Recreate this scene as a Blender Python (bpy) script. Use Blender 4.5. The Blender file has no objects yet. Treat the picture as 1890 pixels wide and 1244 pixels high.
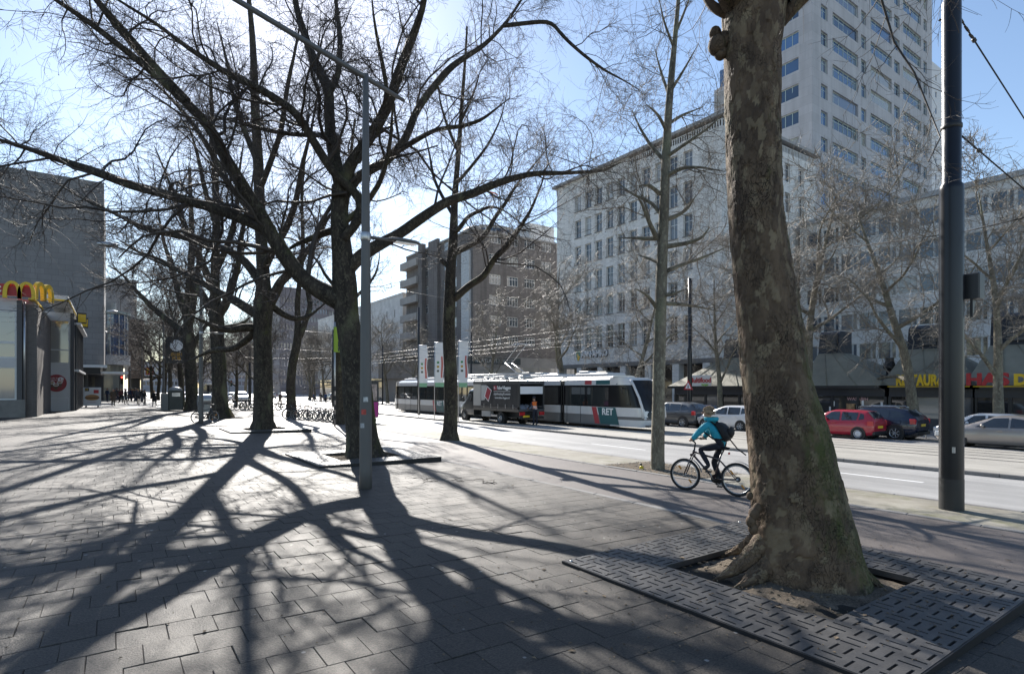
import bpy, bmesh, math, random
import numpy as np
from mathutils import Vector, Matrix
# ---------------------------------------------------------------- camera, sky, sun, exposure
SC = bpy.context.scene
COL = SC.collection
R = math.radians
FPX, CX, HY, CAMH = 1050.0, 945.0, 715.0, 1.85      # focal length in photo pixels, centre column, horizon row, eye height
YAW = math.atan2(0.5746, 0.8185)                    # the street (world +Y) runs off to the left of the view
cam_d = bpy.data.cameras.new('camera'); cam = bpy.data.objects.new('camera', cam_d); COL.objects.link(cam)
cam_d.sensor_fit = 'HORIZONTAL'; cam_d.sensor_width = 36.0; cam_d.lens = 36.0*FPX/1890.0
cam_d.shift_y = (HY-622.0)/1890.0
cam_d.clip_start = 0.1; cam_d.clip_end = 6000.0
cam.location = (0, 0, CAMH); cam.rotation_euler = (R(90), 0, -YAW)
SC.camera = cam
SUN_H = (0.2417, 0.9703); SUN_EL = R(32.8)
SUN_AZ = math.atan2(SUN_H[0], SUN_H[1])             # clockwise from +Y
W = bpy.data.worlds.new('World'); SC.world = W; W.use_nodes = True
_nt = W.node_tree; _nt.nodes.clear()
_sky = _nt.nodes.new('ShaderNodeTexSky'); _sky.sky_type = 'NISHITA'; _sky.sun_disc = False
_sky.sun_elevation = SUN_EL; _sky.sun_rotation = SUN_AZ
_sky.air_density = 1.0; _sky.dust_density = 0.25; _sky.ozone_density = 1.2; _sky.altitude = 0
_bg = _nt.nodes.new('ShaderNodeBackground'); _bg.inputs['Strength'].default_value = 0.10
_wo = _nt.nodes.new('ShaderNodeOutputWorld')
_nt.links.new(_sky.outputs[0], _bg.inputs[0]); _nt.links.new(_bg.outputs[0], _wo.inputs[0])
sun_d = bpy.data.lights.new('sun', 'SUN'); sun = bpy.data.objects.new('sun', sun_d); COL.objects.link(sun)
sun_d.energy = 5.0; sun_d.angle = R(0.42); sun_d.color = (1.0, 0.95, 0.88)
_sd = Vector((SUN_H[0]*math.cos(SUN_EL), SUN_H[1]*math.cos(SUN_EL), math.sin(SUN_EL)))
sun.rotation_euler = (-_sd).to_track_quat('-Z', 'Y').to_euler(); sun.location = (0, 0, 60)
VS = SC.view_settings
VS.view_transform = 'Standard'; VS.look = 'None'; VS.gamma = 1.0; VS.use_curve_mapping = False; VS.exposure = 0.95
SC.cycles.max_bounces = 6; SC.cycles.diffuse_bounces = 3; SC.cycles.glossy_bounces = 3; SC.cycles.transparent_max_bounces = 8
SC.cycles.use_denoising = True

# ---------------------------------------------------------------- coordinates: x = u (across the street), y = v (along it)
UMAX = 36.0
def gz(u):
    return 0.0 if u < 0 else -0.025*min(u, UMAX)
FW = (0.5746, 0.8185); RT = (0.8185, -0.5746)
def ray(px, py):
    a = (px-CX)/FPX; b = (HY-py)/FPX
    return (FW[0]+RT[0]*a, FW[1]+RT[1]*a, b)
def P(px, py, dz=0.0):
    """the ground point seen at a photo pixel"""
    d = ray(px, py); z = -0.2
    for _ in range(12):
        t = (z-CAMH)/d[2]; z = gz(d[0]*t)+dz
    return Vector((d[0]*t, d[1]*t, z))
def D(px, py, dep):
    """the point at view depth dep (metres) seen at a photo pixel"""
    d = ray(px, py)
    return Vector((d[0]*dep, d[1]*dep, CAMH+d[2]*dep))
def onu(px, py, u):
    """the point of the plane x = u seen at a photo pixel"""
    d = ray(px, py); t = u/d[0]
    return Vector((u, d[1]*t, CAMH+d[2]*t))
def onv(px, py, v):
    d = ray(px, py); t = v/d[1]
    return Vector((d[0]*t, v, CAMH+d[2]*t))
def proj(p):
    x, y, z = p[0], p[1], p[2]-CAMH
    dep = x*FW[0]+y*FW[1]; a = x*RT[0]+y*RT[1]
    return (CX+FPX*a/dep, HY-FPX*z/dep, dep)

# ---------------------------------------------------------------- materials
MATS = {}
def mat(name, col, rough=0.6, metal=0.0, spec=0.5, var=0.0, vscale=2.0, bump=0.0, bscale=30.0, col2=None, rnd=0.0,
        coord='Object', emit=None, stretch=None, coat=0.0, thresh=None):
    if name in MATS: return MATS[name]
    m = bpy.data.materials.new(name); m.use_nodes = True
    nt = m.node_tree; b = nt.nodes['Principled BSDF']
    b.inputs['Roughness'].default_value = rough; b.inputs['Metallic'].default_value = metal
    b.inputs['Specular IOR Level'].default_value = spec; b.inputs['Coat Weight'].default_value = coat
    b.inputs['Base Color'].default_value = (*col, 1)
    if emit: b.inputs['Emission Color'].default_value = (*emit[:3], 1); b.inputs['Emission Strength'].default_value = emit[3]
    N = nt.nodes.new; L = nt.links.new
    if var or bump or col2 or rnd:
        if coord == 'World':
            g = N('ShaderNodeNewGeometry'); co = g.outputs['Position']
        else:
            g = N('ShaderNodeTexCoord'); co = g.outputs['Object']
        if stretch:
            mp = N('ShaderNodeMapping'); mp.inputs['Scale'].default_value = stretch; L(co, mp.inputs[0]); co = mp.outputs[0]
        cur = None
        if var or col2:
            n1 = N('ShaderNodeTexNoise'); n1.inputs['Scale'].default_value = vscale; n1.inputs['Detail'].default_value = 6; n1.inputs['Roughness'].default_value = 0.65
            L(co, n1.inputs['Vector'])
            rp = N('ShaderNodeValToRGB')
            lo, hi = thresh or (0.3, 0.7)
            rp.color_ramp.elements[0].position = lo; rp.color_ramp.elements[1].position = hi
            c2 = col2 if col2 else tuple(c*(1-var) for c in col)
            c1 = col if col2 else tuple(min(1, c*(1+var*0.6)) for c in col)
            rp.color_ramp.elements[0].color = (*c2, 1); rp.color_ramp.elements[1].color = (*c1, 1)
            L(n1.outputs['Fac'], rp.inputs['Fac']); cur = rp.outputs['Color']
        if rnd:
            oi = N('ShaderNodeObjectInfo'); ge = N('ShaderNodeNewGeometry')
            ad = N('ShaderNodeMath'); ad.operation = 'ADD'; L(oi.outputs['Random'], ad.inputs[0]); L(ge.outputs['Random Per Island'], ad.inputs[1])
            fr = N('ShaderNodeMath'); fr.operation = 'FRACT'; L(ad.outputs[0], fr.inputs[0])
            mr = N('ShaderNodeMapRange'); mr.inputs['To Min'].default_value = 1-rnd; mr.inputs['To Max'].default_value = 1+rnd; L(fr.outputs[0], mr.inputs['Value'])
            mx = N('ShaderNodeMix'); mx.data_type = 'RGBA'; mx.blend_type = 'MULTIPLY'; mx.inputs['Factor'].default_value = 1
            if cur: L(cur, mx.inputs['A'])
            else: mx.inputs['A'].default_value = (*col, 1)
            cb = N('ShaderNodeCombineColor')
            for i in range(3): L(mr.outputs[0], cb.inputs[i])
            L(cb.outputs[0], mx.inputs['B']); cur = mx.outputs['Result']
        if cur: L(cur, b.inputs['Base Color'])
        if bump:
            n2 = N('ShaderNodeTexNoise'); n2.inputs['Scale'].default_value = bscale; n2.inputs['Detail'].default_value = 4; L(co, n2.inputs['Vector'])
            bp = N('ShaderNodeBump'); bp.inputs['Strength'].default_value = bump; bp.inputs['Distance'].default_value = 0.02
            L(n2.outputs['Fac'], bp.inputs['Height']); L(bp.outputs[0], b.inputs['Normal'])
    MATS[name] = m
    return m
def flat(name, col, **k): return mat(name, col, **k)

# ---------------------------------------------------------------- objects
def tag(o, label=None, cat=None, group=None, kind=None):
    if label: o['label'] = label
    if cat: o['category'] = cat
    if group: o['group'] = group
    if kind: o['kind'] = kind
    return o
def empty(name, loc=(0, 0, 0), rz=0.0, label=None, cat=None, group=None, parent=None):
    o = bpy.data.objects.new(name, None); COL.objects.link(o)
    o.location = loc; o.rotation_euler = (0, 0, rz); o.empty_display_size = 0.1
    if parent: o.parent = parent
    return tag(o, label, cat, group)
def obj(name, me, parent=None, loc=None, rz=None):
    o = bpy.data.objects.new(name, me); COL.objects.link(o)
    if parent is not None: o.parent = parent
    if loc is not None: o.location = loc
    if rz is not None: o.rotation_euler = (0, 0, rz)
    return o
KIDS = {}
def copy_tree(o, parent=None):
    c = o.copy(); COL.objects.link(c); c.parent = parent
    for ch in o.children: copy_tree(ch, c)
    return c
def npmesh(name, V, F, mats=(), mi=None, smooth=False):
    """V (n,3) array, F (m,4) or (m,3) array"""
    me = bpy.data.meshes.new(name); V = np.asarray(V, dtype=np.float32); F = np.asarray(F, dtype=np.int32)
    me.vertices.add(len(V)); me.vertices.foreach_set('co', V.ravel())
    k = F.shape[1]; me.loops.add(F.size); me.loops.foreach_set('vertex_index', F.ravel())
    me.polygons.add(len(F)); me.polygons.foreach_set('loop_start', np.arange(0, F.size, k, dtype=np.int32))
    if mi is not None: me.polygons.foreach_set('material_index', np.asarray(mi, dtype=np.int32))
    me.polygons.foreach_set('use_smooth', np.full(len(F), bool(smooth)))
    for m in mats: me.materials.append(m)
    me.update(calc_edges=True)
    return me
class MB:
    """collects simple shapes and links them as ONE mesh object"""
    def __init__(s): s.v = []; s.f = []; s.sm = []; s.mi = []; s.cm = 0
    def _add(s, vs, fs, smooth=False):
        n = len(s.v); s.v += [tuple(p) for p in vs]
        for f in fs: s.f.append(tuple(i+n for i in f)); s.sm.append(smooth); s.mi.append(s.cm)
        return s
    def m(s, i): s.cm = i; return s
    def box(s, x0, x1, y0, y1, z0, z1):
        v = [(x0,y0,z0),(x1,y0,z0),(x1,y1,z0),(x0,y1,z0),(x0,y0,z1),(x1,y0,z1),(x1,y1,z1),(x0,y1,z1)]
        return s._add(v, [(3,2,1,0),(4,5,6,7),(0,1,5,4),(1,2,6,5),(2,3,7,6),(3,0,4,7)])
    def bbox(s, x0, x1, y0, y1, z0, z1, b=0.02):
        """box with chamfered vertical and top edges"""
        def ring(i, z): return [(x0+i,y0+b+0,z),(x0+b,y0+i,z),(x1-b,y0+i,z),(x1-i,y0+b,z),(x1-i,y1-b,z),(x1-b,y1-i,z),(x0+b,y1-i,z),(x0+i,y1-b,z)]
        v = ring(0, z0)+ring(0, z1-b)+[(min(max(p[0], x0+b), x1-b), min(max(p[1], y0+b), y1-b), z1) for p in ring(0, z1)]
        f = [tuple(range(7,-1,-1))]
        for k in (0, 8):
            for i in range(8): j = (i+1) % 8; f.append((k+i, k+j, k+8+j, k+8+i))
        f.append((16,18,20,22)); 
        return s._add(v, f)
    def quad(s, a, b, c, d): return s._add([a,b,c,d], [(0,1,2,3)])
    def poly(s, pts): return s._add(pts, [tuple(range(len(pts)))])
    def prism(s, pts, off):
        """polygon pts extruded by vector off"""
        n = len(pts); q = [tuple(Vector(p)+Vector(off)) for p in pts]
        f = [tuple(range(n-1,-1,-1)), tuple(range(n,2*n))]+[(i,(i+1)%n,n+(i+1)%n,n+i) for i in range(n)]
        return s._add(list(pts)+q, f)
    def tube(s, pts, rad, n=8, cap=True, smooth=True):
        pts = [Vector(p) for p in pts]; k = len(pts)
        rad = [rad]*k if isinstance(rad, (int, float)) else list(rad)
        t0 = (pts[1]-pts[0]).normalized()
        ref = Vector((0,0,1)) if abs(t0.z) < 0.9 else Vector((1,0,0))
        vs = []; fs = []
        for i in range(k):
            t = (pts[min(i+1,k-1)]-pts[max(i-1,0)]).normalized()
            a = (ref - t*ref.dot(t))
            if a.length < 1e-4: a = t.orthogonal()
            a.normalize(); ref = a; b = t.cross(a)
            for j in range(n):
                w = 2*math.pi*j/n; vs.append(pts[i]+a*(math.cos(w)*rad[i])+b*(math.sin(w)*rad[i]))
        for i in range(k-1):
            for j in range(n): q = (j+1) % n; fs.append((i*n+j, i*n+q, (i+1)*n+q, (i+1)*n+j))
        s._add(vs, fs, smooth)
        if cap:
            m = len(s.v)-len(vs)
            for f in (tuple(m+j for j in range(n-1,-1,-1)), tuple(m+(k-1)*n+j for j in range(n))): s.f.append(f); s.sm.append(False); s.mi.append(s.cm)
        return s
    def cyl(s, a, b, r, n=12, r2=None): return s.tube([a, b], [r, r if r2 is None else r2], n)
    def lathe(s, prof, n=16, c=(0,0,0), ax='z', smooth=True):
        """prof: (radius, height) pairs"""
        vs = []; fs = []; k = len(prof)
        for r, h in prof:
            for j in range(n):
                w = 2*math.pi*j/n; x, y = r*math.cos(w), r*math.sin(w)
                p = (x,y,h) if ax == 'z' else ((x,h,y) if ax == 'y' else (h,x,y))
                vs.append((c[0]+p[0], c[1]+p[1], c[2]+p[2]))
        for i in range(k-1):
            for j in range(n): q = (j+1) % n; fs.append((i*n+j, i*n+q, (i+1)*n+q, (i+1)*n+j))
        s._add(vs, fs, smooth)
        return s
    def grid(s, pts, smooth=True):
        """pts[i][j] rows"""
        r, c = len(pts), len(pts[0]); vs = [p for row in pts for p in row]
        return s._add(vs, [(i*c+j, i*c+j+1, (i+1)*c+j+1, (i+1)*c+j) for i in range(r-1) for j in range(c-1)], smooth)
    def torus(s, c, r, t, n=28, k=6, ax='y'):
        vs = []; fs = []
        for i in range(n):
            w = 2*math.pi*i/n
            for j in range(k):
                q = 2*math.pi*j/k; rr = r+t*math.cos(q); h = t*math.sin(q)
                p = (rr*math.cos(w), h, rr*math.sin(w)) if ax == 'y' else (rr*math.cos(w), rr*math.sin(w), h)
                vs.append((c[0]+p[0], c[1]+p[1], c[2]+p[2]))
        for i in range(n):
            for j in range(k): fs.append((i*k+j, i*k+(j+1)%k, ((i+1)%n)*k+(j+1)%k, ((i+1)%n)*k+j))
        return s._add(vs, fs, True)
    def ball(s, c, r, n=10, k=6, sc=(1,1,1)):
        vs = []; fs = []
        for i in range(k+1):
            a = math.pi*i/k
            for j in range(n):
                w = 2*math.pi*j/n; vs.append((c[0]+r*sc[0]*math.sin(a)*math.cos(w), c[1]+r*sc[1]*math.sin(a)*math.sin(w), c[2]-r*sc[2]*math.cos(a)))
        for i in range(k):
            for j in range(n): q = (j+1) % n; fs.append((i*n+j, i*n+q, (i+1)*n+q, (i+1)*n+j))
        return s._add(vs, fs, True)
    def mesh(s, name, mats):
        me = bpy.data.meshes.new(name); me.from_pydata(s.v, [], s.f)
        me.polygons.foreach_set('use_smooth', s.sm)
        if not isinstance(mats, (list, tuple)): mats = [mats]
        for m in mats: me.materials.append(m)
        if len(mats) > 1: me.polygons.foreach_set('material_index', s.mi)
        me.update()
        return me
    def build(s, name, mats, parent=None, loc=None, rz=None):
        bm = bmesh.new(); me = s.mesh(name, mats); bm.from_mesh(me)
        bmesh.ops.recalc_face_normals(bm, faces=bm.faces[:]); bm.to_mesh(me); bm.free()
        return obj(name, me, parent, loc, rz)
def text(name, s, size, m, parent=None, loc=(0,0,0), rot=(0,0,0), depth=0.02, align='LEFT', bold=0.0, sx=1.0):
    cu = bpy.data.curves.new(name, 'FONT'); cu.body = s; cu.size = size; cu.extrude = depth; cu.align_x = align; cu.offset = bold; cu.resolution_u = 3
    t = bpy.data.objects.new(name, cu); COL.objects.link(t)
    bpy.context.view_layer.update()
    me = bpy.data.meshes.new_from_object(t.evaluated_get(bpy.context.evaluated_depsgraph_get()))
    bpy.data.objects.remove(t); me.materials.clear(); me.materials.append(m); me.name = name
    o = obj(name, me, parent); o.location = loc; o.rotation_euler = rot; o.scale = (sx, 1, 1)
    return o
# ================================================================ the setting: ground strips along the street
def strip(name, us, m, v0, v1, dz=0.0, thick=0.0, vs=None, both=True):
    """a sheet across us (list of u), z = gz(u)+dz, from v0 to v1, with side faces of height thick"""
    mb = MB(); vs = vs or [v0, v1]
    rows = [[(u, v, gz(u)+dz) for u in us] for v in vs]
    mb.grid(rows, False)
    if thick:
        for u in (us[0], us[-1]):
            mb.quad((u, v0, gz(u)+dz), (u, v1, gz(u)+dz), (u, v1, gz(u)+dz-thick), (u, v0, gz(u)+dz-thick))
    o = mb.build(name, m); tag(o, kind='structure')
    return o
def surface(name, col, col2, rough, spec, vscale, grain, gscale, bump, speck=None, big=0.25, rnd=0.0, moss=None, streak=0.0):
    """outdoor ground: large stains, fine grain, optional pale specks"""
    m = bpy.data.materials.new(name); m.use_nodes = True; nt = m.node_tree; b = nt.nodes['Principled BSDF']
    N = nt.nodes.new; L = nt.links.new
    b.inputs['Roughness'].default_value = rough; b.inputs['Specular IOR Level'].default_value = spec
    g = N('ShaderNodeNewGeometry')
    def noise(sc, det=6, ro=0.6):
        n = N('ShaderNodeTexNoise'); n.inputs['Scale'].default_value = sc; n.inputs['Detail'].default_value = det; n.inputs['Roughness'].default_value = ro
        L(g.outputs['Position'], n.inputs['Vector']); return n.outputs['Fac']
    def ramp(f, a, ca, bb, cb):
        r = N('ShaderNodeValToRGB'); e = r.color_ramp.elements
        e[0].position = a; e[0].color = (*ca, 1); e[1].position = bb; e[1].color = (*cb, 1); L(f, r.inputs['Fac']); return r.outputs['Color']
    def mul(a, c, f=1.0, mode='MULTIPLY'):
        x = N('ShaderNodeMix'); x.data_type = 'RGBA'; x.blend_type = mode
        if isinstance(f, float): x.inputs['Factor'].default_value = f
        else: L(f, x.inputs['Factor'])
        L(a, x.inputs['A'])
        if isinstance(c, tuple): x.inputs['B'].default_value = (*c, 1)
        else: L(c, x.inputs['B'])
        return x.outputs['Result']
    cur = ramp(noise(vscale), 0.3, col2, 0.7, col)
    st = ramp(noise(0.35, 5), 0.3, (1-big,)*3, 0.65, (1.0,)*3); cur = mul(cur, st)
    fine = noise(gscale, 3, 0.7); gr = ramp(fine, 0.3, (1-grain,)*3, 0.7, (1+grain,)*3); cur = mul(cur, gr)
    if streak:                                              # wheel tracks and drips drawn out along the street
        mp = N('ShaderNodeMapping'); mp.inputs['Scale'].default_value = (1.3, 0.035, 1.0); L(g.outputs['Position'], mp.inputs[0])
        n5 = N('ShaderNodeTexNoise'); n5.inputs['Scale'].default_value = 1.0; n5.inputs['Detail'].default_value = 5; n5.inputs['Roughness'].default_value = 0.65; L(mp.outputs[0], n5.inputs['Vector'])
        cur = mul(cur, ramp(n5.outputs['Fac'], 0.35, (1-streak,)*3, 0.62, (1.0,)*3))
        pt = ramp(noise(0.9, 2), 0.70, (1, 1, 1), 0.72, (0.78, 0.78, 0.78)); cur = mul(cur, pt)
    if moss:
        mf = ramp(noise(1.3, 7, 0.7), 0.5, (0, 0, 0), 0.72, (1, 1, 1)); cur = mul(cur, moss, mf, 'MIX')
    if rnd:
        oi = N('ShaderNodeObjectInfo')
        ad = N('ShaderNodeMath'); ad.operation = 'ADD'; L(oi.outputs['Random'], ad.inputs[0]); L(g.outputs['Random Per Island'], ad.inputs[1])
        fr = N('ShaderNodeMath'); fr.operation = 'FRACT'; L(ad.outputs[0], fr.inputs[0])
        cur = mul(cur, ramp(fr.outputs[0], 0.0, (1-rnd,)*3, 1.0, (1+rnd*0.7,)*3))
    if speck:
        vo = N('ShaderNodeTexVoronoi'); vo.inputs['Scale'].default_value = speck[0]; vo.inputs['Randomness'].default_value = 1.0; L(g.outputs['Position'], vo.inputs['Vector'])
        sr = ramp(vo.outputs['Distance'], speck[1], (1, 1, 1), speck[1]*1.5, (0, 0, 0))
        cur = mul(cur, speck[2], sr, 'MIX')
    L(cur, b.inputs['Base Color'])
    bp = N('ShaderNodeBump'); bp.inputs['Strength'].default_value = bump; bp.inputs['Distance'].default_value = 0.006
    L(fine, bp.inputs['Height']); L(bp.outputs[0], b.inputs['Normal'])
    MATS[name] = m
    return m
M_paver = surface('paver_concrete', (0.062, 0.0505, 0.039), (0.037, 0.030, 0.023), 0.66, 0.6, 1.6, 0.95, 62, 1.0, speck=(3.6, 0.05, (0.27, 0.26, 0.24)), rnd=0.22, big=0.38)
M_joint = surface('joint_sand', (0.045, 0.04, 0.034), (0.026, 0.024, 0.02), 0.9, 0.2, 5, 0.3, 90, 0.5)
M_bike = surface('bike_asphalt', (0.142, 0.122, 0.112), (0.104, 0.09, 0.083), 0.62, 0.5, 1.2, 0.5, 80, 0.9)
M_verge = surface('verge_concrete', (0.33, 0.31, 0.26), (0.23, 0.21, 0.17), 0.75, 0.4, 2.0, 0.3, 110, 0.6, moss=(0.13, 0.13, 0.06))
M_road = surface('road_asphalt', (0.43, 0.42, 0.405), (0.35, 0.342, 0.33), 0.5, 0.8, 0.8, 0.3, 90, 0.6, big=0.12, streak=0.28)
M_tram = surface('tram_bed_concrete', (0.47, 0.445, 0.395), (0.37, 0.35, 0.31), 0.6, 0.6, 1.0, 0.25, 80, 0.5, big=0.15, streak=0.25)
M_far = surface('far_paving', (0.30, 0.29, 0.28), (0.23, 0.225, 0.22), 0.6, 0.5, 1.0, 0.2, 60, 0.4)
M_ground = surface('ground_far', (0.26, 0.255, 0.25), (0.2, 0.2, 0.195), 0.6, 0.5, 0.5, 0.2, 30, 0.3)
M_kerb = surface('kerb_stone', (0.25, 0.24, 0.23), (0.18, 0.175, 0.17), 0.7, 0.4, 2.0, 0.25, 70, 0.5, rnd=0.12)
M_soil = surface('soil', (0.2, 0.165, 0.125), (0.11, 0.09, 0.07), 0.95, 0.1, 4.0, 0.5, 45, 1.0)
M_white_paint = mat('road_paint', (0.75, 0.75, 0.73), 0.6, var=0.2, vscale=6)
M_rail = mat('rail_steel', (0.3, 0.29, 0.28), 0.35, 0.9, var=0.2, vscale=3)
V0, V1 = -40.0, 420.0
strip('ground', [-3000, -60, 0, UMAX, 300, 3000], M_ground, -600, 4000, dz=-0.35)
U_P, U_B, U_K, U_M, U_F, U_S = 7.58, 10.93, 13.1, 19.7, 30.3, 35.2     # pavers | bike path | verge | road | tram bed | far road | far pavement
pave = strip('pavement', [-60, -8, 0, U_P], M_joint, V0, 62.0, dz=-0.014, thick=0.2)
strip('far_plaza', [-60, 0, U_P], surface('plaza_paving', (0.30, 0.29, 0.28), (0.22, 0.215, 0.21), 0.6, 0.5, 2.2, 0.3, 30, 0.5), 62.0, V1, dz=0.0, thick=0.2)
strip('bike_path', [U_P+0.06, U_B-0.06], M_bike, V0, V1, dz=-0.01, thick=0.2)
strip('verge', [U_B+0.06, U_K-0.14], M_verge, V0, V1, dz=0.0, thick=0.2)
strip('road', [U_K, U_M-0.14], M_road, V0, V1, dz=-0.10)
strip('tram_bed', [U_M, U_F-0.14], M_tram, V0, V1, dz=0.0, thick=0.2)
strip('far_road', [U_F, U_S-0.14], M_road, V0, V1, dz=-0.02)
strip('far_pavement', [U_S, UMAX, 75], M_far, V0, V1, dz=0.0, thick=0.2)
def kerb_line(name, u, w, top, n0, n1, L_=1.0, gap=0.008):
    """a kerb of single stones; each stone in view is a part"""
    root = empty(name, (u, 0, gz(u))); tag(root, kind='structure')
    mb = MB(); mb.bbox(0, w, gap/2, L_-gap/2, -0.25, 0, 0.012); me = mb.mesh('kerb_stone', M_kerb)
    for i in range(n0, n1):
        o = obj('kerb_stone', me, root, (0, i*L_, top+random.uniform(-.004, .004)))
    far = MB(); far.box(0, w, n1*L_, V1, -0.25, 0); far.box(0, w, V0, n0*L_, -0.25, 0)
    far.build('kerb_run', M_kerb, root, (0, 0, top))
    return root
random.seed(4)
kerb_line('bike_path_edging', U_P-0.06+0.001, 0.118, 0.004, 0, 40)
kerb_line('verge_edging', U_B-0.059, 0.118, 0.012, -4, 45)
kerb_line('road_kerb', U_K-0.139, 0.138, 0.005, -6, 45)
kerb_line('tram_bed_kerb', U_M-0.139, 0.138, 0.01, -8, 70)
kerb_line('far_kerb', U_F-0.139, 0.138, -0.002, -12, 70)
kerb_line('far_pavement_kerb', U_S-0.139, 0.138, 0.01, -12, 70)
# rails, each with its groove, set in the tram bed
rails = empty('tram_rails', (0, 0, 0)); tag(rails, kind='structure')
for u in (24.55, 25.985, 27.65, 29.085):
    mb = MB(); z = gz(u)+0.006
    mb.box(u-0.035, u+0.035, V0, V1, z-0.05, z); mb.build('rail', M_rail, rails)
    mb = MB(); mb.box(u-0.12, u-0.04, V0, V1, z-0.05, z-0.003); mb.box(u+0.04, u+0.10, V0, V1, z-0.05, z-0.003)
    mb.build('groove', mat('groove_dirt', (0.11, 0.10, 0.09), 0.9, var=0.3, vscale=4), rails)
# dashes of the near road
marks = empty('lane_marking', (16.5, 0, gz(16.5)-0.096)); tag(marks, kind='structure')
for i in range(-4, 28):
    mb = MB(); mb.box(-0.06, 0.06, 0, 3.0, -0.003, 0.0); mb.build('painted_dash', M_white_paint, marks, (0, i*9-3.3, 0))
# ---- pavers, laid in half bond: rows run across the street
rng = random.Random(11)
PL, PW, PT = 0.325, 0.345, 0.05
def paver_shape(jx, jy):
    b = 0.004; x0, x1, y0, y1 = 0.0012, PL-0.0012, 0.0014, PW-0.0014
    v = [(x0,y0,-PT),(x1,y0,-PT),(x1,y1,-PT),(x0,y1,-PT),(x0,y0,-b),(x1,y0,-b),(x1,y1,-b),(x0,y1,-b),(x0+b,y0+b,0),(x1-b,y0+b,0),(x1-b,y1-b,0),(x0+b,y1-b,0)]
    f = [(0,1,5,4),(1,2,6,5),(2,3,7,6),(3,0,4,7),(4,5,9,8),(5,6,10,9),(6,7,11,10),(7,4,8,11),(8,9,10,11)]
    return v, f
pv, pf = paver_shape(0, 0)
me_p = bpy.data.meshes.new('paver'); me_p.from_pydata(pv, [], pf); me_p.materials.append(M_paver); me_p.update()
cand = []
GR = [(5.75, 3.2), (5.75, 15.6), (5.75, 28.1), (5.75, 41.0)]       # tree grates
row = 0; v = -2.0; halves = []
while v < 62.0:
    off = (row % 2)*PL/2 + 0.03*math.sin(row*1.7); u = U_P-0.07-PL-off
    while u > -26:
        c = (u+PL/2, v+PW/2)
        if not any(abs(c[0]-g[0]) < 1.35 and abs(c[1]-g[1]) < 1.35 for g in GR):
            x, y, d = proj((c[0], c[1], gz(c[0])))
            if d > 1.0 and -120 < x < 2050 and y < 1400: cand.append((d, u, v))
        u -= PL
    if off > 0.04: halves.append((U_P-0.07-off, v, off/PL))
    v += PW; row += 1
cand.sort()
def in_frame(c):
    x, y, d = proj((c[1]+PL/2, c[2]+PW/2, gz(c[1]))); return 0 < x < 1890 and y < 1240
near = [c for c in cand if in_frame(c)][:300]; nset = set((c[1], c[2]) for c in near)
for d, u, v in near:
    o = obj('paver', me_p, pave, (u, v, gz(u+PL/2)+rng.gauss(0, 0.0025)))
    o.rotation_euler = (rng.uniform(-.004, .004), 0.025*(u > 0)+rng.uniform(-.004, .004), rng.uniform(-.006, .006))
rest = np.array([(u, v, 1.0) for d, u, v in cand if (u, v) not in nset]+[h for h in halves if not any(abs(h[1]-g[1]) < 0 for g in GR)])
wid = rest[:, 2]; rest = rest[:, :2]
nr = np.random.default_rng(5)
base = np.array(pv)
VV = np.repeat(base[None], len(rest), 0); VV[:, :, 0] *= wid[:, None]
tilt = nr.uniform(-.002, .002, (len(rest), 2))
slope = np.where(rest[:, 0] > 0, -0.025, 0.0)
VV[:, :, 2] += (base[None, :, 0]-PL/2)*(slope[:, None]+tilt[:, :1])+(base[None, :, 1]-PW/2)*tilt[:, 1:]
VV[:, :, 0] += rest[:, :1]+nr.uniform(-.0015, .0015, (len(rest), 1)); VV[:, :, 1] += rest[:, 1:]
VV[:, :, 2] += (np.where(rest[:, 0]+PL/2 > 0, -0.025*(rest[:, 0]+PL/2), 0)+nr.uniform(-.0012, .0012, len(rest)))[:, None]
FF = np.array(pf)[None]+np.arange(len(rest))[:, None, None]*12
o = obj('distant_pavers', npmesh('distant_pavers', VV.reshape(-1, 3), FF.reshape(-1, 4), [M_paver]), pave); tag(o, kind='stuff')
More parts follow.
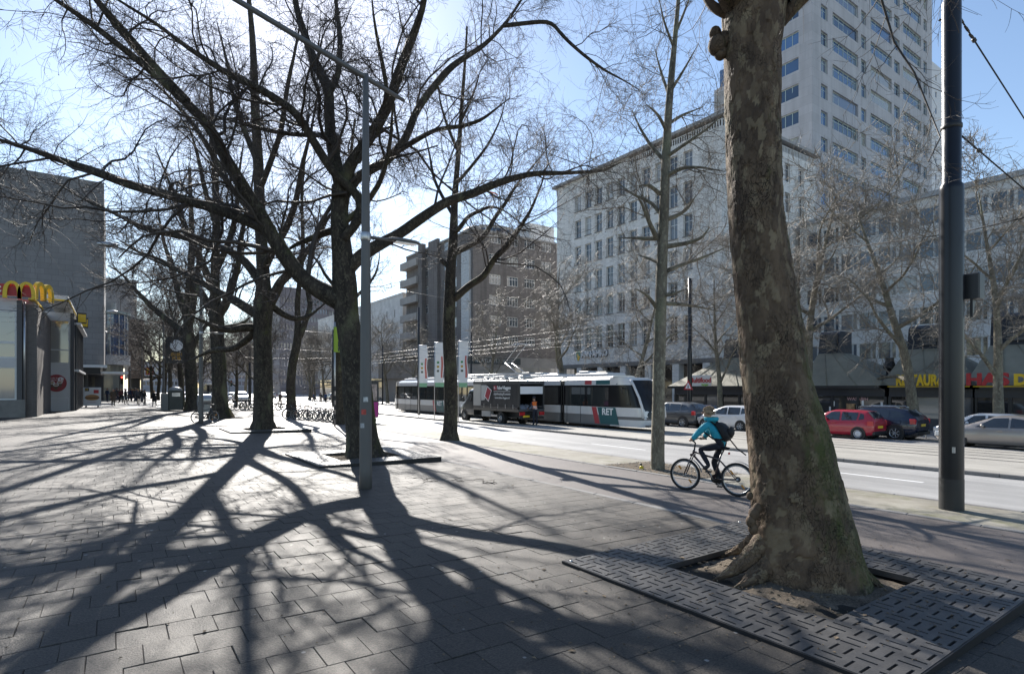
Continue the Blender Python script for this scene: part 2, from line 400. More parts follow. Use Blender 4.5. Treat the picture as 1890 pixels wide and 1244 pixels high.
# ================================================================ buildings
def stone(name, col, bw, bh, mort, var=0.12, rough=0.8, dark=0.75, vary=0.1):
    """facing of slabs or bricks too far off to pick apart: colour and fine joints only"""
    m = bpy.data.materials.new(name); m.use_nodes = True; nt = m.node_tree; b = nt.nodes['Principled BSDF']; N = nt.nodes.new; L = nt.links.new
    b.inputs['Roughness'].default_value = rough; b.inputs['Specular IOR Level'].default_value = 0.35
    g = N('ShaderNodeNewGeometry'); sx = N('ShaderNodeSeparateXYZ'); L(g.outputs['Position'], sx.inputs[0])
    ad = N('ShaderNodeMath'); L(sx.outputs[0], ad.inputs[0]); L(sx.outputs[1], ad.inputs[1])
    cb = N('ShaderNodeCombineXYZ'); L(ad.outputs[0], cb.inputs[0]); L(sx.outputs[2], cb.inputs[1])
    br = N('ShaderNodeTexBrick'); br.inputs['Scale'].default_value = 1.0; br.inputs['Brick Width'].default_value = bw; br.inputs['Row Height'].default_value = bh; br.inputs['Mortar Size'].default_value = mort
    br.inputs['Color1'].default_value = (*[c*(1+vary) for c in col], 1); br.inputs['Color2'].default_value = (*[c*(1-vary) for c in col], 1); br.inputs['Mortar'].default_value = (*[c*dark for c in col], 1)
    L(cb.outputs[0], br.inputs['Vector'])
    n = N('ShaderNodeTexNoise'); n.inputs['Scale'].default_value = 0.25; n.inputs['Detail'].default_value = 8; n.inputs['Roughness'].default_value = 0.7; L(g.outputs['Position'], n.inputs['Vector'])
    r = N('ShaderNodeMapRange'); r.inputs['From Min'].default_value = 0.3; r.inputs['From Max'].default_value = 0.7; r.inputs['To Min'].default_value = 1-var; r.inputs['To Max'].default_value = 1+var*0.5; L(n.outputs['Fac'], r.inputs['Value'])
    mp = N('ShaderNodeMapping'); mp.inputs['Scale'].default_value = (1.6, 1.6, 0.07); L(g.outputs['Position'], mp.inputs[0])
    n3 = N('ShaderNodeTexNoise'); n3.inputs['Scale'].default_value = 1.0; n3.inputs['Detail'].default_value = 6; L(mp.outputs[0], n3.inputs['Vector'])
    r3 = N('ShaderNodeMapRange'); r3.inputs['From Min'].default_value = 0.45; r3.inputs['From Max'].default_value = 0.75; r3.inputs['To Min'].default_value = 1.0; r3.inputs['To Max'].default_value = 1-var*1.6; L(n3.outputs['Fac'], r3.inputs['Value'])
    mm = N('ShaderNodeMath'); mm.operation = 'MULTIPLY'; L(r.outputs[0], mm.inputs[0]); L(r3.outputs[0], mm.inputs[1])
    c2 = N('ShaderNodeCombineColor'); [L(mm.outputs[0], c2.inputs[i]) for i in range(3)]
    x = N('ShaderNodeMix'); x.data_type = 'RGBA'; x.blend_type = 'MULTIPLY'; x.inputs['Factor'].default_value = 1; L(br.outputs['Color'], x.inputs['A']); L(c2.outputs[0], x.inputs['B']); L(x.outputs['Result'], b.inputs['Base Color'])
    return m
def glass(name, col, rough=0.04, spec=0.9, rnd=0.5):
    """window glass: dark rooms, some with drawn curtains or pale blinds behind (picked per pane)"""
    if name in MATS: return MATS[name]
    m = mat(name, col, rough, 0.0, spec, coat=0.5)
    if rnd:
        nt = m.node_tree; N = nt.nodes.new; L = nt.links.new; oi = N('ShaderNodeObjectInfo'); rp = N('ShaderNodeValToRGB'); rp.color_ramp.interpolation = 'CONSTANT'
        e = rp.color_ramp.elements; e[0].color = (*col, 1); e[1].position = 0.42; e[1].color = (*[c*0.45 for c in col], 1)
        for q, c in ((0.66, tuple(0.5*c+0.10 for c in col)), (0.80, tuple(c*1.6 for c in col)), (0.90, (0.30, 0.29, 0.26))):
            x = e.new(q); x.color = (*c, 1)
        L(oi.outputs['Random'], rp.inputs['Fac']); L(rp.outputs['Color'], nt.nodes['Principled BSDF'].inputs['Base Color'])
    return m
M_glass = glass('window_glass', (0.035, 0.045, 0.055)); M_glassB = glass('window_glass_blue', (0.045, 0.10, 0.21), rnd=0.35)
M_frame = mat('white_frame', (0.62, 0.62, 0.60), 0.5, var=0.1); M_dark = mat('black_metal', (0.018, 0.019, 0.022), 0.4, spec=0.5)
M_navy = mat('navy_paint', (0.018, 0.022, 0.032), 0.35); M_alu = mat('aluminium', (0.5, 0.5, 0.5), 0.35, 0.8); M_whitep = mat('white_panel', (0.66, 0.66, 0.65), 0.45, var=0.08)
M_red = mat('sign_red', (0.45, 0.03, 0.035), 0.5); M_yellow = mat('sign_yellow', (0.75, 0.50, 0.02), 0.45); M_green = mat('sign_green', (0.02, 0.22, 0.16), 0.5); M_white = mat('white_print', (0.8, 0.8, 0.8), 0.6)
WM = {}
def window(parent, B, O, h, a0, a1, z0, z1, cols=(0.5,), rows=(0.72,), fw=0.07, inset=0.12, mf=None, mg=None, pane=True, sill=0.0):
    """a window in an opening; O, h: facade origin and direction; a0..a1, z0..z1 in the facade plane"""
    w, hh = round(a1-a0, 2), round(z1-z0, 2); mf = mf or M_frame; mg = mg or M_glass
    key = (w, hh, tuple(cols), tuple(rows), fw, mf.name, mg.name, sill)
    if key not in WM:
        mb = MB(); t = 0.06
        mb.box(0, fw, 0, t, 0, hh); mb.box(w-fw, w, 0, t, 0, hh); mb.box(fw, w-fw, 0, t, 0, fw); mb.box(fw, w-fw, 0, t, hh-fw, hh)
        for c in cols: mb.box(w*c-fw*0.4, w*c+fw*0.4, 0.004, t-0.004, fw, hh-fw)
        for r in rows: mb.box(fw, w-fw, 0.008, t-0.008, hh*r-fw*0.35, hh*r+fw*0.35)
        if sill: mb.box(-0.06, w+0.06, -sill, 0.0, -0.08, -0.003)
        bm = bmesh.new(); me = mb.mesh('window', mf); bm.from_mesh(me); bmesh.ops.recalc_face_normals(bm, faces=bm.faces[:]); bm.to_mesh(me); bm.free()
        mp = MB(); mp.box(fw*0.5, w-fw*0.5, 0.025, 0.035, fw*0.5, hh-fw*0.5); pm = mp.mesh('pane', mg)
        WM[key] = (me, pm)
    me, pm = WM[key]; rz = math.atan2(h[1], h[0]); inn = (-h[1], h[0])
    p = Vector((O[0]+h[0]*a0+inn[0]*inset, O[1]+h[1]*a0+inn[1]*inset, z0))-Vector(B)
    o = obj('window', me, parent, p, rz)
    if pane:
        q = obj('pane', pm, o); q.rotation_euler = (random.uniform(-.006, .006), 0, random.uniform(-.008, .008))
    return o
def wall(parent, B, O, h, L_, z0, z1, holes, m, depth=0.25, name='wall', back=None):
    """a wall with real openings and reveals; holes: (a0,a1,z0,z1)"""
    A = sorted(set([0.0, L_]+[round(x, 3) for q in holes for x in q[:2]])); Z = sorted(set([z0, z1]+[round(x, 3) for q in holes for x in q[2:]]))
    ai = {a: i for i, a in enumerate(A)}; zi = {z: i for i, z in enumerate(Z)}
    occ = np.zeros((len(A), len(Z)), bool)
    for q in holes: occ[ai[round(q[0], 3)]:ai[round(q[1], 3)], zi[round(q[2], 3)]:zi[round(q[3], 3)]] = True
    inn = (-h[1], h[0]); mb = MB()
    def pt(a, z, d=0.0): return (O[0]+h[0]*a+inn[0]*d-B[0], O[1]+h[1]*a+inn[1]*d-B[1], z-B[2])
    for j in range(len(Z)-1):
        i = 0
        while i < len(A)-1:
            if occ[i, j]: i += 1; continue
            k = i
            while k < len(A)-1 and not occ[k, j]: k += 1
            mb.quad(pt(A[i], Z[j]), pt(A[k], Z[j]), pt(A[k], Z[j+1]), pt(A[i], Z[j+1])); i = k
    for a0, a1, b0, b1 in holes:
        mb.quad(pt(a0, b0), pt(a1, b0), pt(a1, b0, depth), pt(a0, b0, depth)); mb.quad(pt(a0, b1, depth), pt(a1, b1, depth), pt(a1, b1), pt(a0, b1))
        mb.quad(pt(a0, b0, depth), pt(a0, b1, depth), pt(a0, b1), pt(a0, b0)); mb.quad(pt(a1, b0), pt(a1, b1), pt(a1, b1, depth), pt(a1, b0, depth))
    o = obj(name, mb.mesh(name, m), parent)
    return o
def part(parent, B, name, m, fn, loc=None):
    mb = MB(); fn(mb); b = Vector(B)
    mb.v = [tuple(Vector(p)-b) for p in mb.v]
    return mb.build(name, m, parent)
def vat(px, u): return onu(px, HY, u).y
def uat(px, v): return onv(px, HY, v).x
def zat(px, py, u): return onu(px, py, u).z
random.seed(21)
# ---------------------------------------------------------------- light grey bank building
def bank():
    U = 52.0; vL, vR = vat(1028, U), vat(1333, U); L_ = vL-vR; zg = gz(U)
    B = (U, vR, zg); root = empty('bank_building', B, 0, 'light grey stone bank block with rows of white cross windows and a colonnade', 'building')
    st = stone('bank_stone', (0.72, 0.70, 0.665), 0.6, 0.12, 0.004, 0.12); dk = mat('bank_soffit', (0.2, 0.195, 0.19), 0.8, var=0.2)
    O = (U, vL); h = (0, -1)
    zs = [(7.0, 9.9), (11.3, 13.75), (14.9, 17.3), (18.6, 21.05), (22.25, 24.6), (25.85, 28.0)]; holes = []; W_ = []
    zt = 29.2; c0 = vat(1066.7, U); c9 = vat(1269.3, U)
    cs = [vL-(c0+(c9-c0)*i/9) for i in range(10)]
    for k, (z0, z1) in enumerate(zs):
        for c in cs: holes.append((c-0.62, c+0.62, z0, z1)); W_.append(k)
    wall(root, B, O, h, L_, 4.74, zt, holes, st, 0.3)
    for q, k in zip(holes, W_): window(root, B, O, h, *q, cols=(0.5,), rows=(0.33, 0.66) if k == 0 else (0.66,), fw=0.09, inset=0.22)
    part(root, B, 'sill', dk, lambda m: [m.box(U-0.08, U+0.002, vL-q[1]-0.08, vL-q[0]+0.08, q[2]-0.12, q[2]-0.01) for q in holes])
    side_holes = [(a, a+1.2, z0, z1) for z0, z1 in zs for a in (3.0, 6.0, 9.0, 12.0, 15.0)]
    wall(root, B, (U, vR), (1, 0), 19.0, 4.74, zt, side_holes, st, 0.3)
    for q in side_holes: window(root, B, (U, vR), (1, 0), *q, fw=0.09, inset=0.22)
    part(root, B, 'wall', st, lambda m: (m.quad((U+19, vR, zg), (U+19, vL, zg), (U+19, vL, zt), (U+19, vR, zt)), m.quad((U, vL, 4.74), (U+19, vL, 4.74), (U+19, vL, zt), (U, vL, zt))))
    part(root, B, 'parapet', st, lambda m: m.box(U-0.05, U+0.4, vat(1160, U), vL+0.05, zt, zt+0.95))
    part(root, B, 'balustrade', M_whitep, lambda m: (m.box(U-0.02, U+0.1, vR-0.02, vat(1160, U)-0.003, zt+0.62, zt+0.7), [m.box(U, U+0.08, v, v+0.12, zt, zt+0.617) for v in np.arange(vR, vat(1160, U)-0.2, 0.32)], m.box(U+0.103, U+19, vR-0.02, vR+0.1, zt+0.62, zt+0.7), [m.box(U+x, U+x+0.12, vR, vR+0.08, zt, zt+0.617) for x in np.arange(0.4, 18.6, 0.32)]))
    part(root, B, 'penthouse', mat('penthouse_wall', (0.1, 0.1, 0.105), 0.6), lambda m: m.box(U+2.2, U+18, vR+2.2, vL-2, zt, zt+0.95))
    part(root, B, 'roof', mat('roof_slab', (0.33, 0.32, 0.31), 0.8, var=0.1), lambda m: m.box(U-0.5, U+19.4, vR-0.5, vL+0.5, zt+0.953, zt+1.3))
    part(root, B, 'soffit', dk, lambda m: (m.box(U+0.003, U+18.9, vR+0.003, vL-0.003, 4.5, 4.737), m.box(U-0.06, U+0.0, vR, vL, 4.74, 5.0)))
    part(root, B, 'recessed_front', glass('lobby_glass', (0.05, 0.045, 0.04), 0.08, rnd=0.0), lambda m: m.box(U+3.0, U+3.2, vR+0.3, vL-0.3, zg, 4.497))
    mp = MB(); mp.box(0, 0.9, -0.45, 0.45, 0, 4.497-zg); me = mp.mesh('pillar', st)
    v = vL-0.6
    while v > vR: obj('pillar', me, root, (0.02, v-vR, 0)); v -= 4.06/1.0
    # lettering and shield
    zc = zat(1085, 655, U); v0 = vat(1074, U)
    text('lettering', 'ABN·AMRO', 1.15, M_white, root, Vector((U-0.12, v0, zc-0.28))-Vector(B), (R(90), 0, R(-90)), 0.06, bold=0.03, sx=0.84)
    text('lettering_shadow', 'ABN·AMRO', 1.15, M_dark, root, Vector((U-0.02, v0-0.03, zc-0.31))-Vector(B), (R(90), 0, R(-90)), 0.02, bold=0.085, sx=0.84)  # dark offset copy that paints the shadow edges of the white letters
    sh = empty('shield', Vector((U-0.06, vat(1067.5, U), zc))-Vector(B), 0, parent=root)
    mb = MB(); mb.prism([(0, 0.42, 0.62), (0, -0.42, 0.62), (0, -0.42, -0.2), (0, -0.15, -0.7), (0, 0.1, -0.75), (0, 0.42, -0.1)], (0.06, 0, 0)); mb.build('shield_plate', M_green, sh)
    mb = MB(); mb.prism([(-0.004, 0.2, 0.3), (-0.004, -0.4, -0.2), (-0.004, -0.15, -0.69), (-0.004, 0.1, -0.74)], (0.003, 0, 0)); mb.build('shield_wedge', mat('sign_gold', (0.7, 0.45, 0.05), 0.5), sh)
bank()
# ---------------------------------------------------------------- brown brick hotel
def hotel():
    U = 50.0; vL, vR = vat(750, U), vat(873, U); zg = gz(U); B = (U, vR, zg)
    root = empty('hotel_building', B, 0, 'brown brick corner hotel with pale balconies and a white rooftop pavilion', 'building')
    bk = stone('hotel_brick', (0.165, 0.15, 0.142), 0.9, 0.14, 0.012, 0.2, dark=1.15); cc = mat('hotel_concrete', (0.34, 0.32, 0.30), 0.8, var=0.15, vscale=0.6); gy = mat('hotel_plinth', (0.27, 0.26, 0.245), 0.8, var=0.15, vscale=0.5)
    zt = zat(873, 424, U); O = (U, vL); h = (0, -1); L_ = vL-vR; fl = 3.43
    vB = vat(780, U)
    holes = []
    zb = [zat(840, y, U) for y in (640, 605, 568, 531, 494, 457)]
    for z in zb:
        for px in (787, 823, 838):
            a = vL-vat(px, U); holes.append((a-0.95, a+0.95, z+0.15, z+1.85))
    wall(root, B, O, h, L_, 7.0, zt, holes, bk, 0.25)
    for q in holes: window(root, B, O, h, *q, cols=(0.25, 0.5, 0.75), rows=(0.7,), fw=0.1, inset=0.12, sill=0.1)
    S = 24.0; sh = []
    for z in zb:
        for a in (4.5, 8.2, 12.0, 15.8, 19.5): sh.append((a-1.2, a+1.2, z+0.15, z+1.85))
    wall(root, B, (U, vR), (1, 0), S, 7.0, zt, sh, bk, 0.25)
    for q in sh: window(root, B, (U, vR), (1, 0), *q, cols=(0.25, 0.5, 0.75), rows=(0.7,), fw=0.1, inset=0.12, sill=0.1)
    part(root, B, 'roof', gy, lambda m: m.box(U-0.2, U+S, vR-0.2, vL-0.2, zt, zt+0.35))
    part(root, B, 'wall', bk, lambda m: m.quad((U, vL, 7), (U+S, vL, 7), (U+S, vL, zt), (U, vL, zt)))
    for k, (z, hh) in enumerate([(z, 1.5) for z in zb]):      # balconies of the left bay
        part(root, B, 'balcony', cc, lambda m: m.box(U-1.3, U-0.003, vB+0.2, vL+0.3, z-0.9, z+0.5))
    part(root, B, 'balcony_wall', bk, lambda m: m.box(U-0.9, U-0.004, vat(786, U), vB+0.195, 7, zt+1.2))
    part(root, B, 'stair_tower', bk, lambda m: m.box(U-0.55, U-0.006, vat(812, U), vat(795, U), 7, zt+1.0))
    part(root, B, 'corner_strip', mat('corner_glass_brick', (0.42, 0.43, 0.44), 0.4, var=0.2, vscale=3), lambda m: (m.box(U-0.4, U-0.007, vR+0.6, vat(855, U), 7, zt-3.4), [m.box(U-0.46, U-0.403, vR+0.6, vat(855, U), z, z+0.1) for z in np.arange(7.2, zt-3.5, 0.55)]))
    # podium with the dark sign
    part(root, B, 'podium', gy, lambda m: m.box(U-4.5, U+S+6, vR-2.6, vL+4, 3.6, 7.0))
    part(root, B, 'podium_base', cc, lambda m: m.box(U-3.8, U+S+5, vR-2.0, vL+3, zg, 3.597))
    part(root, B, 'ribbon_window', M_glass, lambda m: m.box(U+1, U+S+4, vR-2.64, vR-2.604, 4.2, 5.3))
    for x in np.arange(2.5, S+4, 1.9): part(root, B, 'window_post', gy, lambda m: m.box(U+x-0.08, U+x+0.08, vR-2.68, vR-2.644, 4.2, 5.3))
    part(root, B, 'shop_window', M_glass, lambda m: (m.box(U-3.84, U-3.803, vR, vR+7, zg+0.6, 3.1), m.box(U-3.84, U-3.803, vR+9, vR+18, zg+0.6, 3.1)))
    part(root, B, 'ground_window', M_glass, lambda m: (m.box(U-2, U+3, vR-2.04, vR-2.003, zg+0.8, 3.2), m.box(U+5, U+12, vR-2.04, vR-2.003, zg+0.8, 3.2)))
    sg = part(root, B, 'sign_board', mat('sign_dark', (0.025, 0.04, 0.045), 0.4), lambda m: m.box(U-4.4, U+8, vR-2.72, vR-2.62, 5.75, 6.85))
    text('lettering', 'nh ATLANTA HOTEL', 0.95, mat('sign_grey', (0.42, 0.44, 0.44), 0.5), root, Vector((U-1.2, vR-2.76, 5.98))-Vector(B), (R(90), 0, 0), 0.03, sx=0.9)
    # white rooftop pavilion
    def pav(m):
        c = (U+9, vR+9)
        prof = [(5.5, zt+0.35), (5.5, zt+1.0), (6.0, zt+1.05), (6.0, zt+1.25), (4.6, zt+1.3), (4.6, zt+2.8), (5.2, zt+2.85), (5.0, zt+3.05), (0.1, zt+3.2)]
        m.lathe(prof, 28, (c[0], c[1], 0), 'z', False)
    part(root, B, 'roof_pavilion', M_whitep, pav)
    part(root, B, 'pavilion_glass', M_glassB, lambda m: m.lathe([(4.65, zt+1.6), (4.65, zt+2.6)], 28, (U+9, vR+9, 0), 'z', False))
    part(root, B, 'roof_hut', M_whitep, lambda m: (m.box(U+15, U+21, vR+4, vR+9, zt+0.353, zt+4.6), m.box(U+4, U+8, vR+15, vR+22, zt+0.353, zt+2.4)))
    part(root, B, 'roof_railing', M_alu, lambda m: ([m.box(U+x, U+x+0.06, vR+0.5, vR+0.56, zt+0.353, zt+1.3) for x in np.arange(0.6, 22, 1.1)], m.box(U+0.6, U+22, vR+0.5, vR+0.56, zt+1.303, zt+1.36)))
    part(root, B, 'flagpole', M_alu, lambda m: (m.cyl((U+6, vR+4, zt), (U+6, vR+4, zt+9), 0.06, 6)))
    part(root, B, 'flag', mat('flag_red', (0.5, 0.12, 0.08), 0.7), lambda m: m.grid([[(U+6+i*0.35, vR+4+0.12*math.sin(i*1.6), zt+8.9-j*0.3-0.05*i) for i in range(6)] for j in range(2)]))
    part(root, B, 'flag', mat('flag_blue', (0.05, 0.1, 0.35), 0.7), lambda m: m.grid([[(U+6+i*0.35, vR+4+0.12*math.sin(i*1.6), zt+8.3-j*0.3-0.05*i) for i in range(6)] for j in range(2)]))
hotel()
# ---------------------------------------------------------------- tall office tower
def tower():
    V = 38.2; U = 74.6; UR = uat(1720, V); zg = gz(U); B = (U, V, zg); ztop = 96.0
    root = empty('office_tower', B, 0, 'tall grey stone office tower with blue-glass windows rising behind the foreground trunk', 'building')
    st = stone('tower_stone', (0.46, 0.455, 0.465), 2.2, 1.18, 0.02, 0.12, dark=0.8, vary=0.05)
    gr = mat('tower_frame', (0.42, 0.5, 0.46), 0.4); O = (U, V); h = (1, 0)
    wide = [(1536.8, 1584), (1607, 1646), (1666.5, 1700)]; nar = [(1515.5, 1527.7), (1589.5, 1599), (1650.6, 1660.7), (1704.5, 1711)]
    ws = [(uat(a, V)-U, uat(b, V)-U) for a, b in wide]; ns = [(uat(a, V)-U, uat(b, V)-U) for a, b in nar]
    holes = []; kind = []
    z = 42.25-3.53*7
    while z < 76:
        for a0, a1 in ws: holes.append((round(a0, 2), round(a1, 2), z-1.75, z)); kind.append(0)
        for a0, a1 in ns: holes.append((round(a0, 2), round(a1, 2), z-1.95, z-0.05)); kind.append(1)
        z += 3.53
    wall(root, B, O, h, UR-U, zg, ztop, holes, st, 0.35)
    for q, k in zip(holes, kind):
        if k: window(root, B, O, h, *q, cols=(0.5,), rows=(0.7,), fw=0.09, inset=0.25, mf=gr, mg=M_glassB)
        else: window(root, B, O, h, *q, cols=(0.11, 0.29, 0.47, 0.65, 0.83, 0.91), rows=(0.72,), fw=0.11, inset=0.25, mf=gr, mg=M_glassB)
    LL = 9.0; O2 = (U, V+LL); h2 = (0, -1); h3 = []
    b0, b1 = LL-(vat(1449, U)-V), LL-(vat(1474, U)-V)
    z = 42.25-3.53*4
    while z < 76: h3.append((round(b0-3, 2), round(b1, 2), z-1.75, z)); z += 3.53
    wall(root, B, O2, h2, LL, zg, ztop, h3, st, 0.35)
    for q in h3: window(root, B, O2, h2, *q, cols=(0.2, 0.4, 0.6, 0.8), rows=(), fw=0.1, inset=0.25, mf=gr, mg=M_glassB)
    part(root, B, 'wall', st, lambda m: (m.quad((UR, V, zg), (UR, V+LL, zg), (UR, V+LL, ztop), (UR, V, ztop)), m.quad((U, V+LL, zg), (UR, V+LL, zg), (UR, V+LL, ztop), (U, V+LL, ztop))))
    part(root, B, 'roof', st, lambda m: m.box(U, UR, V, V+LL, ztop, ztop+0.5))
    # stepped glass block on the left of the tower
    Ug = 82.0; va, vb = vat(1316, Ug), vat(1382, Ug); Bg = (Ug, vb, zg); rg_ = empty('glass_block', Bg, 0, 'stepped blue glass block just left of the massive trunk, behind the bank roof', 'building')
    part(rg_, Bg, 'wall', st, lambda m: m.box(Ug+0.3, Ug+14, vb, va, zg, zat(1330, 160, Ug)))
    for k in range(9): part(rg_, Bg, 'glass_band', M_glassB, lambda m: m.box(Ug+0.1, Ug+0.297, vb+0.2, va-0.2, zat(1330, 158, Ug)-3.2*(k+1), zat(1330, 158, Ug)-3.2*k-1.0))
    part(rg_, Bg, 'upper_wall', M_glassB, lambda m: m.box(Ug+0.4, Ug+13, vb, vat(1326, Ug), zat(1330, 160, Ug)+0.003, zat(1330, 128, Ug)))
    # narrow pale block beside it
    V2 = 62.0; u0, u1 = uat(1712, V2), uat(1770, V2); z2 = onv(1722, 115, V2).z; B2 = (u0, V2, zg)
    r2 = empty('pale_tower', B2, 0, 'narrow pale tower with small single windows, seen left of the dark mast', 'building')
    wm = mat('pale_wall', (0.62, 0.63, 0.64), 0.7, var=0.06, vscale=0.3)
    hs = []
    zz = z2-3.0
    while zz > 20:
        for px in (1727.5, 1745): a = uat(px, V2)-u0; hs.append((round(a-0.6, 2), round(a+0.6, 2), zz-1.6, zz))
        zz -= 4.6
    wall(r2, B2, (u0, V2), (1, 0), u1-u0, zg, z2, hs, wm, 0.3)
    for q in hs: window(r2, B2, (u0, V2), (1, 0), *q, cols=(), rows=(), fw=0.08, mf=M_frame, mg=M_glassB)
    part(r2, B2, 'wall', wm, lambda m: (m.box(u0+0.1, u1-0.1, V2+0.5, V2+12, zg, z2), m.quad((u0, V2, z2), (u1, V2, z2), (u1, V2+0.5, z2), (u0, V2+0.5, z2))))
tower()
# ---------------------------------------------------------------- office slab with window bands
def slab():
    U = 66.0; vL, vR = 35.2, -6.0; zg = gz(U); B = (U, vR, zg); zt = 20.6
    root = empty('office_slab', B, 0, 'long pale office slab with bands of square windows behind the restaurant pavilions', 'building')
    cn = stone('slab_concrete', (0.69, 0.67, 0.64), 1.88, 3.27, 0.012, 0.08, dark=0.8, vary=0.03)
    O = (U, vL); h = (0, -1); holes = []; L_ = vL-vR; n = int(L_/1.88)
    for k in range(5):
        z0 = 4.8+3.27*k
        for i in range(n): a = 0.75+i*1.88; holes.append((round(a, 3), round(a+1.72, 3), z0, z0+1.78))
    wall(root, B, O, h, L_, zg, zt, holes, cn, 0.2)
    mg2 = glass('slab_glass', (0.05, 0.07, 0.095), 0.05, rnd=0.6)
    for q in holes: window(root, B, O, h, *q, cols=(0.70, 0.76, 0.97), rows=(), fw=0.07, inset=0.08, mg=mg2)
    part(root, B, 'wall', cn, lambda m: (m.quad((U, vL, zg), (U+14, vL, zg), (U+14, vL, zt), (U, vL, zt)), m.quad((U, vR, zg), (U+14, vR, zg), (U+14, vR, zt), (U, vR, zt)), m.quad((U+14, vR, zg), (U+14, vL, zg), (U+14, vL, zt), (U+14, vR, zt))))
    part(root, B, 'roof', mat('slab_roof', (0.36, 0.36, 0.36), 0.8), lambda m: m.box(U-0.3, U+14, vR, vL+0.1, zt, zt+0.5))
    part(root, B, 'ledge', M_whitep, lambda m: m.box(U-0.9, U-0.003, vR, vL, 3.1, 3.7))
slab()
# ---------------------------------------------------------------- restaurant pavilions with hipped roofs and louvred chimneys
M_khaki = mat('roof_felt', (0.27, 0.26, 0.20), 0.6, spec=0.4, vscale=0.7, col2=(0.19, 0.18, 0.14)); M_slat = mat('louvre', (0.09, 0.095, 0.10), 0.5)
def pavilion(label, pxa, pxb, pxc, cw, ch, sign=None, lower=None):
    U = 43.0; va, vb = vat(pxa, U), vat(pxb, U); zg = gz(U); B = (U, vb, zg); ze = 1.98; dp = 8.0; zr = 4.5
    root = empty('restaurant_pavilion', B, 0, label, 'pavilion', 'black roadside restaurant pavilions')
    vc = vat(pxc, U+3.6); c0, c1 = U+2.6, U+4.8
    part(root, B, 'roof', M_khaki, lambda m: (m.quad((U-0.5, va+0.4, ze), (U-0.5, vb-0.4, ze), (c0, vc-cw, zr), (c0, vc+cw, zr)), m.quad((U-0.5, vb-0.4, ze), (U+dp, vb-0.4, ze), (c1, vc-cw, zr), (c0, vc-cw, zr)), m.quad((U+dp, va+0.4, ze), (U-0.5, va+0.4, ze), (c0, vc+cw, zr), (c1, vc+cw, zr)), m.quad((U+dp, vb-0.4, ze), (U+dp, va+0.4, ze), (c1, vc+cw, zr), (c1, vc-cw, zr))))
    n = max(2, int((va-vb)/1.6))
    for i in range(1, n): 
        f = i/n; a = Vector((U-0.5, va+0.4+(vb-va-0.8)*f, ze+0.03)); b = Vector((c0, vc+cw-2*cw*f, zr+0.03)); part(root, B, 'roof_seam', M_khaki, lambda m: m.tube([a, b], 0.025, 4))
    part(root, B, 'eave', M_dark, lambda m: m.box(U-0.55, U+dp+0.05, vb-0.45, va+0.45, ze-0.22, ze-0.003))
    part(root, B, 'fascia', M_navy, lambda m: m.box(U-0.1, U+dp-0.2, vb, va, ze-0.75, ze-0.223))
    ch_ = part(root, B, 'chimney', M_navy, lambda m: m.prism([(c0-0.05, vc-cw, zr-0.4), (c1, vc-cw, zr-0.6), (c1, vc-cw, zr+ch), (c0+0.5, vc-cw, zr+ch), (c0+0.25, vc-cw, zr+ch-0.2)], (0, 2*cw, 0)))
    for k in range(5): part(root, B, 'louvre', M_slat, lambda m: m.box(c0-0.14+0.062*k, c0+0.0+0.062*k, vc-cw*0.8, vc+cw*0.15, zr+0.25+0.25*k, zr+0.45+0.25*k))
    part(root, B, 'interior', mat('pavilion_interior', (0.09, 0.08, 0.065), 0.8, var=0.6, vscale=0.8), lambda m: m.box(U+2.0, U+dp-0.3, vb+0.1, va-0.1, zg, ze-0.753))
    k = max(3, int(round((va-vb)/1.7))); w = (va-vb)/k
    for i in range(k+1): part(root, B, 'post', M_dark, lambda m: m.box(U-0.02, U+0.16, vb+i*w-0.09, vb+i*w+0.09, zg, ze-0.753))
    pg = glass('pavilion_glass', (0.045, 0.045, 0.045), 0.04, rnd=0.5)
    for i in range(k):
        part(root, B, 'pane', pg, lambda m: m.box(U+0.06, U+0.09, vb+i*w+0.093, vb+(i+1)*w-0.093, zg+0.75, ze-0.76))
        part(root, B, 'lower_panel', (lower or [M_navy])[i % len(lower or [1])], lambda m: m.box(U+0.03, U+0.1, vb+i*w+0.093, vb+(i+1)*w-0.093, zg+0.02, zg+0.745))
    return root, B, U, ze
r, B, U, ze = pavilion('hip-roofed black pavilion with a white sign, left of the massive trunk', 1246, 1398, 1357, 0.55, 1.75, lower=[mat('panel_lime', (0.2, 0.36, 0.06), 0.5), M_red])
sb = part(r, B, 'sign_board', M_whitep, lambda m: m.box(U-0.66, U-0.58, vat(1313, U-.6), vat(1270, U-.6), ze-0.01, ze+0.95))
text('lettering', 'Multifood', 0.62, M_red, r, Vector((U-0.69, vat(1273, U-.6), ze+0.3))-Vector(B), (R(90), 0, R(-90)), 0.01, bold=0.015, sx=0.95)
text('lettering', 'burger', 0.26, mat('sign_lime', (0.25, 0.5, 0.08), 0.5), r, Vector((U-0.69, vat(1296, U-.6), ze+0.04))-Vector(B), (R(90), 0, R(-90)), 0.01, bold=0.01)
r, B, U, ze = pavilion('hip-roofed black pavilion right behind the red car', 1492, 1634, 1540, 0.75, 1.7)
text('lettering', 'WASABIH', 0.32, mat('sign_pink', (0.6, 0.35, 0.35), 0.5), r, Vector((U+0.03, vat(1563, U), 0.93))-Vector(B), (R(90), 0, R(-90)), 0.01)
for dx, zz in ((1530, 0.3), (1536, 0.7), (1577, 0.5), (1590, 0.8), (1625, 0.7)): part(r, B, 'window_notice', M_white, lambda m: m.box(U+0.02, U+0.05, vat(dx+4, U), vat(dx, U), zz-0.2, zz+0.15))
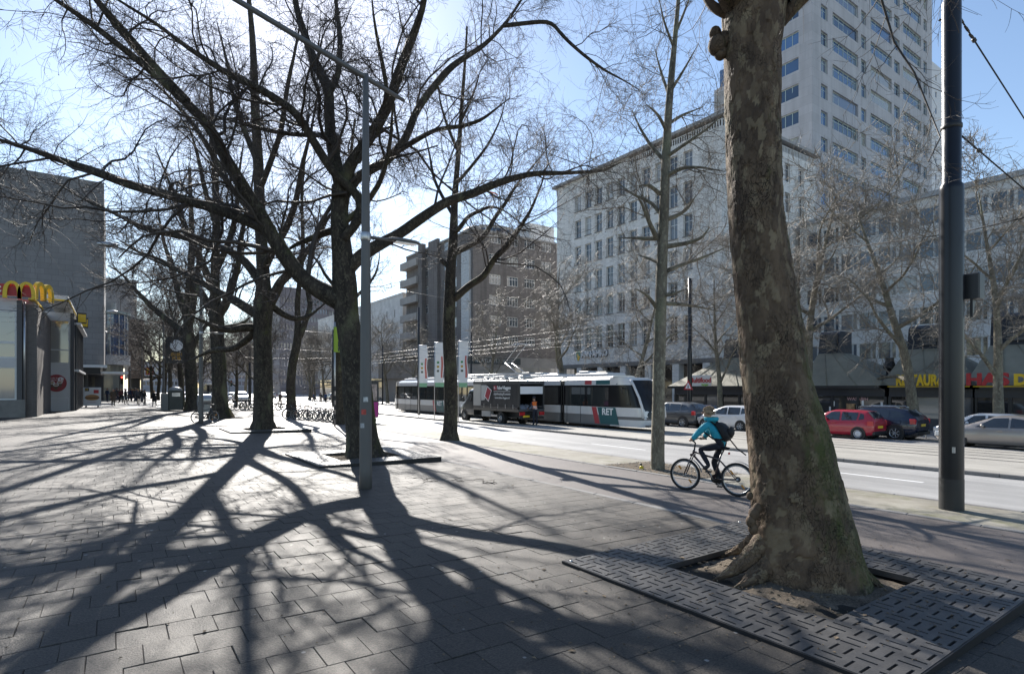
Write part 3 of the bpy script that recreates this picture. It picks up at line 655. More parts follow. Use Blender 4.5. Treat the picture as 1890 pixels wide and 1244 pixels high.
for dx in (1562, 1571): part(r, B, 'menu_board', mat('menu_board', (0.45, 0.28, 0.14), 0.6, var=0.8, vscale=4), lambda m: m.box(U+0.02, U+0.05, vat(dx+9, U), vat(dx, U), 0.05, 0.7))
r, B, U, ze = pavilion('black pavilion with yellow RESTAURANT letters', 1642, 1796, 1714, 0.95, 1.65, lower=[mat('panel_grey', (0.06, 0.065, 0.075), 0.5)])
text('lettering', 'RESTAURANT', 0.92, M_yellow, r, Vector((U-0.62, vat(1654, U-.6), ze+0.03))-Vector(B), (R(90), 0, R(-90)), 0.05, bold=0.045, sx=0.60)
part(r, B, 'yellow_trim', M_yellow, lambda m: m.box(U-0.58, U-0.552, vb_ if False else vat(1796, U), vat(1645, U), ze-0.1, ze-0.05))
r, B, U, ze = pavilion('black pavilion with red letters at the right edge', 1800, 2010, 1874, 1.0, 2.0, lower=[mat('panel_grey', (0.06, 0.065, 0.075), 0.5)])
text('lettering', 'HAS', 0.95, M_red, r, Vector((U-0.62, vat(1783, U-.6), ze+0.03))-Vector(B), (R(90), 0, R(-90)), 0.05, bold=0.05, sx=1.15)
text('lettering', 'DÖNER', 0.85, M_yellow, r, Vector((U-0.62, vat(1871, U-.6), ze+0.03))-Vector(B), (R(90), 0, R(-90)), 0.05, bold=0.045)
part(r, B, 'yellow_trim', M_yellow, lambda m: m.box(U-0.58, U-0.552, vat(2000, U), vat(1802, U), ze-0.1, ze-0.05))
vx = vat(1642, 45.0)
vent = empty('roof_vent', (45.0, vx, ze), 0, 'small black mushroom roof vent between the two middle pavilions', 'vent')
mb = MB(); mb.box(-0.5, 0.5, -0.5, 0.5, -0.8, 0.75); mb.build('vent_base', M_dark, vent)
mb = MB(); mb.lathe([(0.22, 0.75), (0.22, 1.05), (0.42, 1.25), (0.42, 1.35), (0.28, 1.75), (0.28, 1.95), (0.02, 1.98)], 8, smooth=False); mb.build('vent_cap', M_dark, vent)
# ---------------------------------------------------------------- white store with slit windows, left of the hotel
def store():
    U = 51.0; vR, vL = 113.5, 175.0; zg = gz(U); B = (U, vR, zg); zt = onu(750, 541, U).z
    root = empty('department_store', B, 0, 'white slab store with scattered vertical slit windows left of the hotel', 'building')
    m_ = stone('store_stone', (0.62, 0.61, 0.59), 1.1, 0.9, 0.02, 0.08, dark=0.88); rg = random.Random(3); hs = []
    for i in range(14):
        for k in range(5):
            if rg.random() < 0.62: a = 2+i*4.2+rg.uniform(-.6, .6); z = 5.2+k*3.1+rg.uniform(-.4, .4); hs.append((round(a, 2), round(a+0.4, 2), round(z, 2), round(z+1.7, 2)))
    wall(root, B, (U, vL), (0, -1), vL-vR, 4.0, zt, hs, m_, 0.3)
    for q in hs: window(root, B, (U, vL), (0, -1), *q, cols=(), rows=(), fw=0.05, inset=0.1, mf=M_dark)
    part(root, B, 'wall', m_, lambda m: (m.quad((U, vR, 4), (U+25, vR, 4), (U+25, vR, zt), (U, vR, zt)), m.quad((U, vL, 4), (U+25, vL, 4), (U+25, vL, zt), (U, vL, zt))))
    part(root, B, 'roof', m_, lambda m: m.box(U-0.1, U+25, vR-0.1, vL, zt, zt+0.4))
    part(root, B, 'shop_front', glass('store_front', (0.05, 0.05, 0.055), 0.1, rnd=0), lambda m: m.box(U+0.6, U+24, vR+0.3, vL, zg, 3.997))
    part(root, B, 'canopy', M_dark, lambda m: m.box(U-2.0, U+0.5, vR, vL, 3.2, 3.5))
store()
# ---------------------------------------------------------------- far slab tower and flats closing the street
def far_block(name, label, pxa, pxb, ytop, V, fl, wall_m, glass_m, ncol, band=0.55, z0=3.0, side=None):
    u0, u1 = uat(pxa, V), uat(pxb, V); zt = onv((pxa+pxb)/2, ytop, V).z; zg = -0.9; B = (u0, V, zg)
    root = empty(name, B, 0, label, 'building')
    part(root, B, 'wall', wall_m, lambda m: m.box(u0, u1, V+0.4, V+15, zg, zt))
    z = z0
    while z < zt-fl*0.8:
        part(root, B, 'window_band', glass_m, lambda m: m.box(u0+0.5, u1-0.5, V+0.25, V+0.3, z, z+fl*band))
        part(root, B, 'spandrel', wall_m, lambda m: m.box(u0, u1, V, V+0.397, z-fl*(1-band), z-0.003))
        z += fl
    part(root, B, 'spandrel', wall_m, lambda m: m.box(u0, u1, V, V+0.397, z-fl*(1-band), zt))
    for i in range(ncol+1):
        x = u0+(u1-u0)*i/ncol; part(root, B, 'mullion', wall_m, lambda m: m.box(x-0.25, x+0.25, V-0.06, V+0.397, z0, zt))
    return root
m_sl = mat('tower_dark', (0.17, 0.155, 0.17), 0.6, var=0.1, vscale=0.1); m_sg = glass('tower_dark_glass', (0.09, 0.10, 0.13), 0.15, rnd=0.6)
far_block('slab_tower', 'dark gridded slab tower closing the street, behind the crooked tree', 517, 606, 533, 235, 3.6, m_sl, m_sg, 16)
far_block('slab_tower_wing', 'lower dark wing right of the gridded slab tower', 606.5, 642, 560, 239, 3.6, m_sl, m_sg, 7)
m_fl = mat('flats_wall', (0.34, 0.34, 0.36), 0.7, var=0.1, vscale=0.1)
far_block('apartment_block', 'low grey block of flats far down the street behind the traffic', 405, 498, 648, 300, 3.0, m_fl, m_sg, 14)
far_block('glass_tower', 'pale glassy tower far off between the first two plane trunks', 496, 516, 628, 420, 4, mat('far_glass', (0.4, 0.46, 0.5), 0.4), m_sg, 4)
far_block('glass_tower', 'small square pale tower above the far flats', 455, 472, 622, 430, 4, mat('far_glass', (0.4, 0.46, 0.5), 0.4), m_sg, 3)
far_block('apartment_block', 'far grey terrace between the avenue trees on the left', 262, 405, 668, 330, 3.2, m_fl, m_sg, 20)
# ---------------------------------------------------------------- left side: tiled grey block, glazed corner, brown fronts
def left_block():
    V = 80.5; uR = uat(192, V); uL = uR-45; zt = onv(192, 338, V).z; zb = onv(170, 674, V).z; B = (uR, V, 0)
    root = empty('tiled_block', B, 0, 'windowless grey tiled block above the burger restaurant on the left', 'building')
    tl = stone('grey_tile', (0.22, 0.212, 0.208), 1.2, 0.62, 0.03, 0.08, dark=0.8, vary=0.06)
    part(root, B, 'wall', tl, lambda m: m.box(uL, uR, V, V+22, zb, zt))
    part(root, B, 'soffit', M_dark, lambda m: m.box(uL+0.5, uR-0.3, V-1.2, V+20, zb-1.0, zb-0.003))
    part(root, B, 'soffit_edge', M_whitep, lambda m: m.box(uL, uR+0.3, V-1.6, V-1.203, zb-0.3, zb-0.003))
    part(root, B, 'shop_front', glass('front_glass', (0.07, 0.07, 0.07), 0.08, rnd=0), lambda m: m.box(uL+1, uR-1.5, V+0.5, V+0.7, 0, zb-1.0))
    for i in range(14): part(root, B, 'shop_post', M_alu, lambda m: m.box(uR-2-i*1.6, uR-1.9-i*1.6, V+0.35, V+0.497, 0, zb-1.0))
    part(root, B, 'canopy', M_whitep, lambda m: m.box(uR-9, uR+2.3, V-1.0, V+6, onv(200, 690, V).z, onv(200, 686, V).z))
    V2 = 101.0; u0, u1 = uat(193, V2)-6, uat(245, V2)-0.5; B2 = (u1, V2, 0)
    r2 = empty('glazed_corner_building', B2, 0, 'white building with a tall glazed rounded corner beyond the grey tiled block', 'building')
    z = lambda y: onv(220, y, V2).z
    rc = 2.2
    def outline(o=0.0):
        p = [(u0, V2-o), (u1-rc, V2-o)]+[(u1-rc+(rc+o)*math.sin(t), V2+rc-(rc+o)*math.cos(t)) for t in np.linspace(0.2, math.pi/2, 6)]+[(u1+o, V2+20), (u0, V2+20)]
        return p
    def slab_(m, z0, z1, o): m.prism([(x, y, z0) for x, y in outline(o)], (0, 0, z1-z0))
    part(r2, B2, 'glazing', M_glassB, lambda m: slab_(m, z(655), z(580), -0.1))
    part(r2, B2, 'white_band', M_whitep, lambda m: slab_(m, z(673), z(655.3), 0.25))
    part(r2, B2, 'cornice', mat('cornice_green', (0.35, 0.42, 0.38), 0.6), lambda m: slab_(m, z(579.7), z(575), 0.3))
    part(r2, B2, 'attic', mat('attic_grey', (0.28, 0.28, 0.28), 0.7), lambda m: slab_(m, z(574.7), z(556), -1.5))
    for x, y in [((u0+(u1-rc-u0)*i/8), V2-0.02) for i in range(9)]+[(u1-rc+(rc+0.0)*math.sin(t), V2+rc-(rc+0.0)*math.cos(t)) for t in (0.5, 0.9, 1.3)]: part(r2, B2, 'glazing_bar', M_whitep, lambda m: m.box(x-0.07, x+0.07, y-0.07, y+0.07, z(655), z(580)))
    part(r2, B2, 'lower_window', glass('poster_glass', (0.2, 0.22, 0.2), 0.2, rnd=0), lambda m: slab_(m, 0, z(673.5), -0.6))
    for x in (u0+4, u1-3.5): part(r2, B2, 'pillar', M_slat, lambda m: m.box(x-0.5, x+0.5, V2-0.2, V2+0.59, 0, z(673.5)))
    part(r2, B2, 'advert_panel', mat('advert_print', (0.45, 0.5, 0.25), 0.5, var=0.9, vscale=0.35, col2=(0.75, 0.75, 0.7)), lambda m: m.box(u0+4.6, u1-4.1, V2+0.3, V2+0.45, z(693), z(676)))
    V3 = 125.0; u0, u1 = uat(236, V3), uat(252, V3)+1.2; B3 = (u1, V3, 0); zt = onv(250, 590, V3).z
    r3 = empty('brown_building', B3, 0, 'brown fronted building with a flat roof beyond the glazed corner', 'building')
    part(r3, B3, 'wall', stone('brown_front', (0.34, 0.26, 0.2), 2.0, 1.0, 0.05, 0.2), lambda m: m.box(u0, u1, V3, V3+35, 3.5, zt))
    part(r3, B3, 'upper_wall', mat('upper_grey', (0.28, 0.27, 0.26), 0.8), lambda m: m.box(u0-8, u1-1, V3+5, V3+50, zt, zt+8))
    part(r3, B3, 'shop_front', M_glass, lambda m: m.box(u0, u1-0.6, V3+0.6, V3+34, 0, 3.497))
    part(r3, B3, 'window', M_glass, lambda m: [m.box(u1-0.05, u1+0.02, V3+3+i*5, V3+5.5+i*5, 6+k*4, 8.2+k*4) for i in range(6) for k in range(3)])
    part(r3, B3, 'canopy', M_dark, lambda m: m.box(u1, u1+1.8, V3, V3+35, 3.55, 3.9))
    part(r3, B3, 'shop_sign', M_red, lambda m: m.box(u1+0.2, u1+1.5, V3-0.14, V3-0.003, 4.2, 5.6))
    text('emblem', 'M', 1.5, M_yellow, r3, Vector((u1+0.3, V3-0.18, 4.35))-Vector(B3), (R(90), 0, 0), 0.02, bold=0.02, sx=0.8)
left_block()
# ---------------------------------------------------------------- burger restaurant on the left
def arches(parent, loc, rz, w, h, d=0.22):
    """a rounded double-arch emblem"""
    e = empty('arch_emblem', loc, rz, parent=parent); mb = MB(); t = w*0.13
    def leg(x0, x1):
        outer = [(x0+(x1-x0)*0.5*(1-math.cos(a)), h*(math.sin(a)**0.62)) for a in np.linspace(0, math.pi, 19)]
        k = len(outer); inner = [(x0+t+(x1-x0-2*t)*0.5*(1-math.cos(a)), (h-t*0.8)*(math.sin(a)**0.62)) for a in np.linspace(0, math.pi, 19)]
        for i in range(k-1):
            a, b, c, e_ = outer[i], outer[i+1], inner[i+1], inner[i]
            mb.prism([(a[0], 0, a[1]), (b[0], 0, b[1]), (c[0], 0, c[1]), (e_[0], 0, e_[1])], (0, d, 0))
    leg(-w/2, t*0.5); leg(-t*0.5, w/2)
    mb.build('arches', M_yellow, e)
def burger():
    V1_, V2_ = 46.4, 56.2; ua, ub, uc, ud, ue = uat(-60, V1_), uat(31, V1_), uat(41, V1_), uat(45.5, V1_), uat(68, V1_)
    B = (ue, V1_, 0); root = empty('burger_restaurant', B, 0, 'two-storey burger restaurant with brick pier, red fascia and yellow arch emblem', 'building')
    bk = stone('pier_brick', (0.135, 0.12, 0.11), 0.25, 0.075, 0.008, 0.2, dark=1.35); pl = mat('plinth_concrete', (0.20, 0.19, 0.175), 0.85, var=0.25, vscale=2, bump=0.3)
    gl = glass('restaurant_glass', (0.27, 0.26, 0.24), 0.06, rnd=0); wp = mat('grey_panel', (0.52, 0.51, 0.50), 0.5, var=0.05); dk = mat('dark_pillar', (0.06, 0.06, 0.065), 0.5)  # pale restaurant glass: the brick's reflection is put into its base colour
    z = lambda y: D(20, y, V1_*0+onv(20, y, V1_).x*FW[0]+V1_*FW[1]).z
    zz = lambda y: onv(20, y, V1_).z
    part(root, B, 'plinth', pl, lambda m: m.box(ua, ud+0.05, V1_-0.25, V1_+0.4, 0, zz(738)))
    part(root, B, 'panel', wp, lambda m: (m.box(ua, ub, V1_, V1_+0.3, zz(573), zz(551)), m.box(ua, ub, V1_, V1_+0.3, zz(677), zz(661))))
    for y0, y1 in ((661, 632), (632, 574), (738, 677)):
        part(root, B, 'window', M_frame, lambda m: (m.box(ua, ub, V1_+0.02, V1_+0.1, zz(y0)-0.0, zz(y0)+0.08), m.box(ua, ub, V1_+0.02, V1_+0.1, zz(y1)-0.08, zz(y1)), m.box(ub-0.1, ub, V1_+0.02, V1_+0.1, zz(y0)+0.08, zz(y1)-0.08)))
        part(root, B, 'pane', gl, lambda m: m.box(ua, ub-0.05, V1_+0.05, V1_+0.07, zz(y0)+0.04, zz(y1)-0.04))
    part(root, B, 'corner_pillar', dk, lambda m: m.box(ub+0.002, uc, V1_-0.06, V1_+0.35, zz(738), zz(553)))
    part(root, B, 'downpipe', M_alu, lambda m: m.cyl((uc+0.12, V1_-0.05, zz(740)), (uc+0.12, V1_-0.05, zz(556)), 0.06, 8))
    part(root, B, 'brick_pier', bk, lambda m: (m.box(ud-0.15, ue, V1_+0.1, V2_+0.3, 0, zz(560)),))
    part(root, B, 'brick_pier', bk, lambda m: m.box(ua-3, ud-0.153, V1_+0.45, V2_+0.3, 0, zz(560)))
    part(root, B, 'fascia', M_red, lambda m: m.box(ua, uat(65, V1_), V1_-0.35, V1_-0.1, zz(547), zz(526)))
    text('lettering', 'restaurant', 0.72, M_white, root, Vector((uat(3.5, V1_), V1_-0.38, zz(541)))-Vector(B), (R(90), 0, 0), 0.02, align='RIGHT', bold=0.02)
    arches(root, Vector((uat(38, V1_), V1_-0.62, zz(552)))-Vector(B), 0, 1.55, 1.05)
    arches(root, Vector((uat(66, V1_)+0.35, V1_+1.6, zz(546)))-Vector(B), R(68), 2.1, 1.15)
    zt = onv(100, 576, V2_).z; u0, u1, u2 = uat(78, V2_), uat(130, V2_), uat(137, V2_); q = lambda y: onv(100, y, V2_).z
    part(root, B, 'bay_panel', wp, lambda m: (m.box(u0, u1, V2_, V2_+0.3, q(592), zt), m.box(u0, u1, V2_, V2_+0.3, q(759), q(669))))
    part(root, B, 'bay_panel_frame', M_frame, lambda m: (m.box(u0+0.1, u1-0.1, V2_-0.03, V2_-0.003, q(734.5), q(733.5)), m.box(u0+0.1, u0+0.15, V2_-0.03, V2_-0.003, q(756), q(733.5)), m.box(u1-0.15, u1-0.1, V2_-0.03, V2_-0.003, q(756), q(733.5))))
    part(root, B, 'bay_window', M_frame, lambda m: (m.box(u0, u0+0.12, V2_+0.04, V2_+0.14, q(669), q(592)), m.box(u1-0.12, u1, V2_+0.04, V2_+0.14, q(669), q(592)), m.box(u0+0.12, u1-0.12, V2_+0.04, V2_+0.14, q(646.5), q(644.5))))
    part(root, B, 'pane', gl, lambda m: m.box(u0+0.06, u1-0.06, V2_+0.08, V2_+0.1, q(669), q(592)))
    part(root, B, 'bay_back', mat('bay_inside', (0.2, 0.18, 0.14), 0.8, var=0.7, vscale=1.2), lambda m: m.box(u0, u1, V2_+0.303, V2_+10, 0, zt-0.1))
    # round coffee poster
    po = empty('coffee_poster', Vector(((u0+u1)/2, V2_-0.04, q(707)))-Vector(B), 0, parent=root)
    rx, rz_ = (u1-u0)*0.37, (q(691)-q(723))/2
    el = lambda cx, cz, a, b, y: [(cx+a*math.cos(t), y, cz+b*math.sin(t)) for t in np.linspace(0, 2*math.pi, 25)[:-1]]
    mb = MB(); mb.prism(el(0, 0, rx, rz_, 0), (0, 0.03, 0)); mb.build('poster_disc', mat('poster_red', (0.28, 0.03, 0.035), 0.5), po)
    mb = MB(); mb.prism(el(rx*0.42, rz_*0.42, rx*0.28, rz_*0.28, -0.012), (0, 0.008, 0)); mb.build('price_disc', M_white, po)
    text('price', '1,-', rz_*0.42, M_red, po, (rx*0.25, -0.02, rz_*0.27), (R(90), 0, 0), 0.004, bold=0.01)
    text('slogan', 'Koffie Espresso\nCappuccino', rz_*0.2, M_white, po, (-rx*0.62, -0.008, rz_*0.5), (R(90), 0, 0), 0.004)
    for cx, cz in ((-0.42, -0.05), (0.32, 0.0), (-0.04, -0.3)):
        mb = MB(); mb.prism([(rx*(cx-0.24), -0.015, rz_*(cz+0.1)), (rx*(cx+0.24), -0.015, rz_*(cz+0.1)), (rx*(cx+0.15), -0.015, rz_*(cz-0.45)), (rx*(cx-0.15), -0.015, rz_*(cz-0.45))], (0, 0.006, 0)); mb.build('cup', mat('cup_brown', (0.12, 0.06, 0.035), 0.5), po)
        mb = MB(); mb.prism(el(rx*cx, rz_*(cz+0.1), rx*0.27, rz_*0.17, -0.024), (0, 0.006, 0)); mb.build('cup_rim', M_white, po)
        mb = MB(); mb.prism(el(rx*cx, rz_*(cz+0.1), rx*0.2, rz_*0.11, -0.03), (0, 0.004, 0)); mb.build('coffee', mat('coffee', (0.35, 0.2, 0.1), 0.5), po)
    # dark glazed street side
    part(root, B, 'corner_post', dk, lambda m: m.box(u1+0.002, u2, V2_-0.05, V2_+0.3, 0, zt))
    for i in range(9): part(root, B, 'side_post', M_navy, lambda m: m.box(u2-0.25, u2+0.12, V2_+0.9+i*1.5, V2_+1.15+i*1.5, 0, zt-0.4))
    part(root, B, 'side_glass', M_glass, lambda m: m.box(u2-0.2, u2-0.1, V2_+0.303, V2_+14, 0, zt-0.4))
    part(root, B, 'side_band', M_whitep, lambda m: (m.box(u2-0.1, u2+0.3, V2_+0.6, V2_+14, q(685), q(681)), m.box(u2-0.1, u2+0.4, V2_+0.6, V2_+14, q(596), q(592))))
    for i in (0, 1): 
        part(root, B, 'blade_sign', M_dark, lambda m: m.box(u2+0.1, u2+0.75, V2_+1.0+i*4, V2_+1.25+i*4, q(592), q(572)))
        part(root, B, 'blade_arch', M_yellow, lambda m: m.box(u2+0.2, u2+0.7, V2_+0.95+i*4, V2_+0.997+i*4, q(590), q(575)))
    part(root, B, 'roof', mat('roof_grey', (0.34, 0.34, 0.33), 0.7), lambda m: m.box(ua-3, uat(62, V1_), V1_+0.5, V2_+14, zz(560)+0.003, zz(549)))
    part(root, B, 'roof_canopy', M_whitep, lambda m: (m.box(uat(70, V1_), u1+0.1, V2_-4.5, V2_+9, zt+0.35, zt+0.75),))
    part(root, B, 'yellow_trim', M_yellow, lambda m: (m.box(uat(70, V1_)-0.05, u1+0.15, V2_-4.56, V2_-4.503, zt+0.35, zt+0.46), m.box(u1+0.103, u1+0.16, V2_-4.5, V2_+9, zt+0.35, zt+0.46), m.box(uat(65, V1_)-0.3, uat(65, V1_)+0.02, V1_-0.3, V1_+5, zz(548)-0.14, zz(548)-0.02)))
burger()
# ================================================================ trees: traced trunks and limbs, grown branches and twigs
def bark(name, base, light, dark, moss=0.35, scale=1.0, plates=False):
    m = bpy.data.materials.new(name); m.use_nodes = True; nt = m.node_tree; b = nt.nodes['Principled BSDF']
    N = nt.nodes.new; L = nt.links.new
    b.inputs['Roughness'].default_value = 0.8; b.inputs['Specular IOR Level'].default_value = 0.3
    tc = N('ShaderNodeNewGeometry'); mp = N('ShaderNodeMapping'); mp.inputs['Scale'].default_value = (scale, scale, 0.55*scale); L(tc.outputs['Position'], mp.inputs[0])
    def mixc(a, c, f):
        x = N('ShaderNodeMix'); x.data_type = 'RGBA'; L(f, x.inputs['Factor'])
        for s, k in ((a, 'A'), (c, 'B')):
            if isinstance(s, tuple): x.inputs[k].default_value = (*s, 1)
            else: L(s, x.inputs[k])
        return x.outputs['Result']
    def ramp(f, a, bb):
        r = N('ShaderNodeMapRange'); r.inputs['From Min'].default_value = a; r.inputs['From Max'].default_value = bb; L(f, r.inputs['Value']); return r.outputs[0]
    def noise(sc, det=5, vec=None, ro=0.6):
        n = N('ShaderNodeTexNoise'); n.inputs['Scale'].default_value = sc; n.inputs['Detail'].default_value = det; n.inputs['Roughness'].default_value = ro; L(vec or mp.outputs[0], n.inputs['Vector']); return n
    nd = noise(6, 3); mv = N('ShaderNodeVectorMath'); mv.operation = 'MULTIPLY_ADD'; mv.inputs[1].default_value = (0.26, 0.26, 0.26); L(nd.outputs['Color'], mv.inputs[0]); L(mp.outputs[0], mv.inputs[2])
    vo = N('ShaderNodeTexVoronoi'); vo.inputs['Scale'].default_value = 25; L(mv.outputs[0], vo.inputs['Vector'])           # bark plates
    ve = N('ShaderNodeTexVoronoi'); ve.feature = 'DISTANCE_TO_EDGE'; ve.inputs['Scale'].default_value = 25; L(mv.outputs[0], ve.inputs['Vector'])
    cur = mixc(base, dark, ramp(noise(5, 6).outputs['Fac'], 0.35, 0.65))
    sm = N('ShaderNodeMapping'); sm.inputs['Scale'].default_value = (5, 5, 0.5); L(tc.outputs['Position'], sm.inputs[0])
    cur = mixc(cur, tuple(c*0.3 for c in dark), ramp(noise(1.0, 6, sm.outputs[0]).outputs['Fac'], 0.56, 0.78))
    sep = N('ShaderNodeSeparateColor')
    if plates: at = N('ShaderNodeAttribute'); at.attribute_name = 'plate'; L(at.outputs['Color'], sep.inputs[0])
    else: L(vo.outputs['Color'], sep.inputs[0])
    cur = mixc(cur, light, ramp(sep.outputs[0], 0.6, 1.15))
    pat = noise(1.6, 4, ro=0.5); cur = mixc(cur, tuple(0.5*(a+c) for a, c in zip(light, (0.2, 0.21, 0.11))), ramp(pat.outputs['Fac'], 0.58, 0.72))
    ck = ramp(ve.outputs['Distance'], 0.05, 0.0); cg = ramp(noise(3.2, 4).outputs['Fac'], 0.42, 0.62); cm = N('ShaderNodeMath'); cm.operation = 'MULTIPLY'; L(ck, cm.inputs[0]); L(cg, cm.inputs[1]); crack = cm.outputs[0]; cur = mixc(cur, tuple(c*0.4 for c in dark), crack)
    if moss:
        mn = noise(1.1, 8, ro=0.7); sp = N('ShaderNodeSeparateXYZ'); L(tc.outputs['Normal'], sp.inputs[0])
        ad = N('ShaderNodeMath'); ad.operation = 'MULTIPLY_ADD'; L(sp.outputs[0], ad.inputs[0]); ad.inputs[1].default_value = 0.16; L(mn.outputs['Fac'], ad.inputs[2])
        m2 = noise(9, 6, ro=0.75); a2 = N('ShaderNodeMath'); a2.operation = 'MULTIPLY_ADD'; L(m2.outputs['Fac'], a2.inputs[0]); a2.inputs[1].default_value = 0.55; L(ad.outputs[0], a2.inputs[2])
        cur = mixc(cur, (0.07, 0.076, 0.022), ramp(a2.outputs[0], 1.02-moss*0.5, 1.2-moss*0.45))
    L(cur, b.inputs['Base Color'])
    hs = N('ShaderNodeMath'); hs.operation = 'SUBTRACT'; L(noise(14, 5).outputs['Fac'], hs.inputs[0]); L(crack, hs.inputs[1])
    h2 = N('ShaderNodeMath'); h2.operation = 'MULTIPLY_ADD'; L(sep.outputs[1], h2.inputs[0]); h2.inputs[1].default_value = 0.5; L(hs.outputs[0], h2.inputs[2])
    bp = N('ShaderNodeBump'); bp.inputs['Strength'].default_value = 1.0; bp.inputs['Distance'].default_value = 0.022; L(h2.outputs[0], bp.inputs['Height']); L(bp.outputs[0], b.inputs['Normal'])
    return m
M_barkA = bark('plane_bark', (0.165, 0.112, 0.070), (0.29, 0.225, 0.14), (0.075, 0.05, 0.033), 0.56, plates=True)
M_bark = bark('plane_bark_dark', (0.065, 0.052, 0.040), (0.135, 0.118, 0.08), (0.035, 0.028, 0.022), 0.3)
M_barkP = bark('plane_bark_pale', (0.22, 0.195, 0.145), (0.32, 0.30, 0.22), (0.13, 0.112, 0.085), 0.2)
M_twig = mat('twig_bark', (0.055, 0.042, 0.033), 0.65, var=0.35, vscale=1.5, coord='World')
M_twigP = mat('twig_bark_pale', (0.20, 0.175, 0.14), 0.55, var=0.3, vscale=1.5, coord='World')
M_ball = mat('seed_ball', (0.06, 0.045, 0.03), 0.9)

def tubes(groups):
    """groups: list of (pts (N,k,3), rad (N,k), sides) -> V, F arrays of quads"""
    Vs = []; Fs = []; n0 = 0
    for pts, rad, s in groups:
        N_, k, _ = pts.shape
        if N_ == 0: continue
        t = np.gradient(pts, axis=1); t /= np.linalg.norm(t, axis=2, keepdims=True)+1e-9
        tm = t.mean(1); tm /= np.linalg.norm(tm, axis=1, keepdims=True)+1e-9
        ref = np.where(np.abs(tm[:, 2:3]) < 0.8, np.array([[0, 0, 1.0]]), np.array([[1.0, 0, 0]]))
        a = ref[:, None, :]-t*(t*ref[:, None, :]).sum(2, keepdims=True); a /= np.linalg.norm(a, axis=2, keepdims=True)+1e-9
        b = np.cross(t, a)
        w = np.arange(s)*2*np.pi/s
        v = pts[:, :, None, :]+(a[:, :, None, :]*np.cos(w)[None, None, :, None]+b[:, :, None, :]*np.sin(w)[None, None, :, None])*rad[:, :, None, None]
        Vs.append(v.reshape(-1, 3))
        i = np.arange(k-1)[:, None]; j = np.arange(s)[None, :]; jn = (j+1) % s
        q = np.stack([i*s+j+0*jn, i*s+jn, (i+1)*s+jn, (i+1)*s+j], -1).reshape(-1, 4)
        Fs.append((q[None]+np.arange(N_)[:, None, None]*(k*s)).reshape(-1, 4)+n0)
        n0 += N_*k*s
    return np.concatenate(Vs), np.concatenate(Fs)
def resample(pts, rad, k):
    pts = np.asarray(pts, float); rad = np.asarray(rad, float)
    d = np.r_[0, np.cumsum(np.linalg.norm(np.diff(pts, axis=0), axis=1))]; t = np.linspace(0, d[-1], k)
    # Catmull-Rom like smoothing: interpolate, then relax
    q = np.stack([np.interp(t, d, pts[:, i]) for i in range(3)], 1); r = np.interp(t, d, rad)
    for _ in range(2): q[1:-1] = 0.25*q[:-2]+0.5*q[1:-1]+0.25*q[2:]
    return q, r
def sprout(rng, PP, RR, counts, t_lo, t_hi, ang, length, lenvar, ratio, k, wig, up, taper=0.25, minr=0.003, out=None):
    """children on parent polylines PP (N,K,3), RR (N,K); counts per parent"""
    N_, K, _ = PP.shape
    par = np.repeat(np.arange(N_), counts); M_ = len(par)
    if M_ == 0: return np.zeros((0, k, 3)), np.zeros((0, k))
    t = rng.uniform(t_lo, t_hi, M_)*(K-1); i = np.minimum(t.astype(int), K-2); f = (t-i)[:, None]
    p0 = PP[par, i]*(1-f)+PP[par, i+1]*f; r0 = (RR[par, i]*(1-f[:, 0])+RR[par, i+1]*f[:, 0])
    tan = PP[par, i+1]-PP[par, i]; tan /= np.linalg.norm(tan, axis=1, keepdims=True)+1e-9
    rnd = rng.normal(size=(M_, 3)); perp = rnd-tan*(rnd*tan).sum(1, keepdims=True); perp /= np.linalg.norm(perp, axis=1, keepdims=True)+1e-9
    a = np.radians(rng.normal(ang, 14, M_))[:, None]
    d = tan*np.cos(a)+perp*np.sin(a)
    tt = (t/(K-1)); L_ = length*(1-0.45*tt)*np.exp(rng.normal(0, lenvar, M_))
    if out is not None: L_ = L_*out[par]
    step = (L_/(k-1))[:, None]
    pts = np.zeros((M_, k, 3)); pts[:, 0] = p0
    bend = rng.normal(size=(M_, 3))*wig*0.5
    for s in range(1, k):
        d = d+rng.normal(size=(M_, 3))*wig+bend+np.array([0, 0, up]); d /= np.linalg.norm(d, axis=1, keepdims=True)+1e-9
        pts[:, s] = pts[:, s-1]+d*step
    r = np.clip(np.minimum(r0*ratio, L_*0.0125), minr, None)[:, None]*np.linspace(1, taper, k)[None]
    return pts, np.maximum(r, minr*0.6)
def fuse(seqs, k):
    P_ = []; R_ = []
    for p, r in seqs:
        q, rr = resample(p, r, k); P_.append(q); R_.append(rr)
    return np.array(P_), np.array(R_)
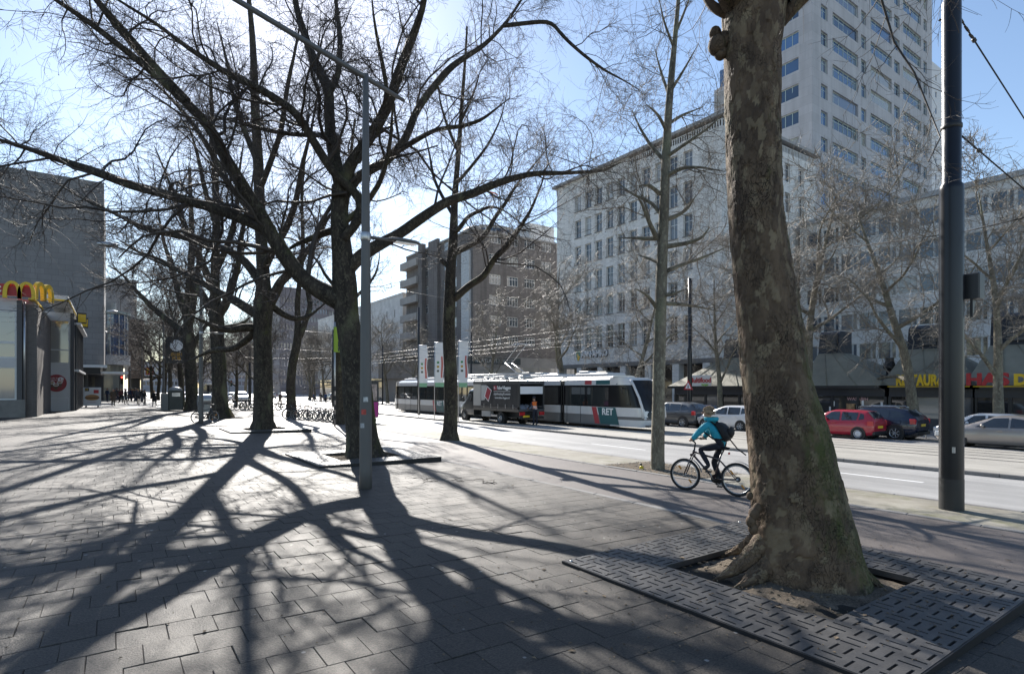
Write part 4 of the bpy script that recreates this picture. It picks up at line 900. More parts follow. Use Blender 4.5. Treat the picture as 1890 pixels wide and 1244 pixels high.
def crown(rng, limbs, n1, n2, n3, l1, l2, l3, up1=0.05, up2=0.02, r_min=0.0035, t1=0.18, wig=1.0, balls=0, ang1=52, n4=0, ratio1=0.36):
    """limbs: list of (pts, rad). returns V,F of all grown branches, and ball centres"""
    P0, R0 = fuse(limbs, 14)
    ln = np.linalg.norm(np.diff(P0, axis=1), axis=2).sum(1); w = ln/ln.sum()
    c1 = rng.multinomial(n1, w); sc = np.clip(ln/ln.mean(), 0.5, 1.5)
    P1, R1 = sprout(rng, P0, R0, c1, t1, 1.0, ang1, l1, 0.3, ratio1, 9, 0.16*wig, up1, 0.3, r_min*2.2, out=sc)
    ln1 = np.linalg.norm(np.diff(P1, axis=1), axis=2).sum(1)
    c2 = rng.multinomial(n2, ln1/ln1.sum())
    P2, R2 = sprout(rng, P1, R1, c2, 0.15, 1.0, 48, l2, 0.35, 0.5, 6, 0.17*wig, up2, 0.35, r_min*1.35)
    ln2 = np.linalg.norm(np.diff(P2, axis=1), axis=2).sum(1)
    c3 = rng.multinomial(n3, ln2/ln2.sum())
    P3, R3 = sprout(rng, P2, R2, c3, 0.1, 1.0, 46, l3, 0.4, 0.6, 4, 0.22*wig, 0.0, 0.5, r_min)
    groups = [(P1, R1, 6), (P2, R2, 3), (P3, R3, 3)]
    if n4:
        ln3 = np.linalg.norm(np.diff(P3, axis=1), axis=2).sum(1)
        P4, R4 = sprout(rng, P3, R3, rng.multinomial(n4, ln3/ln3.sum()), 0.2, 1.0, 44, l3*0.6, 0.4, 0.7, 4, 0.25*wig, -0.02, 0.6, r_min*0.85)
        groups.append((P4, R4, 3))
    V, F = tubes(groups)
    bc = None
    if balls:
        idx = rng.integers(0, len(P3), balls); bc = P3[idx, -1]+np.array([0, 0, -0.07])
    return V, F, bc
def ball_mesh(c, r=0.017):
    o = np.array([(1,0,0),(0,1,0),(-1,0,0),(0,-1,0),(0,0,1),(0,0,-1)])*r
    f = np.array([(0,1,4),(1,2,4),(2,3,4),(3,0,4),(1,0,5),(2,1,5),(3,2,5),(0,3,5)])
    st = np.array([(.1,0,0),(-.05,.09,0),(-.05,-.09,0),(.1,0,1),(-.05,.09,1),(-.05,-.09,1)])*np.array([0.02,0.02,0.07])
    sf = np.array([(0,1,4),(0,4,3),(1,2,5),(1,5,4),(2,0,3),(2,3,5)])
    o = np.concatenate([o, st]); f = np.concatenate([f, sf+6])
    return (c[:, None]+o[None]).reshape(-1, 3), (f[None]+np.arange(len(c))[:, None, None]*12).reshape(-1, 3)
def thick_tube(pts, rad, k, s, lump=0.06, seed=0, flare=None, freq=2.2):
    """trunk or limb with an uneven surface"""
    rr = np.random.default_rng(seed); q, r = resample(pts, rad, k)
    t = np.gradient(q, axis=0); t /= np.linalg.norm(t, axis=1, keepdims=True)
    ref = np.array([1.0, 0, 0]) if abs(t[0, 2]) > 0.6 else np.array([0, 0, 1.0])
    V = np.zeros((k, s, 3)); w = np.arange(s)*2*np.pi/s
    z = np.r_[0, np.cumsum(np.linalg.norm(np.diff(q, axis=0), axis=1))]
    ph = rr.uniform(0, 6.28, (6, 3))
    for i in range(k):
        a = ref-t[i]*ref.dot(t[i]); a /= np.linalg.norm(a); ref = a; b = np.cross(t[i], a)
        n = sum(np.sin(w*m+ph[m-1, 0]+0.7*np.sin(z[i]*freq*0.6+ph[m-1, 1]))*np.cos(z[i]*freq*(0.4+0.25*m)+ph[m-1, 2])/m**0.7 for m in range(1, 7))
        rad_i = r[i]*(1+lump*n)
        if flare is not None:
            h, amt, lobes, ph0 = flare
            e = math.exp(-z[i]/h); rad_i = rad_i*(1+amt*e*(0.35+0.65*np.clip(np.sin(w*lobes+ph0+0.6*np.sin(2*w+1)), -0.25, 1)**1.0))
        V[i] = q[i]+(np.cos(w)[:, None]*a+np.sin(w)[:, None]*b)*rad_i[:, None] if np.ndim(rad_i) else 0
    V = V.reshape(-1, 3)
    i = np.arange(k-1)[:, None]; j = np.arange(s)[None]; jn = (j+1) % s
    F = np.stack([i*s+j, i*s+jn+0*i, (i+1)*s+jn, (i+1)*s+j], -1).reshape(-1, 4)
    return V, F
def flake(V, k, s, seed, size=0.07, lift=0.006):
    """raise a tube's surface into uneven bark plates; returns moved points and a colour per point"""
    rg = np.random.default_rng(seed); G = V.reshape(k, s, 3); c = G.mean(1, keepdims=True); nrm = G-c; rad = np.linalg.norm(nrm, axis=2, keepdims=True); nrm = nrm/rad
    zc = np.r_[0, np.cumsum(np.linalg.norm(np.diff(c[:, 0], axis=0), axis=1))]; w = np.arange(s)/s*2*np.pi; circ = float(rad.mean())
    P2 = np.stack([np.broadcast_to(w[None]*circ, (k, s)), np.broadcast_to(zc[:, None]*0.62, (k, s))], -1).reshape(-1, 2)+rg.normal(0, size*0.10, (k*s, 2))
    n = int(2*np.pi*circ*zc[-1]*0.62/size**2); S = np.stack([rg.uniform(0, 2*np.pi*circ, n), rg.uniform(0, zc[-1]*0.62, n)], 1)
    S3 = np.concatenate([S, S+[2*np.pi*circ, 0], S-[2*np.pi*circ, 0]]); val = np.tile(rg.uniform(0, 1, (n, 3)), (3, 1))
    d1 = np.zeros(len(P2)); d2 = np.zeros(len(P2)); idx = np.zeros(len(P2), int)
    for a in range(0, len(P2), 1500):
        q = P2[a:a+1500]; lo, hi = q[:, 1].min()-0.3, q[:, 1].max()+0.3; sel = np.where((S3[:, 1] > lo) & (S3[:, 1] < hi))[0]
        D2 = ((q[:, None]-S3[sel][None])**2).sum(2); o = np.argpartition(D2, 1, axis=1)[:, :2]; e = np.take_along_axis(D2, o, 1); first = e.argmin(1)
        idx[a:a+1500] = sel[o[np.arange(len(q)), first]]; d1[a:a+1500] = np.sqrt(e.min(1)); d2[a:a+1500] = np.sqrt(e.max(1))
    h = (val[idx, 1]-0.5)*lift*1.6-np.clip(1-(d2-d1)/(size*0.22), 0, 1)*lift*0.9
    return (G+nrm*h.reshape(k, s, 1)).reshape(-1, 3), np.c_[val[idx], np.ones(len(idx))]
def traced(pix, dep):
    """pixel polyline [(x,y,halfwidth px, depth offset)] -> world points and radii"""
    p = []; r = []
    for e in pix:
        dd = dep+(e[3] if len(e) > 3 else 0.0)
        p.append(tuple(D(e[0], e[1], dd))); r.append(e[2]*dd/FPX)
    return p, r
def tree(name, base, label, trunk, limbs, cr, mtrunk, mtwig, seed, group, flare=(0.35, 0.5, 5, 0.4), kt=40, st=20, lump=0.05, cat='tree', balls=0, limb_parts=True, plate=0.0):
    root = empty(name, base, 0, label, cat, group); B = np.array(base)
    limbs = [(q, np.asarray(r, float)*np.interp(np.linspace(0, 1, len(r)), [0, 0.6, 1], [1, 0.9, 0.28])) for q, r in limbs]
    V, F = thick_tube(trunk[0], trunk[1], kt, st, lump, seed, flare)
    if plate: V, pc = flake(V, kt, st, seed, plate)
    tm = npmesh('trunk', V-B, F, [mtrunk], smooth=True)
    if plate: tm.color_attributes.new('plate', 'FLOAT_COLOR', 'POINT').data.foreach_set('color', pc.astype(np.float32).ravel())
    obj('trunk', tm, root)
    if limb_parts:
        for i, (p, r) in enumerate(limbs):
            V, F = thick_tube(p, r, max(10, int(len(p)*3.5)), 10, 0.05, seed+i+1, None, 3.0)
            obj('limb', npmesh('limb', V-B, F, [mtrunk], smooth=True), root)
    rg = np.random.default_rng(seed)
    src = limbs+([(trunk[0][-4:], trunk[1][-4:])] if cr.pop('from_trunk', False) else [])
    V, F, bc = crown(rg, src, balls=balls, **cr)
    obj('crown', npmesh('crown', V-B, F, [mtwig], smooth=True), root)
    if bc is not None:
        V, F = ball_mesh(bc); o = obj('seed_balls', npmesh('seed_balls', V-B, F, [M_ball]), root); tag(o, kind='stuff')
    return root
def auto_limbs(rng, p, r, n, lo, hi, length, ang, up, wig=0.12, k=9, ratio=0.55, az0=None):
    """scaffold limbs from a trunk polyline"""
    q, rr = resample(p, r, 24); out = []
    for i in range(n):
        t = lo+(hi-lo)*(i+rng.uniform(0, 0.8))/n; j = t*(23); a = int(j); f = j-a
        pt = q[a]*(1-f)+q[min(a+1, 23)]*f; r0 = rr[a]
        az = (az0 if az0 is not None else 0)+i*2.4+rng.normal(0, 0.35); el = R(90-ang+rng.normal(0, 8))
        d = np.array([math.cos(az)*math.cos(el), math.sin(az)*math.cos(el), math.sin(el)]); L_ = length*(1.1-0.5*(t-lo)/(hi-lo+1e-6))*rng.uniform(0.75, 1.2)
        pts = [pt]
        bend = rng.normal(0, wig*0.4, 3)
        for s in range(k-1):
            d = d+rng.normal(0, wig, 3)+bend+np.array([0, 0, up]); d /= np.linalg.norm(d); pts.append(pts[-1]+d*L_/(k-1))
        rad = np.linspace(r0*ratio, r0*ratio*0.22, k); rad[0] *= 1.25
        out.append((pts, rad))
    return out
# ---------------------------------------------------------------- the big plane trees of the near row (u about 5.7) traced from the photograph
NEAR = 'old plane trees along the pavement'
# tree A: the thick trunk in the foreground
dA = 6.0
tA = traced([(1492,1112,112),(1491,1085,106),(1488,1050,99),(1484,1000,90),(1470,900,78),(1453,800,70),(1431,700,58),(1420,600,54),(1406,500,51),(1394,400,48),(1391,300,48),(1390,200,48),(1389,100,49),(1391,30,55),(1396,-40,60),(1400,-90,50)], dA)
bA = P(1490, 1066)
lA = [traced([(1372,20,30),(1340,-30,30,-.2),(1300,-130,26,-.5),(1230,-300,22,-.9),(1120,-470,17,-1.2),(980,-640,12,-1.4),(820,-800,8,-1.5)], dA),
      traced([(1420,0,36),(1450,-60,36,.2),(1490,-170,30,.6),(1540,-320,24,1.0),(1600,-520,18,1.5),(1640,-750,10,1.9)], dA),
      traced([(1440,40,13),(1475,0,12,-.1),(1540,-50,10,-.3),(1640,-70,8,-.5),(1760,-60,6,-.7)], dA),
      traced([(1395,-60,34),(1380,-160,32,.8),(1360,-320,26,1.6),(1370,-520,18,2.4),(1400,-760,10,3.0)], dA),
      traced([(1340,26,9),(1322,18,9),(1308,5,8,.05),(1296,-14,7,.1),(1280,-60,5,.2)], dA)]
rgA = np.random.default_rng(31)
treeA = tree('plane_tree', tuple(bA), 'massive mottled plane tree trunk leaning left in the foreground grate', tA, lA,
     dict(n1=90, n2=800, n3=5000, l1=2.3, l2=1.0, l3=0.42, up1=0.03, up2=-0.03, r_min=0.0024, ratio1=0.11), M_barkA, M_twig, 31, NEAR, flare=(0.14, 0.12, 4, 1.3), kt=300, st=130, lump=0.02, balls=160, plate=0.07)
# roots creeping out of the trunk foot, and the burr high on the left side
rm = []
for pix in ([(1456,930,30),(1432,975,28),(1408,1006,22),(1382,1032,16),(1354,1052,11),(1334,1063,6),(1316,1071,2)],
            [(1468,950,34),(1450,1000,32),(1430,1034,25),(1408,1056,18),(1388,1070,12),(1370,1079,7),(1354,1086,2)],
            [(1446,930,28),(1424,966,22),(1402,988,16),(1380,1004,11),(1358,1016,7),(1332,1026,2)],
            [(1490,930,36),(1526,990,36),(1560,1034,27),(1588,1060,18),(1616,1078,9),(1640,1089,2)],
            [(1436,1000,12),(1414,1030,11),(1392,1050,8),(1376,1068,5),(1366,1084,2)]):
    tip = P(pix[-1][0], pix[-1][1]); dt = proj(tip)[2]-dA; n_ = len(pix); pix = [(*q, dt*(i/(n_-1))**1.1+(0.0 if i else 0.0)) for i, q in enumerate(pix)]
    p, r = traced(pix, dA); V, F = thick_tube(p, r, 70, 30, 0.06, len(rm)+3, None, 9.0); V, pc = flake(V, 70, 30, len(rm)+50, 0.045, 0.007); rm.append((V, F, pc))
for V, F, pc in rm:
    tm = npmesh('root', V-np.array(bA), F, [M_barkA], smooth=True); tm.color_attributes.new('plate', 'FLOAT_COLOR', 'POINT').data.foreach_set('color', pc.astype(np.float32).ravel()); obj('root', tm, treeA)
mb = MB()
for (x, y, w) in ((1324, 84, 17), (1320, 62, 11), (1330, 98, 12), (1336, 76, 15)): c = D(x, y, dA); mb.ball(tuple(c-bA), w*dA/FPX, 12, 8, (1, 1, 1.15))
mb.build('burr', M_barkA, treeA)
mb = MB()
for (x, y, w) in ((1392, 948, 10), (1386, 962, 9), (1398, 938, 8), (1384, 915, 6), (1390, 975, 9)): c = D(x, y, dA-0.15); mb.ball(tuple(c-bA), w*dA/FPX, 9, 6, (1, 1, 1.3))
mb.build('burr', M_barkA, treeA)
# tree B
dB = 16.1
tB = traced([(672,850,30),(668,820,29),(663,760,27),(658,700,25),(650,640,22.5),(641,580,21),(635,530,22),(632,480,19),(628,430,17),(627,386,16),(631,345,17)], dB)
lB = [traced([(642,560,21),(615,548,19),(585,535,17,-.1),(556,512,15,-.2),(530,480,14.5,-.4),(505,440,14,-.5),(479,392,13,-.7),(452,350,12.5,-.9),(425,309,12,-1.0),(386,232,11,-1.2),(336,181,11,-1.4),(270,124,10.5,-1.7),(166,42,10,-2.1),(102,0,9.5,-2.4),(20,-60,8,-2.8)], dB),
      traced([(345,188,9,-1.4),(301,143,9,-1.5),(232,66,9,-1.9),(178,0,8.5,-2.2),(130,-60,7,-2.5)], dB),
      traced([(497,428,11,-.4),(479,415,11,-.4),(440,402,10,-.3),(386,382,9.5,-.2),(309,359,9,-.1),(232,340,8.5,0),(174,316,8.5,.1),(116,297,8,.2),(39,270,7.5,.3),(0,259,7,.3),(-80,240,5,.4)], dB),
      traced([(632,512,13),(648,490,13),(672,466,12.5,.1),(700,452,11.5,.2),(739,432,10.5,.3),(785,397,10,.4),(828,370,9.5,.5),(870,359,9,.5),(924,336,8.5,.6),(982,320,7.5,.7),(1040,320,7,.8),(1117,316,6,.9),(1145,300,4,1.0)], dB),
      traced([(631,350,14),(622,312,12.5,.1),(616,289,11.5,.2),(608,231,10.5,.4),(608,162,10,.6),(585,127,9.5,.5),(566,77,9,.5),(546,12,8.5,.4),(540,-40,8,.4),(520,-140,6,.3)], dB),
      traced([(610,168,6,.6),(623,154,6,.7),(629,85,5.5,.9),(620,0,5,1.2),(612,-80,4,1.5)], dB),
      traced([(634,340,14),(645,305,12,-.1),(666,278,11,-.2),(693,239,10.5,-.4),(720,185,10.5,-.6),(739,127,10,-.8),(762,69,9.5,-1.1),(782,12,9,-1.4),(790,-60,8,-1.8),(800,-160,6,-2.1)], dB),
      traced([(640,352,11),(662,324,9,.3),(690,310,8.5,.5),(716,297,8,.8),(751,255,7.5,1.1),(766,208,7.2,1.4),(793,170,7,1.7),(828,127,6.8,2.0),(859,106,6.4,2.2),(893,85,6,2.4),(932,46,5.5,2.7),(963,0,5,3.0),(990,-50,4,3.2)], dB),
      traced([(930,48,3.8,2.7),(982,42,3.8,2.6),(1017,39,3.6,2.5),(1040,69,3.4,2.4),(1079,104,3.2,2.3),(1117,131,3,2.2),(1154,150,2.6,2.2),(1185,170,2,2.1)], dB),
      traced([(722,287,5,.9),(770,258,4.6,.6),(805,239,4.3,.4),(855,233,4,.2),(890,222,3.6,.1),(917,200,3.2,0),(942,181,2.4,0)], dB),
      traced([(634,440,8,-.2),(660,412,9,-.3),(671,376,9,-.3),(650,348,8.5,-.3),(618,324,8.5,-.4),(579,262,8.5,-.6),(548,208,8,-.9),(483,166,7.5,-1.2),(417,135,7,-1.5),(347,89,6.5,-1.8),(286,42,6,-2.1),(216,0,5.5,-2.4),(150,-50,4,-2.7)], dB),
      traced([(636,420,9,.2),(605,428,7,.5),(575,440,6,.8),(545,452,5,1.2),(520,470,3.5,1.6)], dB),
      traced([(632,412,6),(652,398,6,-.1),(676,376,5.5,-.4),(700,340,5,-.8),(714,300,4.5,-1.2),(722,250,4.5,-1.6),(724,200,4,-2.0),(735,150,3,-2.3)], dB),
      traced([(610,250,5,.5),(560,250,4.6,.9),(520,246,4.2,1.2),(470,235,4,1.6),(420,222,3.4,1.9),(370,205,2.6,2.3)], dB),
      traced([(660,300,5,-.3),(700,232,5,-.6),(716,170,4.6,-1.0),(704,110,4.2,-1.3),(690,40,4,-1.8),(684,-30,3,-2.1)], dB)]
bB = P(670, 845)
treeB = tree('plane_tree', tuple(bB), 'big forked plane tree with far-reaching limbs behind the grey lamp post', tB, lB,
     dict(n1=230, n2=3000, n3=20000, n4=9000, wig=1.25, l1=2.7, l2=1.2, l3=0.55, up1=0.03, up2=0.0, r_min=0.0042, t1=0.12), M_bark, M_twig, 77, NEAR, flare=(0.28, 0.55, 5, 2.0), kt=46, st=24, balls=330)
# tree C
dC = 26.2
tC = traced([(487,798,18),(487,770,17.5),(486,700,16.5),(484,650,16),(484,600,16),(489,560,17),(486,520,12),(483,463,10.5),(479,367,9.5),(474,250,8.5),(469,154,7),(466,60,5),(455,-40,3.5)], dC)
lC = [traced([(492,570,11),(505,548,10),(517,520,9,-.2),(540,500,8,-.5),(560,470,7,-.8),(588,440,6.5,-1.0),(605,400,5.5,-1.3),(625,380,4,-1.6)], dC),
      traced([(478,580,11),(460,572,9.5,.2),(438,556,9,.4),(412,546,8,.7),(380,525,7,1),(345,510,6.5,1.3),(300,480,5.5,1.6),(250,462,4.5,2)], dC),
      traced([(474,606,8),(450,604,7.5,-.3),(430,610,6.5,-.6),(400,606,6,-1),(370,590,5,-1.4),(340,580,3.5,-1.8)], dC),
      traced([(472,612,7),(455,628,6.5,.3),(430,645,6,.6),(395,645,5.5,1),(372,655,4.5,1.3),(345,668,3,1.6)], dC),
      traced([(487,540,9),(470,500,8,.3),(440,470,7.5,.6),(400,455,7,1),(330,435,6.5,1.4),(270,425,6,1.8),(215,395,5,2.3),(160,372,4,2.7),(90,330,3,3)], dC),
      traced([(486,500,8),(505,460,7,-.5),(530,420,6.5,-1),(548,370,6,-1.5),(556,310,5.5,-2),(575,240,4.5,-2.4),(590,150,3.4,-2.8)], dC),
      traced([(480,420,7),(455,380,6,.4),(420,340,6,.8),(390,280,5.5,1.2),(350,220,5,1.6),(300,165,4,2),(240,120,3,2.4)], dC),
      traced([(479,350,6),(500,300,5.5,-.5),(520,240,5,-1),(530,160,4.5,-1.5),(548,80,3.5,-1.9),(560,0,2.5,-2.2)], dC),
      traced([(476,300,5.5),(450,240,5,.6),(430,180,4.5,1),(418,110,4,1.5),(400,40,3,2)], dC),
      traced([(490,555,7),(520,580,6,.4),(545,590,5.5,.8),(570,585,5,1.2),(600,560,4,1.6)], dC)]
bC = P(487, 794)
tree('plane_tree', tuple(bC), 'second dark plane tree on a low grate, left of the grey lamp post', tC, lC,
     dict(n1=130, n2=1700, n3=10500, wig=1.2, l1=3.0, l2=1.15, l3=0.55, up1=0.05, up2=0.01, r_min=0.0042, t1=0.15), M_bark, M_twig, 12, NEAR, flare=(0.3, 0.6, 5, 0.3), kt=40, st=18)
# tree D
dD = 37.0
tD = traced([(407,772,15),(406,740,13.5),(404,680,12.5),(402,620,12),(400,585,13),(396,550,9),(398,490,7.5),(400,400,6.5),(396,300,5.5),(392,220,4),(388,140,2.6)], dD)
lD = [traced([(405,600,9),(392,580,8.5),(380,556,7.5,.2),(365,530,7,.4),(345,505,6,.7),(310,490,5.5,1),(262,470,4.5,1.4),(215,440,3.5,1.8)], dD),
      traced([(404,580,9),(418,560,8,-.3),(428,530,7,-.6),(440,490,6,-1),(446,430,5.5,-1.4),(462,370,4.5,-1.8),(470,300,3.2,-2)], dD),
      traced([(402,610,6),(420,604,5.5,.3),(445,600,5,.6),(462,585,4,1)], dD),
      traced([(398,545,7),(380,500,6.5,.5),(355,450,6,.9),(330,390,5,1.4),(310,330,4,1.9),(285,270,3,2.3)], dD),
      traced([(399,500,6),(420,455,5.5,-.4),(436,400,5,-.9),(440,330,4,-1.4),(450,260,3,-1.9)], dD),
      traced([(400,420,5),(380,360,4.5,.5),(366,290,4,1),(345,220,3,1.6)], dD)]
bD = P(406, 771)
tree('plane_tree', tuple(bD), 'plane tree directly behind the bicycle leaning at the thin lamp post', tD, lD,
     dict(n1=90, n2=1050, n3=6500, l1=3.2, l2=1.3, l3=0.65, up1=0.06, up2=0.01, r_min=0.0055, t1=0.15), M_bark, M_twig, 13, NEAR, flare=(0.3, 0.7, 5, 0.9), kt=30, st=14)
# tree E
dE = 49.0
tE = traced([(357,758,12),(355,730,10.5),(352,690,10),(351,650,9.5),(348,620,9.5),(345,580,7),(350,520,6),(355,450,5),(352,380,4),(350,310,2.6)], dE)
lE = [traced([(350,630,7.5),(338,612,7),(318,596,6,.3),(295,580,5.5,.6),(270,556,5,1),(245,530,4.5,1.4),(225,505,4,1.8),(200,490,3,2.2)], dE),
      traced([(348,605,7),(356,570,6,-.4),(362,520,5.5,-.8),(370,460,4.5,-1.2),(378,400,3.5,-1.6)], dE),
      traced([(346,590,6),(330,545,5.5,.5),(318,495,5,1),(300,440,4,1.5),(290,380,3,2)], dE),
      traced([(352,650,5),(366,620,4.5,.5),(380,600,4,1),(395,590,3,1.5)], dE)]
bE = P(356, 757)
tree('plane_tree', tuple(bE), 'plane tree with a low limb sweeping left, beside the green waste bins', tE, lE,
     dict(n1=70, n2=800, n3=4800, l1=3.4, l2=1.4, l3=0.75, up1=0.06, up2=0.01, r_min=0.0068, t1=0.15), M_bark, M_twig, 14, NEAR, flare=(0.3, 0.7, 5, 1.9), kt=26, st=12)
# ---------------------------------------------------------------- young trees in the verge (u about 11)
VERGE = 'younger trees in the verge by the road'
dG = 14.8
tG = traced([(1214,870,12.5),(1214,800,12),(1216,700,11.2),(1219,600,10.6),(1221,500,10),(1225,400,9),(1229,300,8),(1234,200,6.8),(1239,140,6),(1246,70,4.6),(1252,0,3.6),(1258,-70,2.6)], dG)
lG = [traced(x, dG) for x in (
    [(1230,405,5),(1250,398,4,.2),(1268,387,3.6,.3),(1282,366,2.6,.4)], [(1230,455,5),(1268,449,4,-.3),(1296,440,3.6,-.5),(1310,419,2.4,-.6)],
    [(1211,440,4.6),(1190,441,3.6,.3),(1172,439,3.2,.5),(1140,440,2,.8)], [(1226,327,5),(1250,314,4,-.2),(1264,309,3.6,-.4),(1296,309,3,-.7),(1338,317,2,-1.0)],
    [(1218,358,4),(1197,341,3.4,-.3),(1179,343,2,-.5)], [(1213,442,5),(1197,408,4,-.3),(1186,377,3.2,-.5),(1172,356,2,-.7)],
    [(1230,500,4.6),(1260,488,3.6,.3),(1289,479,3.2,.6),(1349,453,2,1.0)], [(1228,560,4),(1268,562,3,.3),(1328,575,1.8,.7)],
    [(1211,567,4),(1193,543,3.2,-.3),(1170,532,2,-.5)], [(1222,546,4),(1245,542,3.4,-.3),(1264,534,2.6,-.4)],
    [(1216,485,4),(1200,478,3,.3),(1175,470,1.8,.6)], [(1224,400,4),(1200,372,3.4,.4),(1168,360,2.6,.7),(1130,330,1.8,1)],
    [(1228,300,4),(1200,268,3.2,.4),(1180,235,2.6,.7),(1165,200,1.6,1)], [(1230,290,3.6),(1262,268,3,-.4),(1310,235,2.2,-.7),(1345,200,1.4,-1)],
    [(1232,245,3.6),(1215,212,3,-.3),(1193,193,2.2,-.5)], [(1232,230,3.4),(1260,212,2.8,.3),(1298,198,1.8,.6)],
    [(1236,180,3.2),(1222,140,2.6,.3),(1208,90,1.8,.6)], [(1237,170,3.2),(1262,130,2.4,-.3),(1290,80,1.6,-.6)],
    [(1244,90,2.6),(1225,40,2,-.3),(1215,-10,1.4,-.5)], [(1248,60,2.6),(1268,10,2,.3),(1285,-40,1.4,.5)],
    [(1218,640,3),(1235,620,2.2,.2),(1262,610,1.4,.4)])]
bG = P(1214, 868)
tree('plane_tree', tuple(bG), 'slender straight young tree with stubby side branches behind the cyclist', tG, lG,
     dict(n1=130, n2=1000, n3=4800, l1=1.3, l2=0.7, l3=0.36, up1=0.02, up2=0.0, r_min=0.003, t1=0.3), M_barkP, mat('twig_olive', (0.13, 0.105, 0.075), 0.65, var=0.3, vscale=1.5, coord='World'), 41, VERGE, flare=(0.12, 0.12, 4, 0.3), kt=44, st=14, lump=0.03, balls=130)
dF = 23.0
tF = traced([(830,814,15),(832,785,13),(833,740,12.5),(831,690,12),(829,640,11.5),(828,600,11),(831,555,11),(830,510,9.5),(834,470,9),(838,430,8),(838,390,7),(842,330,5),(848,260,4.2),(852,200,3.6),(858,120,2.6),(862,50,1.8)], dF)
lF = [traced(x, dF) for x in (
    [(838,552,7),(871,523,6.5,-.2),(893,511,6.5,-.4),(905,490,6,-.5),(914,474,6,-.7),(936,456,5.6,-.9),(960,419,5,-1.1),(978,392,4.4,-1.3),(1000,340,3.4,-1.6),(1012,300,2.4,-1.8)],
    [(836,468,6),(860,456,5.5,.3),(887,444,5,.5),(905,420,4.6,.7),(911,404,4.4,.9),(930,380,4,1.1),(954,340,3.4,1.4),(990,300,2.6,1.7),(1020,260,1.8,2)],
    [(838,430,5),(850,420,4.5,-.4),(862,400,4,-.7),(880,392,3.6,-1),(905,380,3.2,-1.3),(930,388,2.6,-1.5),(985,430,1.8,-1.8)],
    [(826,490,5),(816,482,5,.1),(812,478,4.6,.2)], [(838,400,4),(820,370,3.4,.4),(800,330,3,.8),(792,280,2.4,1.2),(780,230,1.6,1.5)],
    [(842,340,3.6),(868,310,3,.4),(900,270,2.6,.8),(925,220,2,1.2),(938,160,1.4,1.5)], [(846,280,3.2),(828,240,2.8,-.4),(812,190,2.2,-.8),(806,130,1.4,-1.1)],
    [(850,225,2.8),(872,180,2.2,-.4),(890,120,1.6,-.7)])]
bF = P(830, 812)
tree('plane_tree', tuple(bF), 'mossy young tree standing left of the dark van with ladders', tF, lF,
     dict(n1=100, n2=850, n3=4200, l1=1.9, l2=0.9, l3=0.45, up1=0.04, up2=0.0, r_min=0.004, ratio1=0.3, t1=0.25), M_bark, M_twig, 42, VERGE, flare=(0.2, 0.5, 4, 0.3), kt=40, st=14, balls=60)
dI = 33.0
tI = traced([(630,783,11),(630,740,9.5),(627,690,9),(625,640,8.5),(624,590,8),(626,520,7),(632,440,6),(640,360,4.6),(648,280,3),(655,220,1.8)], dI)
rI = np.random.default_rng(8)
bI = P(629, 782)
tree('plane_tree', tuple(bI), 'verge tree by the green banner, half hidden by the forked plane tree', tI, auto_limbs(rI, *tI, 8, 0.35, 0.92, 4.2, 50, 0.07),
     dict(n1=60, n2=450, n3=2000, l1=1.9, l2=1.0, l3=0.55, up1=0.04, r_min=0.006), M_bark, M_twig, 43, VERGE, flare=(0.2, 0.5, 4, 0.9), kt=26, st=12)
dH = 40.5
tH = traced([(541,775,9.5),(537,740,8.5),(536,700,8),(538,680,8),(545,650,7.5),(553,615,7.5),(548,585,5.5),(549,550,4.6),(556,500,4.2),(560,440,3.6),(556,370,2.8),(562,300,1.8)], dH)
lH = [traced([(553,622,6),(565,590,5.2),(576,560,5,.2),(566,545,4.6,.3),(570,500,4.2,.5),(582,450,3.6,.8),(590,380,2.6,1.1)], dH)]+auto_limbs(rI, *tH, 6, 0.5, 0.92, 3.6, 50, 0.08)
bH = P(540, 773)
tree('plane_tree', tuple(bH), 'crooked twin-stemmed tree at the head of the row of parked bicycles', tH, lH,
     dict(n1=55, n2=400, n3=1800, l1=1.9, l2=1.0, l3=0.6, up1=0.04, r_min=0.0075), M_bark, M_twig, 44, VERGE, flare=(0.2, 0.5, 4, 0.9), kt=28, st=12)
# ---------------------------------------------------------------- more trees: three grown forms, copied
def form(seed, h, r, n, length, mt, mw, r_min, dens=1.0, fork=0.35, wide=52):
    rg = np.random.default_rng(seed)
    p = [(0, 0, -0.1)]; q = np.array([0, 0, -0.1]); d = np.array([0, 0, 1.0])
    for i in range(9):
        d = d+rg.normal(0, 0.06, 3)*np.array([1, 1, 0]); d /= np.linalg.norm(d); q = q+d*h/9; p.append(tuple(q))
    rad = np.interp(np.linspace(0, 1, 10), [0, 0.1, fork, 1], [r*1.15, r, r*0.85, r*0.12])
    L_ = auto_limbs(rg, p, rad, n, fork*0.85, 0.93, length, wide, 0.10, 0.13)
    return tree('plane_tree', (0, 0, 0), None, (p, rad), L_, dict(n1=int(90*dens), n2=int(800*dens), n3=int(4200*dens), l1=length*0.5, l2=length*0.24, l3=length*0.13, up1=0.06, up2=0.01, r_min=r_min), mt, mw, seed, None, flare=(0.25, 0.4, 4, 1.0), kt=22, st=12)
fP = [form(101, 13, 0.26, 9, 6.0, M_barkP, M_twigP, 0.0095, 1.05, 0.28), form(102, 12, 0.24, 8, 6.0, M_barkP, M_twigP, 0.0085, 1.05, 0.22, 58), form(103, 12.5, 0.22, 9, 5.0, M_barkP, M_twigP, 0.009, 1.0, 0.3)]
fD = [form(111, 14, 0.30, 9, 7.5, M_bark, M_twig, 0.012, 1.0, 0.3), form(112, 13, 0.28, 9, 7.0, M_bark, M_twig, 0.012, 1.0, 0.28)]
used = set()
